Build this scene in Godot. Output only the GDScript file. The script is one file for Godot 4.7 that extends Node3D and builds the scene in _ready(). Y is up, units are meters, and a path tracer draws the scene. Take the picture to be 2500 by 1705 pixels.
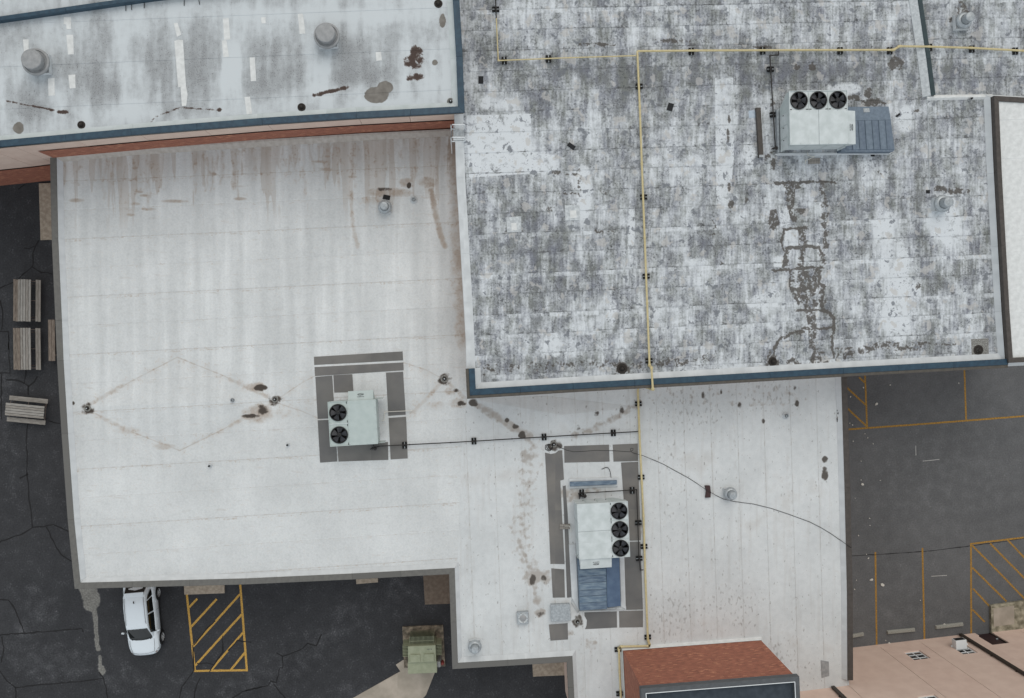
extends Node3D
# A flat-roofed complex seen from a drone. World: x = east (image right), z = south (image down), y up, metres.
# The drone hangs H metres over the origin; nadir pixel NAD; focal length F in photograph pixels.
const F := 2040.0
const H := 50.1
const NAD := Vector2(1132.0, 800.0)
const CEN := Vector2(1250.0, 852.5)
const RL := 4.78      # low wing roof
const RM := 7.69      # stained main roof
const RU := 8.62      # north-west roof
var cam_basis := Basis()
var rng := RandomNumberGenerator.new()
var M := {}
var used := {}

# ---------------------------------------------------------------- helpers: places
func P(px: float, py: float, h: float) -> Vector3:
	var d := cam_basis * Vector3((px - CEN.x) / F, -(py - CEN.y) / F, -1.0)
	return Vector3(0, H, 0) + d * ((h - H) / d.y)
func P2(px: float, py: float, h: float) -> Vector2:
	var p := P(px, py, h)
	return Vector2(p.x, p.z)
func PW(px: float, py: float, a: Vector2, b: Vector2) -> Vector3:   # where the line of sight meets the upright plane over a-b
	var d := cam_basis * Vector3((px - CEN.x) / F, -(py - CEN.y) / F, -1.0)
	var t := b - a
	var n := Vector2(-t.y, t.x)
	var k := n.dot(a) / n.dot(Vector2(d.x, d.z))
	return Vector3(0, H, 0) + d * k
func Z(ox: float, oy: float, s: float, l: Array) -> Array:            # list of crop coordinates -> photograph pixels
	var o := []
	for i in range(0, l.size(), 2):
		o.append(Vector2(ox + l[i] * s, oy + l[i + 1] * s))
	return o
func flat(pts: Array, h: float) -> PackedVector2Array:
	var o := PackedVector2Array()
	for p in pts:
		o.append(P2(p.x, p.y, h))
	return o
func v3(p: Vector2, y: float) -> Vector3:
	return Vector3(p.x, y, p.y)

# ---------------------------------------------------------------- helpers: nodes
func numbered(n: String) -> String:
	var k: int = used.get(n, 0)
	used[n] = k + 1
	return n if k == 0 else "%s_%03d" % [n, k]
func tag(o: Node, label: String, category := "", group := "", kind := "") -> Node:
	o.set_meta("label", label)
	if category != "": o.set_meta("category", category)
	if group != "": o.set_meta("group", group)
	if kind != "": o.set_meta("kind", kind)
	return o
func thing(called: String, label: String, category: String, at := Vector3.ZERO, turn := 0.0, group := "") -> Node3D:
	var o := Node3D.new()
	o.name = numbered(called)
	add_child(o)
	o.position = at
	o.rotation.y = turn
	tag(o, label, category, group)
	return o
func put(st: SurfaceTool, called: String, m: Material, parent: Node = null) -> MeshInstance3D:
	var o := MeshInstance3D.new()
	o.mesh = st.commit()
	o.material_override = m
	if parent == null:
		o.name = numbered(called)
		add_child(o)
	else:
		o.name = called
		parent.add_child(o, true)
		if parent is Node3D and parent.get_parent() == self and parent.has_meta("world_parts"):
			o.position = -parent.position
	return o
func S() -> SurfaceTool:
	var st := SurfaceTool.new()
	st.begin(Mesh.PRIMITIVE_TRIANGLES)
	return st

# ---------------------------------------------------------------- helpers: shapes
func tri(st: SurfaceTool, a: Vector3, b: Vector3, c: Vector3, hint: Vector3, rect := Rect2()) -> void:
	var n := (c - a).cross(b - a)
	if n.length() < 1e-9: return
	if n.dot(hint) < 0.0:
		var t := b
		b = c
		c = t
		n = -n
	n = n.normalized()
	for v in [a, b, c]:
		st.set_normal(n)
		if rect.size.x > 0.0:
			st.set_uv(Vector2((v.x - rect.position.x) / rect.size.x, (v.z - rect.position.y) / rect.size.y))
		st.add_vertex(v)
func quad(st: SurfaceTool, a: Vector3, b: Vector3, c: Vector3, d: Vector3, hint: Vector3, rect := Rect2()) -> void:
	tri(st, a, b, c, hint, rect)
	tri(st, a, c, d, hint, rect)
func centre(poly: PackedVector2Array) -> Vector2:
	var c := Vector2.ZERO
	for p in poly: c += p
	return c / poly.size()
func cap(st: SurfaceTool, poly: PackedVector2Array, y: float, up := 1.0, rect := Rect2()) -> void:
	var ix := Geometry2D.triangulate_polygon(poly)
	for i in range(0, ix.size(), 3):
		tri(st, v3(poly[ix[i]], y), v3(poly[ix[i + 1]], y), v3(poly[ix[i + 2]], y), Vector3(0, up, 0), rect)
func signed_area(poly: PackedVector2Array) -> float:
	var s := 0.0
	for i in poly.size():
		s += poly[i].cross(poly[(i + 1) % poly.size()])
	return s
func sides(st: SurfaceTool, lo: PackedVector2Array, y0: float, hi: PackedVector2Array, y1: float, rect := Rect2()) -> void:
	var s := signf(signed_area(lo))
	for i in lo.size():
		var j := (i + 1) % lo.size()
		var e := lo[j] - lo[i]
		quad(st, v3(lo[i], y0), v3(lo[j], y0), v3(hi[j], y1), v3(hi[i], y1), Vector3(e.y * s, 0.02, -e.x * s), rect)
func inset(poly: PackedVector2Array, d: float) -> PackedVector2Array:     # mitred inward offset
	var o := PackedVector2Array()
	var n := poly.size()
	var s := signf(signed_area(poly))
	for i in n:
		var e0 := (poly[i] - poly[(i + n - 1) % n]).normalized()
		var e1 := (poly[(i + 1) % n] - poly[i]).normalized()
		var n0 := Vector2(-e0.y, e0.x) * s
		var n1 := Vector2(-e1.y, e1.x) * s
		var m := (n0 + n1).normalized()
		o.append(poly[i] + m * (d / maxf(0.3, m.dot(n0))))
	return o
func prism(st: SurfaceTool, poly: PackedVector2Array, y0: float, y1: float, bevel := 0.0, rect := Rect2(), bottom := true) -> void:
	if bevel > 0.0:
		var top := inset(poly, bevel)
		sides(st, poly, y0, poly, y1 - bevel, rect)
		sides(st, poly, y1 - bevel, top, y1, rect)
		cap(st, top, y1, 1.0, rect)
	else:
		sides(st, poly, y0, poly, y1, rect)
		cap(st, poly, y1, 1.0, rect)
	if bottom: cap(st, poly, y0, -1.0, rect)
func box(st: SurfaceTool, c: Vector3, s: Vector3, b := Basis(), bev := 0.0) -> void:
	var hx := s.x / 2.0
	var hy := s.y / 2.0
	var hz := s.z / 2.0
	var k := minf(bev, minf(hx, minf(hy, hz)) * 0.8)
	# six faces, pulled in by k, joined by chamfers
	for ax in 3:
		for sg in [-1.0, 1.0]:
			var q := []
			for u in [[-1, -1], [1, -1], [1, 1], [-1, 1]]:
				var v := Vector3.ZERO
				var h3 := Vector3(hx, hy, hz)
				v[ax] = sg * h3[ax]
				v[(ax + 1) % 3] = u[0] * (h3[(ax + 1) % 3] - k)
				v[(ax + 2) % 3] = u[1] * (h3[(ax + 2) % 3] - k)
				q.append(c + b * v)
			var hn := Vector3.ZERO
			hn[ax] = sg
			quad(st, q[0], q[1], q[2], q[3], b * hn)
	if k > 0.0:
		for ax in 3:
			var u := (ax + 1) % 3
			var w := (ax + 2) % 3
			var h3 := Vector3(hx, hy, hz)
			for su in [-1.0, 1.0]:
				for sw in [-1.0, 1.0]:
					var q := []
					for e in [[-1.0, 0], [1.0, 0], [1.0, 1], [-1.0, 1]]:
						var v := Vector3.ZERO
						v[ax] = e[0] * (h3[ax] - k)
						v[u] = su * (h3[u] - (k if e[1] == 0 else 0.0))
						v[w] = sw * (h3[w] - (0.0 if e[1] == 0 else k))
						q.append(c + b * v)
					var hn := Vector3.ZERO
					hn[u] = su
					hn[w] = sw
					quad(st, q[0], q[1], q[2], q[3], b * hn)
func tube(st: SurfaceTool, pts: Array, r: float, n := 8, caps := true) -> void:
	var rings := []
	for i in pts.size():
		var a: Vector3 = pts[maxi(i - 1, 0)]
		var b: Vector3 = pts[mini(i + 1, pts.size() - 1)]
		var p: Vector3 = pts[i]
		var d0: Vector3 = (p - a).normalized() if i > 0 else (b - p).normalized()
		var d1: Vector3 = (b - p).normalized() if i < pts.size() - 1 else d0
		var d := (d0 + d1).normalized()
		var up := Vector3.UP if absf(d.y) < 0.9 else Vector3.RIGHT
		var s := d.cross(up).normalized()
		var t := s.cross(d).normalized()
		var m := 1.0 / maxf(0.55, d.dot(d0))
		var ring := []
		for k in n:
			var an := TAU * k / n
			ring.append([p + (s * cos(an) * m + t * sin(an)) * r, (s * cos(an) + t * sin(an)).normalized()])
		rings.append(ring)
	for i in rings.size() - 1:
		for k in n:
			var l := (k + 1) % n
			var q := [rings[i][k], rings[i][l], rings[i + 1][l], rings[i + 1][k]]
			var nn: Vector3 = (q[2][0] - q[0][0]).cross(q[1][0] - q[0][0])
			var order := [0, 1, 2, 0, 2, 3]
			if nn.dot(q[0][1] + q[1][1]) < 0.0: order = [0, 2, 1, 0, 3, 2]
			for o in order:
				st.set_normal(q[o][1])
				st.add_vertex(q[o][0])
	if caps:
		for e in [0, rings.size() - 1]:
			var c: Vector3 = pts[e]
			var hint: Vector3 = (c - pts[1]) if e == 0 else (c - pts[pts.size() - 2])
			for k in n:
				tri(st, c, rings[e][k][0], rings[e][(k + 1) % n][0], hint)
func lathe(st: SurfaceTool, c: Vector3, prof: Array, n := 24) -> void:
	for i in prof.size() - 1:
		var a: Vector2 = prof[i]
		var b: Vector2 = prof[i + 1]
		var sl := Vector2(b.y - a.y, a.x - b.x).normalized()   # outward for profiles that run upwards
		for k in n:
			var a0 := TAU * k / n
			var a1 := TAU * (k + 1) / n
			var q := []
			for e in [[a, a0], [a, a1], [b, a1], [b, a0]]:
				q.append([c + Vector3(cos(e[1]) * e[0].x, e[0].y, sin(e[1]) * e[0].x), Vector3(cos(e[1]) * sl.x, sl.y, sin(e[1]) * sl.x)])
			var nn: Vector3 = (q[2][0] - q[0][0]).cross(q[1][0] - q[0][0])
			if nn.length() < 1e-9: nn = (q[3][0] - q[0][0]).cross(q[2][0] - q[0][0])
			var order := [0, 1, 2, 0, 2, 3]
			if nn.dot(q[0][1] + q[2][1]) < 0.0: order = [0, 2, 1, 0, 3, 2]
			for o in order:
				st.set_normal(q[o][1])
				st.add_vertex(q[o][0])
func disc_xy(st: SurfaceTool, c: Vector3, r: float, nrm: Vector3, n := 20) -> void:
	var s := nrm.cross(Vector3.UP if absf(nrm.y) < 0.9 else Vector3.RIGHT).normalized()
	var t := s.cross(nrm)
	for k in n:
		tri(st, c, c + (s * cos(TAU * k / n) + t * sin(TAU * k / n)) * r, c + (s * cos(TAU * (k + 1) / n) + t * sin(TAU * (k + 1) / n)) * r, nrm)
# a profile [(inward offset, height)] swept along an open line with mitred corners; side +1 / -1 picks which hand is inward
func swept(line: PackedVector2Array, prof: Array, side: float) -> Array:
	var rings := []
	var n := line.size()
	for i in n:
		var e0 := (line[i] - line[maxi(i - 1, 0)]).normalized() if i > 0 else (line[1] - line[0]).normalized()
		var e1 := (line[mini(i + 1, n - 1)] - line[i]).normalized() if i < n - 1 else e0
		var n0 := Vector2(-e0.y, e0.x) * side
		var n1 := Vector2(-e1.y, e1.x) * side
		var m := (n0 + n1).normalized()
		var k := 1.0 / maxf(0.3, m.dot(n0))
		var r := []
		for q in prof:
			r.append(v3(line[i] + m * (q.x * k), q.y))
		rings.append(r)
	return rings
func strip_mesh(st: SurfaceTool, ring0: Array, ring1: Array, closed := true, rect := Rect2(), up := false) -> void:
	var n := ring0.size()
	var mid := Vector3.ZERO
	for p in ring0: mid += p
	for p in ring1: mid += p
	mid /= 2.0 * n
	for i in (n if closed else n - 1):
		var j := (i + 1) % n
		var f: Vector3 = (ring0[i] + ring0[j] + ring1[i] + ring1[j]) / 4.0
		quad(st, ring0[i], ring0[j], ring1[j], ring1[i], Vector3.UP if up else f - mid, rect)
	if closed:
		var out: Vector3 = ring0[0] - ring1[0]
		for i in range(1, n - 1):
			tri(st, ring0[0], ring0[i], ring0[i + 1], out)
			tri(st, ring1[0], ring1[i], ring1[i + 1], -out)
# coping, gutter or trim laid in separate lengths along a line
func lengths(parent: Node, called: String, line: PackedVector2Array, prof: Array, side: float, mats: Array, piece := 3.0, gap := 0.012) -> void:
	var pts := PackedVector2Array()
	var corner := []
	for i in line.size() - 1:
		var l := line[i].distance_to(line[i + 1])
		var k := maxi(1, roundi(l / piece))
		for j in k:
			pts.append(line[i].lerp(line[i + 1], float(j) / k))
	pts.append(line[line.size() - 1])
	var rings := swept(pts, prof, side)
	for i in pts.size() - 1:
		var d := pts[i + 1].distance_to(pts[i])
		if d < 0.05: continue
		var g := gap / d
		var a := []
		var b := []
		for k in prof.size():
			a.append(rings[i][k].lerp(rings[i + 1][k], g))
			b.append(rings[i + 1][k].lerp(rings[i][k], g))
		var st := S()
		strip_mesh(st, a, b)
		put(st, called, mats[rng.randi() % mats.size()], parent)
func cut(line: Array, y: float) -> PackedVector2Array:
	return flat(line, y)
func ribbon(st: SurfaceTool, pts: Array, w: float, y: float, wob := 0.0) -> void:   # flat band along a line of Vector2 (x, z)
	var fine := []
	for i in pts.size() - 1:
		var l: float = pts[i].distance_to(pts[i + 1])
		var k := maxi(1, int(l / 0.22)) if wob > 0.0 else 1
		for j in k:
			var p: Vector2 = pts[i].lerp(pts[i + 1], float(j) / k)
			fine.append(p + Vector2(rng.randf_range(-wob, wob), rng.randf_range(-wob, wob)))
	fine.append(pts[pts.size() - 1])
	var lft := []
	var rgt := []
	for i in fine.size():
		var d: Vector2 = (fine[mini(i + 1, fine.size() - 1)] - fine[maxi(i - 1, 0)]).normalized()
		var nn := Vector2(-d.y, d.x)
		var ww := w * 0.5 * (rng.randf_range(0.55, 1.5) if wob > 0.01 else rng.randf_range(0.93, 1.05))
		lft.append(fine[i] + nn * ww)
		rgt.append(fine[i] - nn * ww)
	for i in fine.size() - 1:
		quad(st, v3(lft[i], y), v3(lft[i + 1], y), v3(rgt[i + 1], y), v3(rgt[i], y), Vector3.UP)

# ---------------------------------------------------------------- helpers: materials and computed textures
func rgb(r: float, g: float, b: float) -> Color:
	return Color(r / 255.0, g / 255.0, b / 255.0)
func plain(c: Color, rough := 0.8, metal := 0.0) -> StandardMaterial3D:
	var m := StandardMaterial3D.new()
	m.albedo_color = c
	m.roughness = rough
	m.metallic = metal
	return m
func noise_bytes(sd: int, freq: float, w: int, h: int, sx := 1, sy := 1, oct := 4, warp := 0.0) -> PackedByteArray:
	var n := FastNoiseLite.new()
	n.seed = sd
	n.frequency = freq
	n.noise_type = FastNoiseLite.TYPE_SIMPLEX_SMOOTH
	if warp > 0.0:
		n.domain_warp_enabled = true
		n.domain_warp_amplitude = warp
		n.domain_warp_frequency = freq * 1.5
		n.domain_warp_fractal_octaves = 3
	n.fractal_octaves = oct
	var im := n.get_image(maxi(4, w / sx), maxi(4, h / sy))
	im.convert(Image.FORMAT_L8)
	if sx > 1 or sy > 1: im.resize(w, h, Image.INTERPOLATE_CUBIC)
	return im.get_data()
# mottled material: colours a..b mixed by two noises, laid in world space
func mottled(a: Color, b: Color, sd: int, freq: float, scale: float, rough := 0.85, metal := 0.0, speck := 0.0, sx := 1, sy := 1, relief := 0.0) -> StandardMaterial3D:
	var n := 384
	var n1 := noise_bytes(sd, freq, n, n, sx, sy, 5)
	var n2 := noise_bytes(sd + 7, 0.35, n, n, 1, 1, 2)
	var d := PackedByteArray()
	d.resize(n * n * 3)
	for i in n * n:
		var t := clampf((n1[i] / 255.0 - 0.5) * 1.5 + 0.5, 0.0, 1.0)
		var g := (n2[i] / 255.0 - 0.5) * speck
		d[i * 3] = int(clampf(lerpf(a.r, b.r, t) + g, 0, 1) * 255.0)
		d[i * 3 + 1] = int(clampf(lerpf(a.g, b.g, t) + g, 0, 1) * 255.0)
		d[i * 3 + 2] = int(clampf(lerpf(a.b, b.b, t) + g, 0, 1) * 255.0)
	var im := Image.create_from_data(n, n, false, Image.FORMAT_RGB8, d)
	var m := StandardMaterial3D.new()
	m.albedo_texture = ImageTexture.create_from_image(im)
	m.uv1_triplanar = true
	m.uv1_world_triplanar = true
	m.uv1_scale = Vector3.ONE * scale
	m.roughness = rough
	m.metallic = metal
	return m
# float layers that say where the dirt lies on a surface
func blobs(w: int, h: int, ppm: float, rect: Rect2, ht: float, l: Array, base: float) -> PackedFloat32Array:
	var k := 6
	var cw := w / k + 1
	var ch := h / k + 1
	var f := PackedFloat32Array()
	f.resize(cw * ch)
	f.fill(base)
	for b in l:
		var c := P2(b[0], b[1], ht)
		var s := (H - ht) / F
		var rx: float = b[2] * s
		var ry: float = b[3] * s
		var x0 := maxi(0, int((c.x - rx * 2.2 - rect.position.x) * ppm / k))
		var x1 := mini(cw, int((c.x + rx * 2.2 - rect.position.x) * ppm / k) + 1)
		var y0 := maxi(0, int((c.y - ry * 2.2 - rect.position.y) * ppm / k))
		var y1 := mini(ch, int((c.y + ry * 2.2 - rect.position.y) * ppm / k) + 1)
		for y in range(y0, y1):
			for x in range(x0, x1):
				var dx := (rect.position.x + x * k / ppm - c.x) / rx
				var dy := (rect.position.y + y * k / ppm - c.y) / ry
				f[y * cw + x] += b[4] * exp(-1.2 * (dx * dx + dy * dy) * (0.5 + 0.5 * (dx * dx + dy * dy)))
	var im := Image.create_from_data(cw, ch, false, Image.FORMAT_RF, f.to_byte_array())
	im.resize(cw * k, ch * k, Image.INTERPOLATE_BILINEAR)
	im.crop(w, h)
	return im.get_data().to_float32_array()
func stroke(a: PackedFloat32Array, w: int, h: int, ppm: float, rect: Rect2, ht: float, pts: Array, wid: float, val: float) -> void:
	for i in pts.size() - 1:
		var p := (P2(pts[i].x, pts[i].y, ht) - rect.position) * ppm
		var q := (P2(pts[i + 1].x, pts[i + 1].y, ht) - rect.position) * ppm
		var r := wid * ppm
		var x0 := maxi(0, int(minf(p.x, q.x) - r))
		var x1 := mini(w, int(maxf(p.x, q.x) + r) + 2)
		var y0 := maxi(0, int(minf(p.y, q.y) - r))
		var y1 := mini(h, int(maxf(p.y, q.y) + r) + 2)
		var e := q - p
		var l2 := maxf(e.length_squared(), 1e-6)
		for y in range(y0, y1):
			for x in range(x0, x1):
				var v := Vector2(x, y)
				var t := clampf((v - p).dot(e) / l2, 0.0, 1.0)
				var dd := (v - p - e * t).length() / r
				if dd < 1.0:
					var s := val * (1.0 - dd * dd)
					if s > a[y * w + x]: a[y * w + x] = s
func dot_stain(a: PackedFloat32Array, w: int, h: int, ppm: float, rect: Rect2, ht: float, px: float, py: float, rx: float, ry: float, val: float) -> void:
	var c := (P2(px, py, ht) - rect.position) * ppm
	var s := (H - ht) / F * ppm
	var ax := rx * s
	var ay := ry * s
	for y in range(maxi(0, int(c.y - ay)), mini(h, int(c.y + ay) + 2)):
		for x in range(maxi(0, int(c.x - ax)), mini(w, int(c.x + ax) + 2)):
			var d := Vector2((x - c.x) / ax, (y - c.y) / ay).length()
			if d < 1.0:
				var v := val * (1.0 - d * d * d)
				if v > a[y * w + x]: a[y * w + x] = v
func fill(a: PackedFloat32Array, w: int, h: int, ppm: float, rect: Rect2, ht: float, pts: Array, val: float) -> void:
	var poly := PackedVector2Array()
	var lo := Vector2(1e9, 1e9)
	var hi := -lo
	for p in pts:
		var q := (P2(p.x, p.y, ht) - rect.position) * ppm
		poly.append(q)
		lo = lo.min(q)
		hi = hi.max(q)
	for y in range(maxi(0, int(lo.y)), mini(h, int(hi.y) + 2)):
		for x in range(maxi(0, int(lo.x)), mini(w, int(hi.x) + 2)):
			if Geometry2D.is_point_in_polygon(Vector2(x, y), poly): a[y * w + x] = maxf(a[y * w + x], val)
func jitter(pts: Array, amp: float) -> Array:      # a ragged version of a line
	var o := []
	for i in pts.size() - 1:
		var k := maxi(1, int(pts[i].distance_to(pts[i + 1]) / 7.0))
		for j in k: o.append(pts[i].lerp(pts[i + 1], float(j) / k) + Vector2(rng.randf_range(-amp, amp), rng.randf_range(-amp, amp)))
	o.append(pts[pts.size() - 1])
	return o
func sst(a: float, b: float, x: float) -> float:
	var t := clampf((x - a) / (b - a), 0.0, 1.0)
	return t * t * (3.0 - 2.0 * t)
func hash1(a: int, b: int) -> float:
	var x := (a * 374761393 + b * 668265263) & 0x7fffffff
	x = ((x ^ (x >> 13)) * 1274126177) & 0x7fffffff
	return float((x ^ (x >> 16)) & 0xffff) / 65535.0
func zeros(n: int) -> PackedFloat32Array:
	var f := PackedFloat32Array()
	f.resize(n)
	return f
func sheet_mat(w: int, h: int, d: PackedByteArray, rough := 0.9) -> StandardMaterial3D:
	var m := StandardMaterial3D.new()
	m.albedo_texture = ImageTexture.create_from_image(Image.create_from_data(w, h, false, Image.FORMAT_RGB8, d))
	m.roughness = rough
	m.texture_repeat = false
	return m

# ================================================================= READY
func _ready() -> void:
	rng.seed = 20240711
	# ---- camera
	var nd := Vector3((NAD.x - CEN.x) / F, -1.0, (NAD.y - CEN.y) / F).normalized()
	var look := Basis(Vector3(1, 0, 0), Vector3(0, 0, -1), Vector3(0, 1, 0))
	cam_basis = Basis(Quaternion(nd, Vector3(0, -1, 0))) * look
	var cam := Camera3D.new()
	cam.name = "camera"
	cam.transform = Transform3D(cam_basis, Vector3(0, H, 0))
	cam.fov = rad_to_deg(2.0 * atan(CEN.y / F))
	cam.near = 0.5
	cam.far = 2000.0
	add_child(cam)
	cam.current = true
	# ---- overcast sky, soft sun
	var env := Environment.new()
	var sky := Sky.new()
	var sm := ProceduralSkyMaterial.new()
	sm.sky_top_color = Color(0.855, 0.885, 0.91)
	sm.sky_horizon_color = Color(0.81, 0.835, 0.855)
	sm.ground_bottom_color = Color(0.25, 0.25, 0.25)
	sm.ground_horizon_color = Color(0.6, 0.62, 0.63)
	sm.sky_curve = 0.2
	sky.sky_material = sm
	env.background_mode = Environment.BG_SKY
	env.sky = sky
	env.tonemap_mode = Environment.TONE_MAPPER_LINEAR
	env.tonemap_exposure = 1.10
	env.sdfgi_enabled = true
	env.ssao_enabled = true
	env.ssil_enabled = true
	var we := WorldEnvironment.new()
	we.name = "environment"
	we.environment = env
	add_child(we)
	var sun := DirectionalLight3D.new()
	sun.name = "sun"
	sun.light_energy = 0.40
	sun.light_color = Color(1.0, 0.985, 0.965)
	sun.light_angular_distance = 50.0
	sun.shadow_enabled = true
	sun.rotation_degrees = Vector3(-50, 172, 0)
	add_child(sun)
	materials()
	print("materials")
	build_ground()
	print("ground")
	build_low_wing()
	print("low")
	build_main()
	print("main")
	build_northwest()
	print("northwest")
	build_neighbours()
	print("neighbours")
	build_roof_things()
	print("roof things")
	build_ground_things()
	print("done")

func materials() -> void:
	M.coping_blue = []
	for k in 4:
		M.coping_blue.append(mottled(rgb(28 + k * 2, 53 + k * 2, 70 + k * 2), rgb(40 + k * 2, 70 + k, 88), 11 + k * 5, 0.02, 0.35, 0.5, 0.0, 0.03))
	M.flash = mottled(rgb(190, 194, 196), rgb(206, 210, 212), 213, 0.01, 0.3, 0.9, 0.0, 0.03)
	M.coping_teal = [mottled(rgb(28, 48, 54), rgb(38, 60, 64), 13, 0.02, 0.3, 0.5, 0.0, 0.05)]
	M.gutter = mottled(rgb(70, 66, 60), rgb(84, 79, 72), 17, 0.02, 0.4, 0.6, 0.0, 0.04)
	M.coping_grey = [mottled(rgb(94, 93, 90), rgb(104, 103, 99), 19, 0.02, 0.4, 0.6, 0.0, 0.03), plain(rgb(98, 97, 94), 0.6), plain(rgb(93, 92, 89), 0.62)]
	M.coping_brown = [mottled(rgb(64, 59, 55), rgb(76, 70, 66), 23, 0.02, 0.4, 0.6, 0.0, 0.03)]
	M.pink = [mottled(rgb(208, 184, 170), rgb(217, 194, 180), 29, 0.012, 0.22, 0.95, 0.0, 0.03), mottled(rgb(210, 187, 173), rgb(218, 196, 182), 31, 0.012, 0.22, 0.95, 0.0, 0.04)]
	M.joint = plain(rgb(92, 72, 66), 0.95)
	M.brick = brick_material()
	M.concrete = mottled(rgb(148, 136, 122), rgb(176, 164, 148), 37, 0.02, 0.45, 0.95, 0.0, 0.1)
	M.concrete_pale = mottled(rgb(150, 142, 130), rgb(172, 162, 150), 41, 0.008, 0.25, 0.95, 0.0, 0.05)
	M.concrete_stained = mottled(rgb(104, 100, 84), rgb(168, 162, 144), 43, 0.012, 0.4, 0.95, 0.0, 0.1)
	M.concrete_dark = mottled(rgb(104, 92, 82), rgb(122, 110, 98), 47, 0.02, 0.4, 0.95, 0.0, 0.06)
	M.stop = mottled(rgb(132, 132, 126), rgb(156, 155, 147), 53, 0.04, 0.8, 0.95, 0.0, 0.12)
	M.yellow = mottled(rgb(150, 116, 52), rgb(208, 166, 84), 59, 0.05, 0.7, 0.9, 0.0, 0.2)
	M.yellow_worn = mottled(rgb(128, 98, 46), rgb(176, 134, 58), 61, 0.04, 0.6, 0.9, 0.0, 0.14)
	M.white_worn = mottled(rgb(150, 150, 148), rgb(190, 190, 186), 67, 0.05, 0.8, 0.9, 0.0, 0.2)
	M.crack = plain(rgb(22, 22, 24), 0.9)
	M.pipe_yellow = mottled(rgb(186, 172, 128), rgb(204, 190, 148), 71, 0.02, 0.6, 0.5, 0.0, 0.04)
	M.pipe_black = plain(rgb(34, 30, 28), 0.6)
	M.rubber = plain(rgb(16, 16, 16), 0.85)
	M.rubber_mat = mottled(rgb(24, 25, 26), rgb(40, 41, 43), 73, 0.05, 1.0, 0.9, 0.0, 0.05)
	M.pad = [mottled(rgb(102, 101, 99), rgb(118, 116, 113), 79, 0.006, 0.2, 0.9, 0.0, 0.02), mottled(rgb(106, 105, 104), rgb(122, 119, 115), 83, 0.006, 0.2, 0.9, 0.0, 0.02), mottled(rgb(98, 98, 98), rgb(112, 111, 109), 89, 0.006, 0.2, 0.9, 0.0, 0.02)]
	M.ac_top = mottled(rgb(187, 195, 195), rgb(203, 210, 211), 97, 0.012, 0.35, 0.5, 0.0, 0.03)
	M.ac_green = mottled(rgb(172, 184, 182), rgb(180, 191, 189), 101, 0.01, 0.5, 0.5, 0.0, 0.01)
	M.ac_side = mottled(rgb(176, 186, 186), rgb(188, 197, 196), 103, 0.02, 0.5, 0.55, 0.0, 0.02)
	M.fan_black = plain(rgb(17, 18, 20), 0.5)
	M.fan_blade = plain(rgb(45, 47, 52), 0.5)
	M.duct_blue = [mottled(rgb(82, 100, 120), rgb(122, 138, 152), 107, 0.03, 0.5, 0.5, 0.15, 0.06, 4, 1), mottled(rgb(90, 110, 130), rgb(130, 146, 158), 109, 0.03, 0.5, 0.5, 0.15, 0.06, 4, 1)]
	M.duct_smooth = mottled(rgb(72, 92, 118), rgb(86, 106, 130), 111, 0.01, 0.4, 0.5, 0.1, 0.02)
	M.duct_slate = [mottled(rgb(92, 106, 122), rgb(106, 120, 134), 113, 0.02, 0.5, 0.5, 0.1, 0.04), mottled(rgb(98, 112, 126), rgb(112, 126, 140), 127, 0.02, 0.5, 0.5, 0.1, 0.04)]
	M.galv = mottled(rgb(150, 156, 160), rgb(178, 184, 187), 131, 0.02, 0.8, 0.42, 0.35, 0.03)
	M.vent_grey = mottled(rgb(140, 142, 143), rgb(158, 159, 160), 139, 0.015, 0.7, 0.6, 0.1, 0.03)
	M.curb_white = mottled(rgb(170, 175, 178), rgb(202, 207, 209), 149, 0.02, 0.6, 0.9, 0.0, 0.08)
	M.membrane_patch = mottled(rgb(204, 206, 205), rgb(220, 222, 221), 151, 0.015, 0.5, 0.9, 0.0, 0.03)
	M.drain_dark = mottled(rgb(30, 27, 25), rgb(70, 64, 58), 157, 0.06, 1.6, 0.9, 0.0, 0.1)
	M.drain_grey = mottled(rgb(92, 90, 86), rgb(160, 160, 156), 163, 0.03, 1.2, 0.9, 0.0, 0.1)
	M.wood = wood_material(rgb(122, 117, 111), rgb(150, 146, 140), 167)
	M.wood_b = wood_material(rgb(136, 133, 128), rgb(162, 159, 154), 171)
	M.wood_c = wood_material(rgb(100, 90, 81), rgb(138, 127, 117), 173)
	M.steel = plain(rgb(110, 98, 92), 0.5, 0.4)
	M.trafo = mottled(rgb(136, 142, 118), rgb(148, 153, 130), 179, 0.012, 0.5, 0.6, 0.0, 0.02)
	M.red = plain(rgb(122, 50, 46), 0.6)
	M.car_paint = plain(rgb(214, 222, 228), 0.25)
	M.car_paint.clearcoat_enabled = true
	M.car_paint.clearcoat = 0.8
	M.car_paint.clearcoat_roughness = 0.08
	M.car_glass = plain(rgb(14, 18, 18), 0.06)
	M.car_dark = plain(rgb(18, 18, 19), 0.7)
	M.tyre = plain(rgb(20, 20, 21), 0.9)
	M.alloy = plain(rgb(190, 192, 194), 0.4, 0.2)
	M.tail = plain(rgb(130, 14, 22), 0.2)
	M.lamp = plain(rgb(150, 140, 138), 0.15)
	M.white_paint = plain(rgb(216, 220, 222), 0.6)
	M.glass = plain(rgb(16, 19, 21), 0.08)
	M.glass_b = plain(rgb(52, 58, 60), 0.1)
	M.brown_metal = mottled(rgb(44, 39, 34), rgb(58, 52, 45), 191, 0.02, 0.5, 0.55, 0.0, 0.03)
	M.maroon = plain(rgb(46, 28, 30), 0.6)
	M.roof_navy = mottled(rgb(46, 54, 62), rgb(60, 68, 76), 193, 0.015, 0.3, 0.9, 0.0, 0.03)
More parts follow.
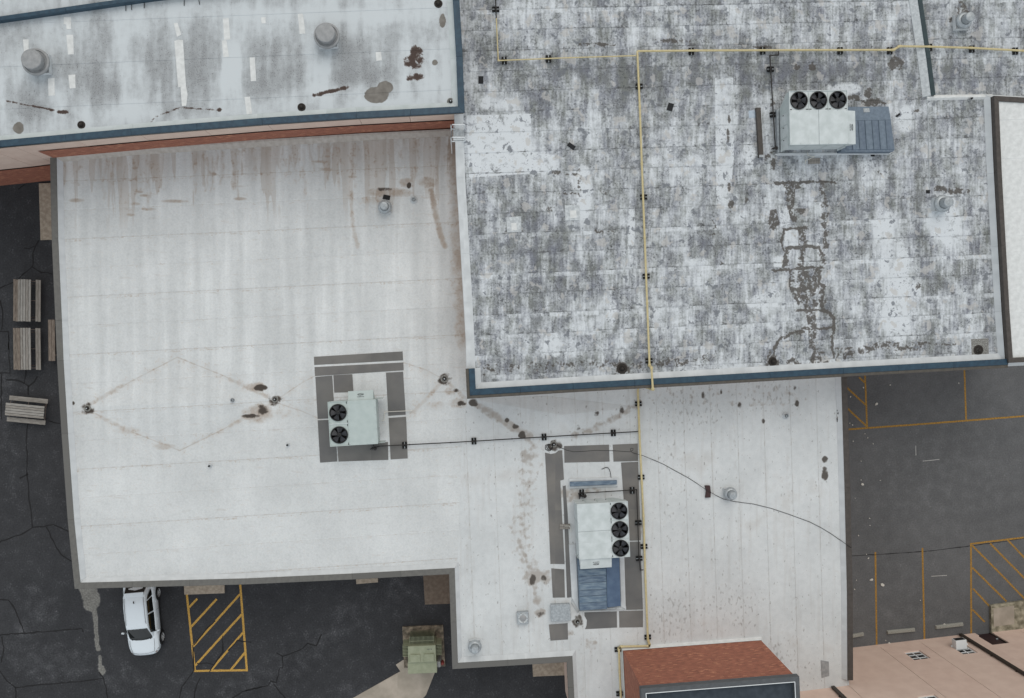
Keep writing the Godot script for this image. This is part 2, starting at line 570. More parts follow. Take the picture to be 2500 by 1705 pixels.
	M.fascia_grey = mottled(rgb(74, 77, 80), rgb(84, 87, 90), 197, 0.02, 0.4, 0.6, 0.0, 0.02)
	M.ink = plain(rgb(60, 64, 66), 0.8)
	M.litter = plain(rgb(196, 194, 186), 0.9)
	M.cable = plain(rgb(44, 42, 42), 0.7)
	M.pvc = plain(rgb(206, 204, 196), 0.5)

func wood_material(a: Color, b: Color, sd: int) -> StandardMaterial3D:
	var n := 256
	var g := noise_bytes(sd, 0.06, n, n, 1, 8, 4)
	var g2 := noise_bytes(sd + 3, 0.15, n, n, 1, 16, 3)
	var d := PackedByteArray()
	d.resize(n * n * 3)
	for i in n * n:
		var t := clampf(0.5 + (g[i] / 255.0 - 0.5) * 1.2 + (g2[i] / 255.0 - 0.5) * 0.8, 0, 1)
		for k in 3: d[i * 3 + k] = int(clampf(lerpf(a[k], b[k], t), 0, 1) * 255)
	var m := StandardMaterial3D.new()
	m.albedo_texture = ImageTexture.create_from_image(Image.create_from_data(n, n, false, Image.FORMAT_RGB8, d))
	m.uv1_triplanar = true
	m.uv1_scale = Vector3.ONE * 0.9
	m.roughness = 0.9
	return m
func brick_material() -> StandardMaterial3D:      # bricks of a couple of pixels: courses of 68 mm, too far to pick apart
	var n := 960
	var m2 := 544
	var g := noise_bytes(3, 0.01, n, m2, 1, 1, 3)
	var d := PackedByteArray()
	d.resize(n * m2 * 3)
	for y in m2:
		var row := y / 17
		for x in n:
			var xx := (x + (24 if row % 2 else 0)) % n
			var k := hash1(xx / 48, row + 900)
			var c := Vector3(138, 84, 67).lerp(Vector3(164, 104, 82), k)
			if k > 0.94: c = Vector3(182, 124, 96)
			if y % 17 < 2 or xx % 48 < 2: c = Vector3(150, 112, 96)
			c *= 0.94 + 0.12 * g[y * n + x] / 255.0
			var i := (y * n + x) * 3
			d[i] = int(clampf(c.x, 0, 255))
			d[i + 1] = int(clampf(c.y, 0, 255))
			d[i + 2] = int(clampf(c.z, 0, 255))
	var m := StandardMaterial3D.new()
	m.albedo_texture = ImageTexture.create_from_image(Image.create_from_data(n, m2, false, Image.FORMAT_RGB8, d))
	m.roughness = 0.95
	return m
# an upright wall face with its own uv in metres (brick print is 4.2 m x 2.18 m)
func wall_uv(st: SurfaceTool, a: Vector2, b: Vector2, y0: float, y1: float, out: Vector2) -> void:
	var l := a.distance_to(b)
	var q := [v3(a, y0), v3(b, y0), v3(b, y1), v3(a, y1)]
	var uv := [Vector2(0, y0 / 2.18), Vector2(l / 4.2, y0 / 2.18), Vector2(l / 4.2, y1 / 2.18), Vector2(0, y1 / 2.18)]
	var n: Vector3 = (q[2] - q[0]).cross(q[1] - q[0])
	var o3 := Vector3(out.x, 0, out.y).normalized()
	var order := [0, 1, 2, 0, 2, 3] if n.dot(o3) > 0 else [0, 2, 1, 0, 3, 2]
	for o in order:
		st.set_normal(o3)
		st.set_uv(uv[o])
		st.add_vertex(q[o])
# membrane rolls laid side by side: strips run along dirv, lapped like shingles
func membrane(roof: Node, poly: PackedVector2Array, y: float, dirv: Vector2, width: float, phase: float, m: Material, rect: Rect2) -> void:
	var nv := Vector2(-dirv.y, dirv.x)
	var lo := 1e9
	var hi := -1e9
	for p in poly:
		lo = minf(lo, p.dot(nv))
		hi = maxf(hi, p.dot(nv))
	var k0 := int(floor((lo - phase) / width))
	var k1 := int(ceil((hi - phase) / width))
	for k in range(k0, k1):
		var a := phase + k * width
		var b := a + width
		var s := PackedVector2Array([nv * a - dirv * 200, nv * a + dirv * 200, nv * b + dirv * 200, nv * b - dirv * 200])
		for piece in Geometry2D.intersect_polygons(poly, s):
			if absf(signed_area(piece)) < 0.2: continue
			var st := S()
			var ix := Geometry2D.triangulate_polygon(piece)
			for i in range(0, ix.size(), 3):
				var t := []
				for j in 3:
					var q: Vector2 = piece[ix[i + j]]
					t.append(v3(q, y + 0.002 + 0.012 * (q.dot(nv) - a) / width))
				tri(st, t[0], t[1], t[2], Vector3.UP, rect)
			var sg := signf(signed_area(piece))
			for i in piece.size():
				var p: Vector2 = piece[i]
				var q: Vector2 = piece[(i + 1) % piece.size()]
				var e := q - p
				quad(st, v3(p, y - 0.01), v3(q, y - 0.01), v3(q, y + 0.002 + 0.012 * (q.dot(nv) - a) / width), v3(p, y + 0.002 + 0.012 * (p.dot(nv) - a) / width), Vector3(e.y * sg, 0, -e.x * sg), rect)
			put(st, "membrane_sheet", m, roof)

# ================================================================= GROUND
func build_ground() -> void:
	var st := S()
	var g := PackedVector2Array([Vector2(-400, -400), Vector2(400, -400), Vector2(400, 400), Vector2(-400, 400)])
	cap(st, g, -0.05)
	var base := put(st, "ground", mottled(rgb(58, 59, 62), rgb(70, 71, 73), 201, 0.01, 0.1, 0.95, 0.0, 0.05))
	base.set_meta("kind", "structure")
	var rect := Rect2(-36, -26, 74, 52)
	var ppm := 21.0
	var w := int(rect.size.x * ppm)
	var h := int(rect.size.y * ppm)
	var n1 := noise_bytes(301, 0.008, w, h, 1, 1, 5)
	var n2 := noise_bytes(302, 0.05, w, h, 1, 1, 4)
	var n3 := noise_bytes(303, 0.45, w, h, 1, 1, 2)
	var dust := zeros(w * h)
	var grey := zeros(w * h)
	var c12 := [600.0, 1255.0, 0.28394]
	stroke(dust, w, h, ppm, rect, 0, Z(c12[0], c12[1], c12[2], [1380, 560, 1180, 640, 980, 800, 800, 950, 660, 1090, 480, 1210, 250, 1330, 60, 1430, -120, 1500]), 1.5, 0.5)
	stroke(dust, w, h, ppm, rect, 0, Z(c12[0], c12[1], c12[2], [1330, 560, 1300, 640, 1240, 700]), 1.3, 0.55)
	stroke(dust, w, h, ppm, rect, 0, Z(c12[0], c12[1], c12[2], [850, 1560, 1000, 1500]), 1.2, 0.5)
	for b in [[100, 1490, 50, 60, 0.6], [130, 1620, 110, 60, 0.7], [60, 1530, 40, 40, 0.6], [300, 1660, 80, 40, 0.55], [20, 1000, 30, 260, 0.5], [70, 1440, 25, 25, 0.6], [460, 1640, 60, 60, 0.3], [30, 1600, 40, 60, 0.5], [700, 1650, 80, 50, 0.45]]:
		dot_stain(dust, w, h, ppm, rect, 0, b[0], b[1], b[2], b[3], b[4])
	for b in [[2300, 1170, 260, 190, 0.35], [2200, 1400, 120, 90, 0.25], [2240, 1500, 160, 30, 0.5], [2420, 1010, 200, 60, 0.2]]:
		dot_stain(dust, w, h, ppm, rect, 0, b[0], b[1], b[2], b[3], b[4])
	var c11 := [0.0, 1255.0, 0.28394]
	stroke(grey, w, h, ppm, rect, 0, Z(0, 1255, 0.28394, [745, 600, 765, 700, 785, 760]), 0.62, 1.25)
	stroke(grey, w, h, ppm, rect, 0, Z(0, 1255, 0.28394, [800, 790, 812, 850, 815, 900, 820, 1000, 830, 1120, 840, 1160]), 0.17, 1.1)
	stroke(grey, w, h, ppm, rect, 0, Z(0, 1255, 0.28394, [855, 1230, 855, 1300, 870, 1350]), 0.13, 0.95)
	stroke(grey, w, h, ppm, rect, 0, Z(0, 1255, 0.28394, [868, 1330, 878, 1350]), 0.24, 1.0)
	var d := PackedByteArray()
	d.resize(w * h * 3)
	var split := P2(1500, 800, 0).x
	for y in h:
		for x in w:
			var i := y * w + x
			var a := n1[i] / 255.0
			var b := n2[i] / 255.0
			var f := n3[i] / 255.0
			var right := 1.0 if rect.position.x + x / ppm > split else 0.0
			var r0 := lerpf(50.0, 93.0, right) + (a - 0.5) * 10.0 + (b - 0.5) * 10.0 + (f - 0.5) * 22.0
			var du := dust[i]
			if du > 0.0:
				r0 += sst(0.2, 1.2, du + (b - 0.5) * 0.75 + (f - 0.5) * 0.6) * lerpf(20.0, 12.0, right)
			if right < 0.5 and b > 0.72 and f > 0.62: r0 += 12.0
			if right < 0.5 and f > 0.86: r0 += 16.0
			if right > 0.5 and f > 0.9: r0 += 12.0
			var rr := r0
			var gg := r0 + 1.0
			var bb := r0 + lerpf(4.0, 2.5, right)
			var gr := grey[i]
			if gr > 0.0:
				var k := sst(0.30, 0.5, gr + (b - 0.5) * 0.9)
				var gv := 116.0 + (f - 0.5) * 60.0 + (b - 0.5) * 20.0
				rr = lerpf(rr, gv, k)
				gg = lerpf(gg, gv - 1.0, k)
				bb = lerpf(bb, gv - 5.0, k)
			d[i * 3] = int(clampf(rr, 0, 255))
			d[i * 3 + 1] = int(clampf(gg, 0, 255))
			d[i * 3 + 2] = int(clampf(bb, 0, 255))
	st = S()
	cap(st, PackedVector2Array([rect.position, Vector2(rect.end.x, rect.position.y), rect.end, Vector2(rect.position.x, rect.end.y)]), 0.0, 1.0, rect)
	var lot := put(st, "asphalt_pavement", sheet_mat(w, h, d, 0.95))
	lot.set_meta("kind", "structure")
	# cracks sealed with tar
	var cl := []
	cl += [Z(0, 400, 0.28394, [330, 660, 300, 710, 285, 770, 285, 870, 275, 885, 200, 945, 140, 1010, 60, 1040, -40, 1095]), Z(0, 400, 0.28394, [300, 710, 250, 730, 205, 725]), Z(0, 400, 0.28394, [275, 885, 350, 940, 400, 930, 450, 950])]
	cl += [Z(0, 400, 0.28394, [0, 1180, 15, 1250, 20, 1350, 10, 1430]), Z(0, 400, 0.28394, [-20, 1440, 75, 1440, 72, 1600]), Z(0, 400, 0.28394, [-20, 180, 40, 165, 110, 145]), Z(0, 400, 0.28394, [155, 225, 215, 178])]
	cl += [Z(0, 820, 0.28394, [70, 0, 75, 130, 85, 320, -10, 322]), Z(0, 820, 0.28394, [10, 330, 10, 720]), Z(0, 820, 0.28394, [220, 300, 210, 410, 245, 435, 240, 510]), Z(0, 820, 0.28394, [50, 380, 130, 380, 210, 410]), Z(0, 820, 0.28394, [245, 435, 290, 400, 320, 350])]
	cl += [Z(0, 820, 0.28394, [235, 760, 225, 900, 230, 1000, 232, 1150, 240, 1300, 255, 1450, 280, 1650]), Z(0, 820, 0.28394, [410, 730, 515, 755]), Z(0, 820, 0.28394, [165, 1225, 240, 1190])]
	cl += [Z(0, 1255, 0.28394, [-20, 250, 100, 205, 200, 170, 275, 120, 370, 110, 455, 92, 520, 120, 600, 155]), Z(0, 1255, 0.28394, [400, 115, 440, 200, 480, 290, 540, 370, 625, 415]), Z(0, 1255, 0.28394, [-10, 740, 70, 745, 110, 790, 160, 900, 205, 1025])]
	cl += [Z(0, 1255, 0.28394, [-10, 1045, 205, 1025, 360, 1015, 550, 1000, 700, 990, 715, 1020]), Z(0, 1255, 0.28394, [15, 1060, 30, 1150, 10, 1280]), Z(0, 1255, 0.28394, [-10, 1350, 60, 1440, 130, 1495, 140, 1620]), Z(0, 1255, 0.28394, [130, 1495, 350, 1470, 700, 1440, 890, 1415, 850, 1360])]
	cl += [Z(0, 1255, 0.28394, [890, 1415, 910, 1500, 925, 1620]), Z(0, 1255, 0.28394, [1655, 1130, 1660, 1250, 1670, 1340, 1560, 1490, 1540, 1620]), Z(0, 1255, 0.28394, [1720, 1410, 1680, 1500, 1660, 1620]), Z(0, 1255, 0.28394, [1910, 1050, 1915, 1190, 1840, 1300, 1800, 1360]), Z(0, 1255, 0.28394, [1660, 1130, 1760, 1010, 1850, 920])]
	cl += [Z(0, 1255, 0.28394, [1960, 1180, 2040, 1090, 2160, 1105]), Z(0, 1255, 0.28394, [1980, 1600, 2080, 1530, 2254, 1490]), Z(0, 1255, 0.28394, [1690, 1290, 1780, 1285, 1840, 1300])]
	cl += [Z(600, 1255, 0.28394, [650, 1035, 605, 1135, 530, 1115, 490, 1160, 380, 1205, 315, 1225, 320, 1330, 295, 1320, 260, 1450, 215, 1440, 190, 1480, 0, 1520]), Z(600, 1255, 0.28394, [265, 1195, 315, 1225]), Z(600, 1255, 0.28394, [240, 1460, 300, 1540, 380, 1640])]
	for i in cl.size():
		var pts := []
		for p in cl[i]: pts.append(P2(p.x, p.y, 0.0))
		st = S()
		ribbon(st, pts, 0.062, 0.008, 0.03)
		put(st, "crack_seal", M.crack, lot)
	st = S()
	var seam := []
	for p in Z(1800, 1205, 0.3155, [880, 486, 1200, 466, 1500, 446, 1810, 406, 2300, 340]): seam.append(P2(p.x, p.y, 0))
	ribbon(st, seam, 0.04, 0.004, 0.012)
	put(st, "paving_seam", M.crack, lot)
	# painted markings
	markings("hatched_marking", "yellow hatched no-parking box painted beside the white car", M.yellow, 0.125, 0.004, [
		Z(0, 1255, 0.28394, [1605, 690, 1675, 1358]), Z(0, 1255, 0.28394, [1668, 1352, 2130, 1345]), Z(0, 1255, 0.28394, [2063, 590, 2122, 1355]),
		Z(0, 1255, 0.28394, [1625, 805, 1695, 730]), Z(0, 1255, 0.28394, [1640, 975, 1862, 733]), Z(0, 1255, 0.28394, [1660, 1140, 2062, 692]), Z(0, 1255, 0.28394, [1678, 1305, 2077, 865]), Z(0, 1255, 0.28394, [1810, 1348, 2090, 1020]), Z(0, 1255, 0.28394, [1982, 1345, 2112, 1185])])
	markings("bay_marking", "faded orange bay lines with hatching under the blue edge of the stained roof", M.yellow_worn, 0.11, 0.004, [
		Z(1700, 900, 0.347, [1187, 20, 1203, 420]), Z(1700, 900, 0.347, [1145, 62, 1187, 100]), Z(1700, 900, 0.347, [1050, 125, 1195, 260]), Z(1700, 900, 0.347, [1055, 272, 1200, 408]),
		Z(1700, 900, 0.347, [1040, 431, 1650, 387, 2400, 328]), Z(1700, 900, 0.347, [1886, -30, 1900, 372])])
	markings("bay_marking", "faded orange parking bay lines and hatching facing the concrete wheel stops", M.yellow_worn, 0.11, 0.004, [
		Z(1800, 1205, 0.3155, [1070, 455, 1080, 1176]), Z(1800, 1205, 0.3155, [1434, 422, 1450, 1132]), Z(1800, 1205, 0.3155, [1810, 385, 1812, 1096]), Z(1800, 1205, 0.3155, [1802, 392, 2300, 332]),
		Z(1800, 1205, 0.3155, [1818, 402, 2050, 635, 2300, 895]), Z(1800, 1205, 0.3155, [1958, 388, 2300, 735]), Z(1800, 1205, 0.3155, [2093, 360, 2300, 580]), Z(1800, 1205, 0.3155, [1820, 575, 2085, 836]), Z(1800, 1205, 0.3155, [1825, 738, 1952, 872]), Z(1800, 1205, 0.3155, [1820, 898, 1917, 996])])
	markings("survey_marking", "thin pale dashes painted on the open grey asphalt lane", M.white_worn, 0.04, 0.004, [Z(1700, 900, 0.347, [1545, 543, 1547, 612]), Z(1700, 900, 0.347, [1595, 652, 1712, 640]), Z(1700, 900, 0.347, [1655, 1463, 1765, 1457])])
	# concrete landings flush with doors, a step high
	for c in [
		["concrete_landing", M.concrete, Z(0, 400, 0.28394, [330, 168, 480, 163, 490, 650, 345, 656]), 0.12],
		["concrete_landing", M.concrete, Z(0, 1255, 0.28394, [1577, 590, 1926, 580, 1928, 684, 1583, 697]), 0.12],
		["concrete_landing", M.concrete, Z(600, 1255, 0.28394, [945, 545, 1135, 535, 1136, 590, 950, 606]), 0.1],
		["concrete_landing", M.concrete_dark, Z(600, 1255, 0.28394, [1523, 500, 1830, 485, 1835, 772, 1540, 782]), 0.03],
		["concrete_landing", M.concrete, Z(1200, 1255, 0.28394, [350, 1265, 720, 1245, 720, 1386, 358, 1402]), 0.08],
		["concrete_ramp", M.concrete_pale, [Vector2(800, 1740), Vector2(977, 1640), Vector2(966, 1624), Vector2(984, 1612), Vector2(1062, 1642), Vector2(1040, 1698), Vector2(1000, 1740)], 0.02],
		["concrete_apron", M.concrete_stained, [Vector2(2420, 1479.5), Vector2(2560, 1460), Vector2(2560, 1545), Vector2(2422, 1556)], 0.2]]:
		st = S()
		prism(st, flat(c[2], c[3]), -0.02, c[3], 0.015)
		put(st, c[0], c[1]).set_meta("kind", "structure")
	st = S()
	prism(st, flat([Vector2(2426, 1487), Vector2(2477, 1479), Vector2(2477, 1524), Vector2(2427, 1531)], 0.21), 0.19, 0.212, 0.004)
	var slab := put(st, "concrete_panel", M.concrete_pale, get_node("concrete_apron"))
	slab.set_meta("label", "paler square panel set in the concrete apron")

func markings(called: String, label: String, m: Material, wid: float, y: float, lines: Array) -> void:
	var o := Node3D.new()
	o.name = numbered(called)
	add_child(o)
	o.set_meta("kind", "structure")
	o.set_meta("label", label)
	var k := 0
	for l in lines:
		var pts := []
		for p in l: pts.append(P2(p.x, p.y, 0.0))
		var st := S()
		ribbon(st, pts, wid, y + 0.0004 * k, 0.004)
		put(st, "stripe", m, o)
		k += 1

# ================================================================= LOW WING (white membrane roof, grey edge)
func build_low_wing() -> void:
	var ec := RL + 0.28
	var west := [Vector2(122, 380), Vector2(126, 582), Vector2(135, 783), Vector2(139, 881), Vector2(150, 1060), Vector2(165, 1270), Vector2(182, 1438), Vector2(600, 1427), Vector2(860, 1415), Vector2(1097, 1402), Vector2(1101, 1520), Vector2(1105, 1634), Vector2(1240, 1626), Vector2(1385, 1617), Vector2(1388, 1680), Vector2(1394, 1800)]
	var east := [Vector2(2062, 850), Vector2(2068, 924), Vector2(2076, 1190), Vector2(2082, 1450), Vector2(2083, 1662)]
	var wl := flat(west, ec)
	var el := flat(east, ec)
	var body := PackedVector2Array(wl)
	body.append(P2(2090, 1800, ec))
	for i in range(el.size() - 1, -1, -1): body.append(el[i])
	body.append(P2(1600, 850, RL))
	body.append(P2(1180, 830, RL))
	body.append(P2(1146, 600, RL))
	body.append(P2(1128, 290, RL))
	body.append(P2(700, 318, RL))
	var t := thing("school_wing", "low white-roofed school wing with grey metal roof edge between the taller blocks", "building")
	# walls under the roof edge
	var st := S()
	var wp := inset(body, 0.32)
	sides(st, wp, 0.0, wp, RL - 0.2)
	put(st, "wall", M.pink[0], t)
	# deck
	st = S()
	prism(st, inset(body, 0.1), RL - 0.25, RL - 0.012)
	var roof := put(st, "roof", M.curb_white, t)
	# the two fields of membrane
	var rw := Rect2(P2(110, 280, RL), Vector2(24.0, 31.0))
	var mw := low_texture(rw)
	var west_field := PackedVector2Array()
	var div := [P2(1136, 905, RL), P2(1128, 1080, RL), P2(1119, 1310, RL), P2(1112, 1640, RL)]
	var inner := inset(body, 0.2)
	var half_w := PackedVector2Array([Vector2(-60, -60), Vector2(P2(1146, 290, RL).x, -60), P2(1146, 600, RL) + Vector2(0.1, 0), P2(1150, 900, RL), div[1], div[2], div[3], Vector2(div[3].x - 0.1, 60), Vector2(-60, 60)])
	var axis := Vector2(cos(0.052), -sin(0.052))
	for q in Geometry2D.intersect_polygons(inner, half_w):
		membrane(roof, q, RL, axis, 1.52, 0.35, mw, rw)
	var re := Rect2(P2(1100, 815, RL), Vector2(22.6, 22.0))
	var me := low_east_texture(re)
	for q in Geometry2D.clip_polygons(inner, half_w):
		membrane(roof, q, RL, Vector2(sin(0.04), cos(0.04)), 1.5, 0.1, me, re)
	# edge flashing that climbs to the metal, then the metal itself
	for l in [[wl, -1.0, M.coping_grey], [el, 1.0, M.coping_brown]]:
		lengths(t, "edge_flashing", l[0], [Vector2(0.30, ec - 0.05), Vector2(0.52, RL + 0.02), Vector2(0.52, RL - 0.02), Vector2(0.28, RL - 0.02)], l[1], [M.flash], 4.2, 0.002)
		lengths(t, "coping", l[0], [Vector2(0.0, ec - 0.36), Vector2(-0.02, ec - 0.02), Vector2(0.0, ec), Vector2(0.30, ec - 0.012), Vector2(0.31, ec - 0.2), Vector2(0.1, ec - 0.36)], l[1], l[2], 3.2, 0.004)
	# upstand where the roof meets the taller north-west wall
	var up := flat([Vector2(124, 386), Vector2(330, 367), Vector2(640, 347), Vector2(880, 332), Vector2(1108, 321)], RL + 0.16)
	lengths(t, "wall_flashing", up, [Vector2(-0.1, RL + 0.30), Vector2(0.0, RL + 0.28), Vector2(0.22, RL + 0.02), Vector2(0.22, RL - 0.02), Vector2(-0.1, RL - 0.02)], 1.0, [mottled(rgb(164, 156, 148), rgb(186, 180, 174), 215, 0.02, 0.4, 0.9, 0.0, 0.03)], 4.5, 0.002)
	# crickets that shed water to the drains
	for c in [[[Vector2(222, 992), Vector2(432, 872), Vector2(660, 975), Vector2(438, 1102)], mw, rw, 0.26], [[Vector2(684, 970), Vector2(762, 916), Vector2(766, 1022)], mw, rw, 0.08], [[Vector2(992, 886), Vector2(1076, 925), Vector2(996, 1012)], mw, rw, 0.08], [[Vector2(1156, 975), Vector2(1340, 968), Vector2(1556, 995), Vector2(1440, 1048), Vector2(1344, 1076)], me, re, 0.2]]:
		var poly := flat(c[0], RL)
		var mid := centre(poly)
		st = S()
		for i in poly.size():
			tri(st, v3(poly[i], RL + 0.018), v3(poly[(i + 1) % poly.size()], RL + 0.018), v3(mid, RL + c[3]), Vector3.UP, c[2])
		sides(st, poly, RL - 0.01, poly, RL + 0.018, c[2])
		put(st, "cricket", c[1], roof)
	# grey walkway pads round the two roof units
	var pads := []
	for q in [[585, 182, 1348, 135, 1352, 212, 588, 252], [590, 270, 1355, 230, 1357, 297, 594, 347], [597, 355, 742, 343, 765, 710, 617, 716], [752, 340, 915, 332, 925, 485, 760, 490], [1205, 318, 1352, 310, 1375, 680, 1225, 690], [1228, 708, 1378, 697, 1392, 1055, 1245, 1065], [617, 728, 770, 722, 785, 1082, 638, 1092], [785, 950, 1222, 915, 1225, 1068, 797, 1083]]:
		pads.append(Z(600, 820, 0.28394, q))
	pads.append(Z(1100, 850, 0.28394, [977, 845, 1363, 832, 1368, 978, 980, 987]))
	pads.append(Z(1100, 850, 0.28394, [1395, 832, 1610, 823, 1613, 972, 1402, 978]))
	pads.append([Vector2(1516.6, 1130), Vector2(1558, 1128), Vector2(1565, 1320), Vector2(1530, 1321)])
	pads.append([Vector2(1530, 1324), Vector2(1564, 1323), Vector2(1570, 1489), Vector2(1528.6, 1490), Vector2(1524, 1362)])
	pads.append([Vector2(1330.6, 1106), Vector2(1345, 1109), Vector2(1356, 1107), Vector2(1364, 1100.5), Vector2(1372.6, 1100), Vector2(1377, 1171), Vector2(1368, 1174), Vector2(1372, 1255), Vector2(1378.5, 1378), Vector2(1344, 1377.6), Vector2(1339, 1255)])
	pads.append([Vector2(1374, 1188), Vector2(1381, 1186), Vector2(1386, 1255), Vector2(1395, 1459), Vector2(1384.6, 1460), Vector2(1377, 1255)])
	pads.append([Vector2(1346, 1388.5), Vector2(1377.5, 1391), Vector2(1379.5, 1459.5), Vector2(1349.7, 1460)])
	pads.append([Vector2(1427, 1496), Vector2(1506, 1493.6), Vector2(1506.7, 1533), Vector2(1428.6, 1537), Vector2(1432, 1528), Vector2(1433, 1515), Vector2(1427, 1504)])
	pads.append([Vector2(1511.5, 1493), Vector2(1570, 1491), Vector2(1570, 1532), Vector2(1512.4, 1533)])
	pads.append([Vector2(1340, 1526), Vector2(1386, 1522.5), Vector2(1387, 1562), Vector2(1344, 1565)])
	for i in pads.size():
		st = S()
		prism(st, flat(pads[i], RL + 0.03), RL + 0.012, RL + 0.03, 0.004)
		put(st, "walkway_pad", M.pad[(i * 7 + i / 3) % 3], roof)
	for q in [[2004.5, 1613, 2024, 1616, 2025, 1651, 2007, 1656]]:
		st = S()
		prism(st, flat([Vector2(q[0], q[1]), Vector2(q[2], q[3]), Vector2(q[4], q[5]), Vector2(q[6], q[7])], RL + 0.03), RL + 0.005, RL + 0.04, 0.01)
		put(st, "splash_pad", M.vent_grey, roof)

func low_texture(rect: Rect2) -> StandardMaterial3D:
	var ppm := 38.0
	var w := int(rect.size.x * ppm)
	var h := int(rect.size.y * ppm)
	var n1 := noise_bytes(401, 0.006, w, h, 1, 1, 5)
	var n2 := noise_bytes(402, 0.05, w, h, 1, 1, 4)
	var n3 := noise_bytes(403, 0.5, w, h, 1, 1, 1)
	var sv := noise_bytes(404, 0.03, w, h, 1, 14, 4)
	var sh := noise_bytes(405, 0.09, w, h, 5, 1, 4)
	var sl := noise_bytes(407, 0.03, w, h, 1, 7, 4)
	var sc := noise_bytes(408, 0.035, w, h, 1, 24, 4)
	var n5 := noise_bytes(409, 0.16, w, h, 1, 1, 3)
	var brown := zeros(w * h)
	var dark := zeros(w * h)
	var dia := [[222, 985, 330, 925, 432, 872], [432, 872, 540, 915, 650, 968], [232, 1010, 330, 1058, 438, 1100], [438, 1100, 540, 1050, 660, 985], [684, 970, 735, 935, 775, 914], [985, 885, 1040, 903, 1075, 922], [1076, 935, 1040, 970, 1000, 1010], [680, 985, 740, 1005, 785, 1025], [1095, 935, 1130, 965, 1150, 985]]
	for l in dia:
		var pts := []
		for i in range(0, l.size(), 2): pts.append(Vector2(l[i], l[i + 1]))
		stroke(brown, w, h, ppm, rect, RL, pts, 0.055, 0.62)
		stroke(brown, w, h, ppm, rect, RL, pts, 0.5, 0.30)
	for l in [[222, 985, 300, 940], [245, 1018, 320, 1055], [560, 925, 650, 968], [1076, 935, 1010, 1005], [560, 1040, 660, 985], [1095, 935, 1150, 985]]:
		stroke(brown, w, h, ppm, rect, RL, [Vector2(l[0], l[1]), Vector2(l[2], l[3])], 0.18, 0.60)
	for b in [[626, 946, 26, 16, 1.0], [636, 1003, 34, 22, 0.95], [610, 1018, 28, 10, 1.0], [630, 1012, 50, 26, 0.75], [310, 1050, 40, 12, 0.6], [400, 1090, 34, 10, 0.7], [1063, 990, 30, 14, 0.5], [950, 470, 70, 14, 0.8], [905, 490, 40, 14, 0.5], [185, 489, 22, 6, 0.9], [425, 491, 40, 5, 0.85], [586, 485, 20, 5, 0.8], [1045, 445, 30, 16, 0.75], [990, 445, 20, 14, 0.9], [1120, 985, 30, 16, 0.7], [1100, 955, 20, 14, 0.6], [690, 1010, 40, 16, 0.45]]:
		dot_stain(brown, w, h, ppm, rect, RL, b[0], b[1], b[2], b[3], b[4])
	for b in [[635, 947, 20, 10, 1.0], [610, 1016, 26, 7, 0.95], [640, 1000, 20, 14, 0.7], [998, 452, 7, 9, 1.2], [213, 998, 20, 20, 0.75], [671, 975, 22, 22, 0.6], [1085, 926, 22, 22, 0.75], [167, 905, 4, 10, 1.1], [170, 958, 5, 8, 1.0], [178, 984, 4, 6, 0.9], [178, 1080, 3, 16, 0.9], [939, 462, 26, 6, 0.7], [1125, 985, 16, 8, 0.8], [1113, 952, 12, 8, 0.8]]:
		dot_stain(dark, w, h, ppm, rect, RL, b[0], b[1], b[2], b[3], b[4])
	stroke(brown, w, h, ppm, rect, RL, [Vector2(1052, 465), Vector2(1066, 540), Vector2(1080, 590), Vector2(1086, 600)], 0.22, 0.9)
	stroke(brown, w, h, ppm, rect, RL, [Vector2(858, 470), Vector2(859, 540), Vector2(872, 602)], 0.18, 0.55)
	stroke(brown, w, h, ppm, rect, RL, [Vector2(1120, 440), Vector2(1124, 600), Vector2(1130, 740), Vector2(1136, 830)], 0.75, 0.72)
	stroke(brown, w, h, ppm, rect, RL, [Vector2(1120, 620), Vector2(1122, 640)], 0.5, 1.0)
	stroke(brown, w, h, ppm, rect, RL, [Vector2(1112, 360), Vector2(1118, 440)], 0.7, 0.9)
	var dr := RandomNumberGenerator.new()
	dr.seed = 77
	for k in 90:
		var px := dr.randf_range(140, 1110)
		if k > 60: px = [330.0, 350.0, 520.0, 590.0, 715.0, 880.0, 1000.0, 1080.0][k % 8] + dr.randf_range(-26, 26)
		var py := 388.0 - (px - 124.0) * 0.068 + dr.randf_range(0, 40)
		var ln := dr.randf_range(20, 110)
		var pts := [Vector2(px, py)]
		var steps := 5
		for j in steps:
			px += dr.randf_range(-5, 5)
			py += ln / steps * dr.randf_range(0.6, 1.4)
			pts.append(Vector2(px, py))
		stroke(brown, w, h, ppm, rect, RL, pts, dr.randf_range(0.06, 0.16), dr.randf_range(0.3, 0.52))
		if k % 8 == 0: dot_stain(brown, w, h, ppm, rect, RL, px, py + 2, dr.randf_range(8, 24), 4.5, 0.75)
	# where the top edge of the field lies, for the runs of rust-brown water stain below the brick wall
	var yt := PackedFloat32Array()
	yt.resize(w)
	var run := PackedFloat32Array()
	run.resize(w)
	var run2 := PackedFloat32Array()
	run2.resize(w)
	for x in w:
		var wx := rect.position.x + x / ppm
		yt[x] = P2(640, 352, RL).y - (wx - P2(640, 352, RL).x) * 0.058
		var a := hash1(int(floor(wx * 0.9 + 40.3)), 3)
		var b := hash1(int(floor(wx * 3.1 + 11.7)), 5)
		run[x] = 0.5 + 3.0 * a * b + (1.2 if b > 0.72 else 0.0)
		run2[x] = b
	var d := PackedByteArray()
	d.resize(w * h * 3)
	var nv := Vector2(sin(0.052), cos(0.052))
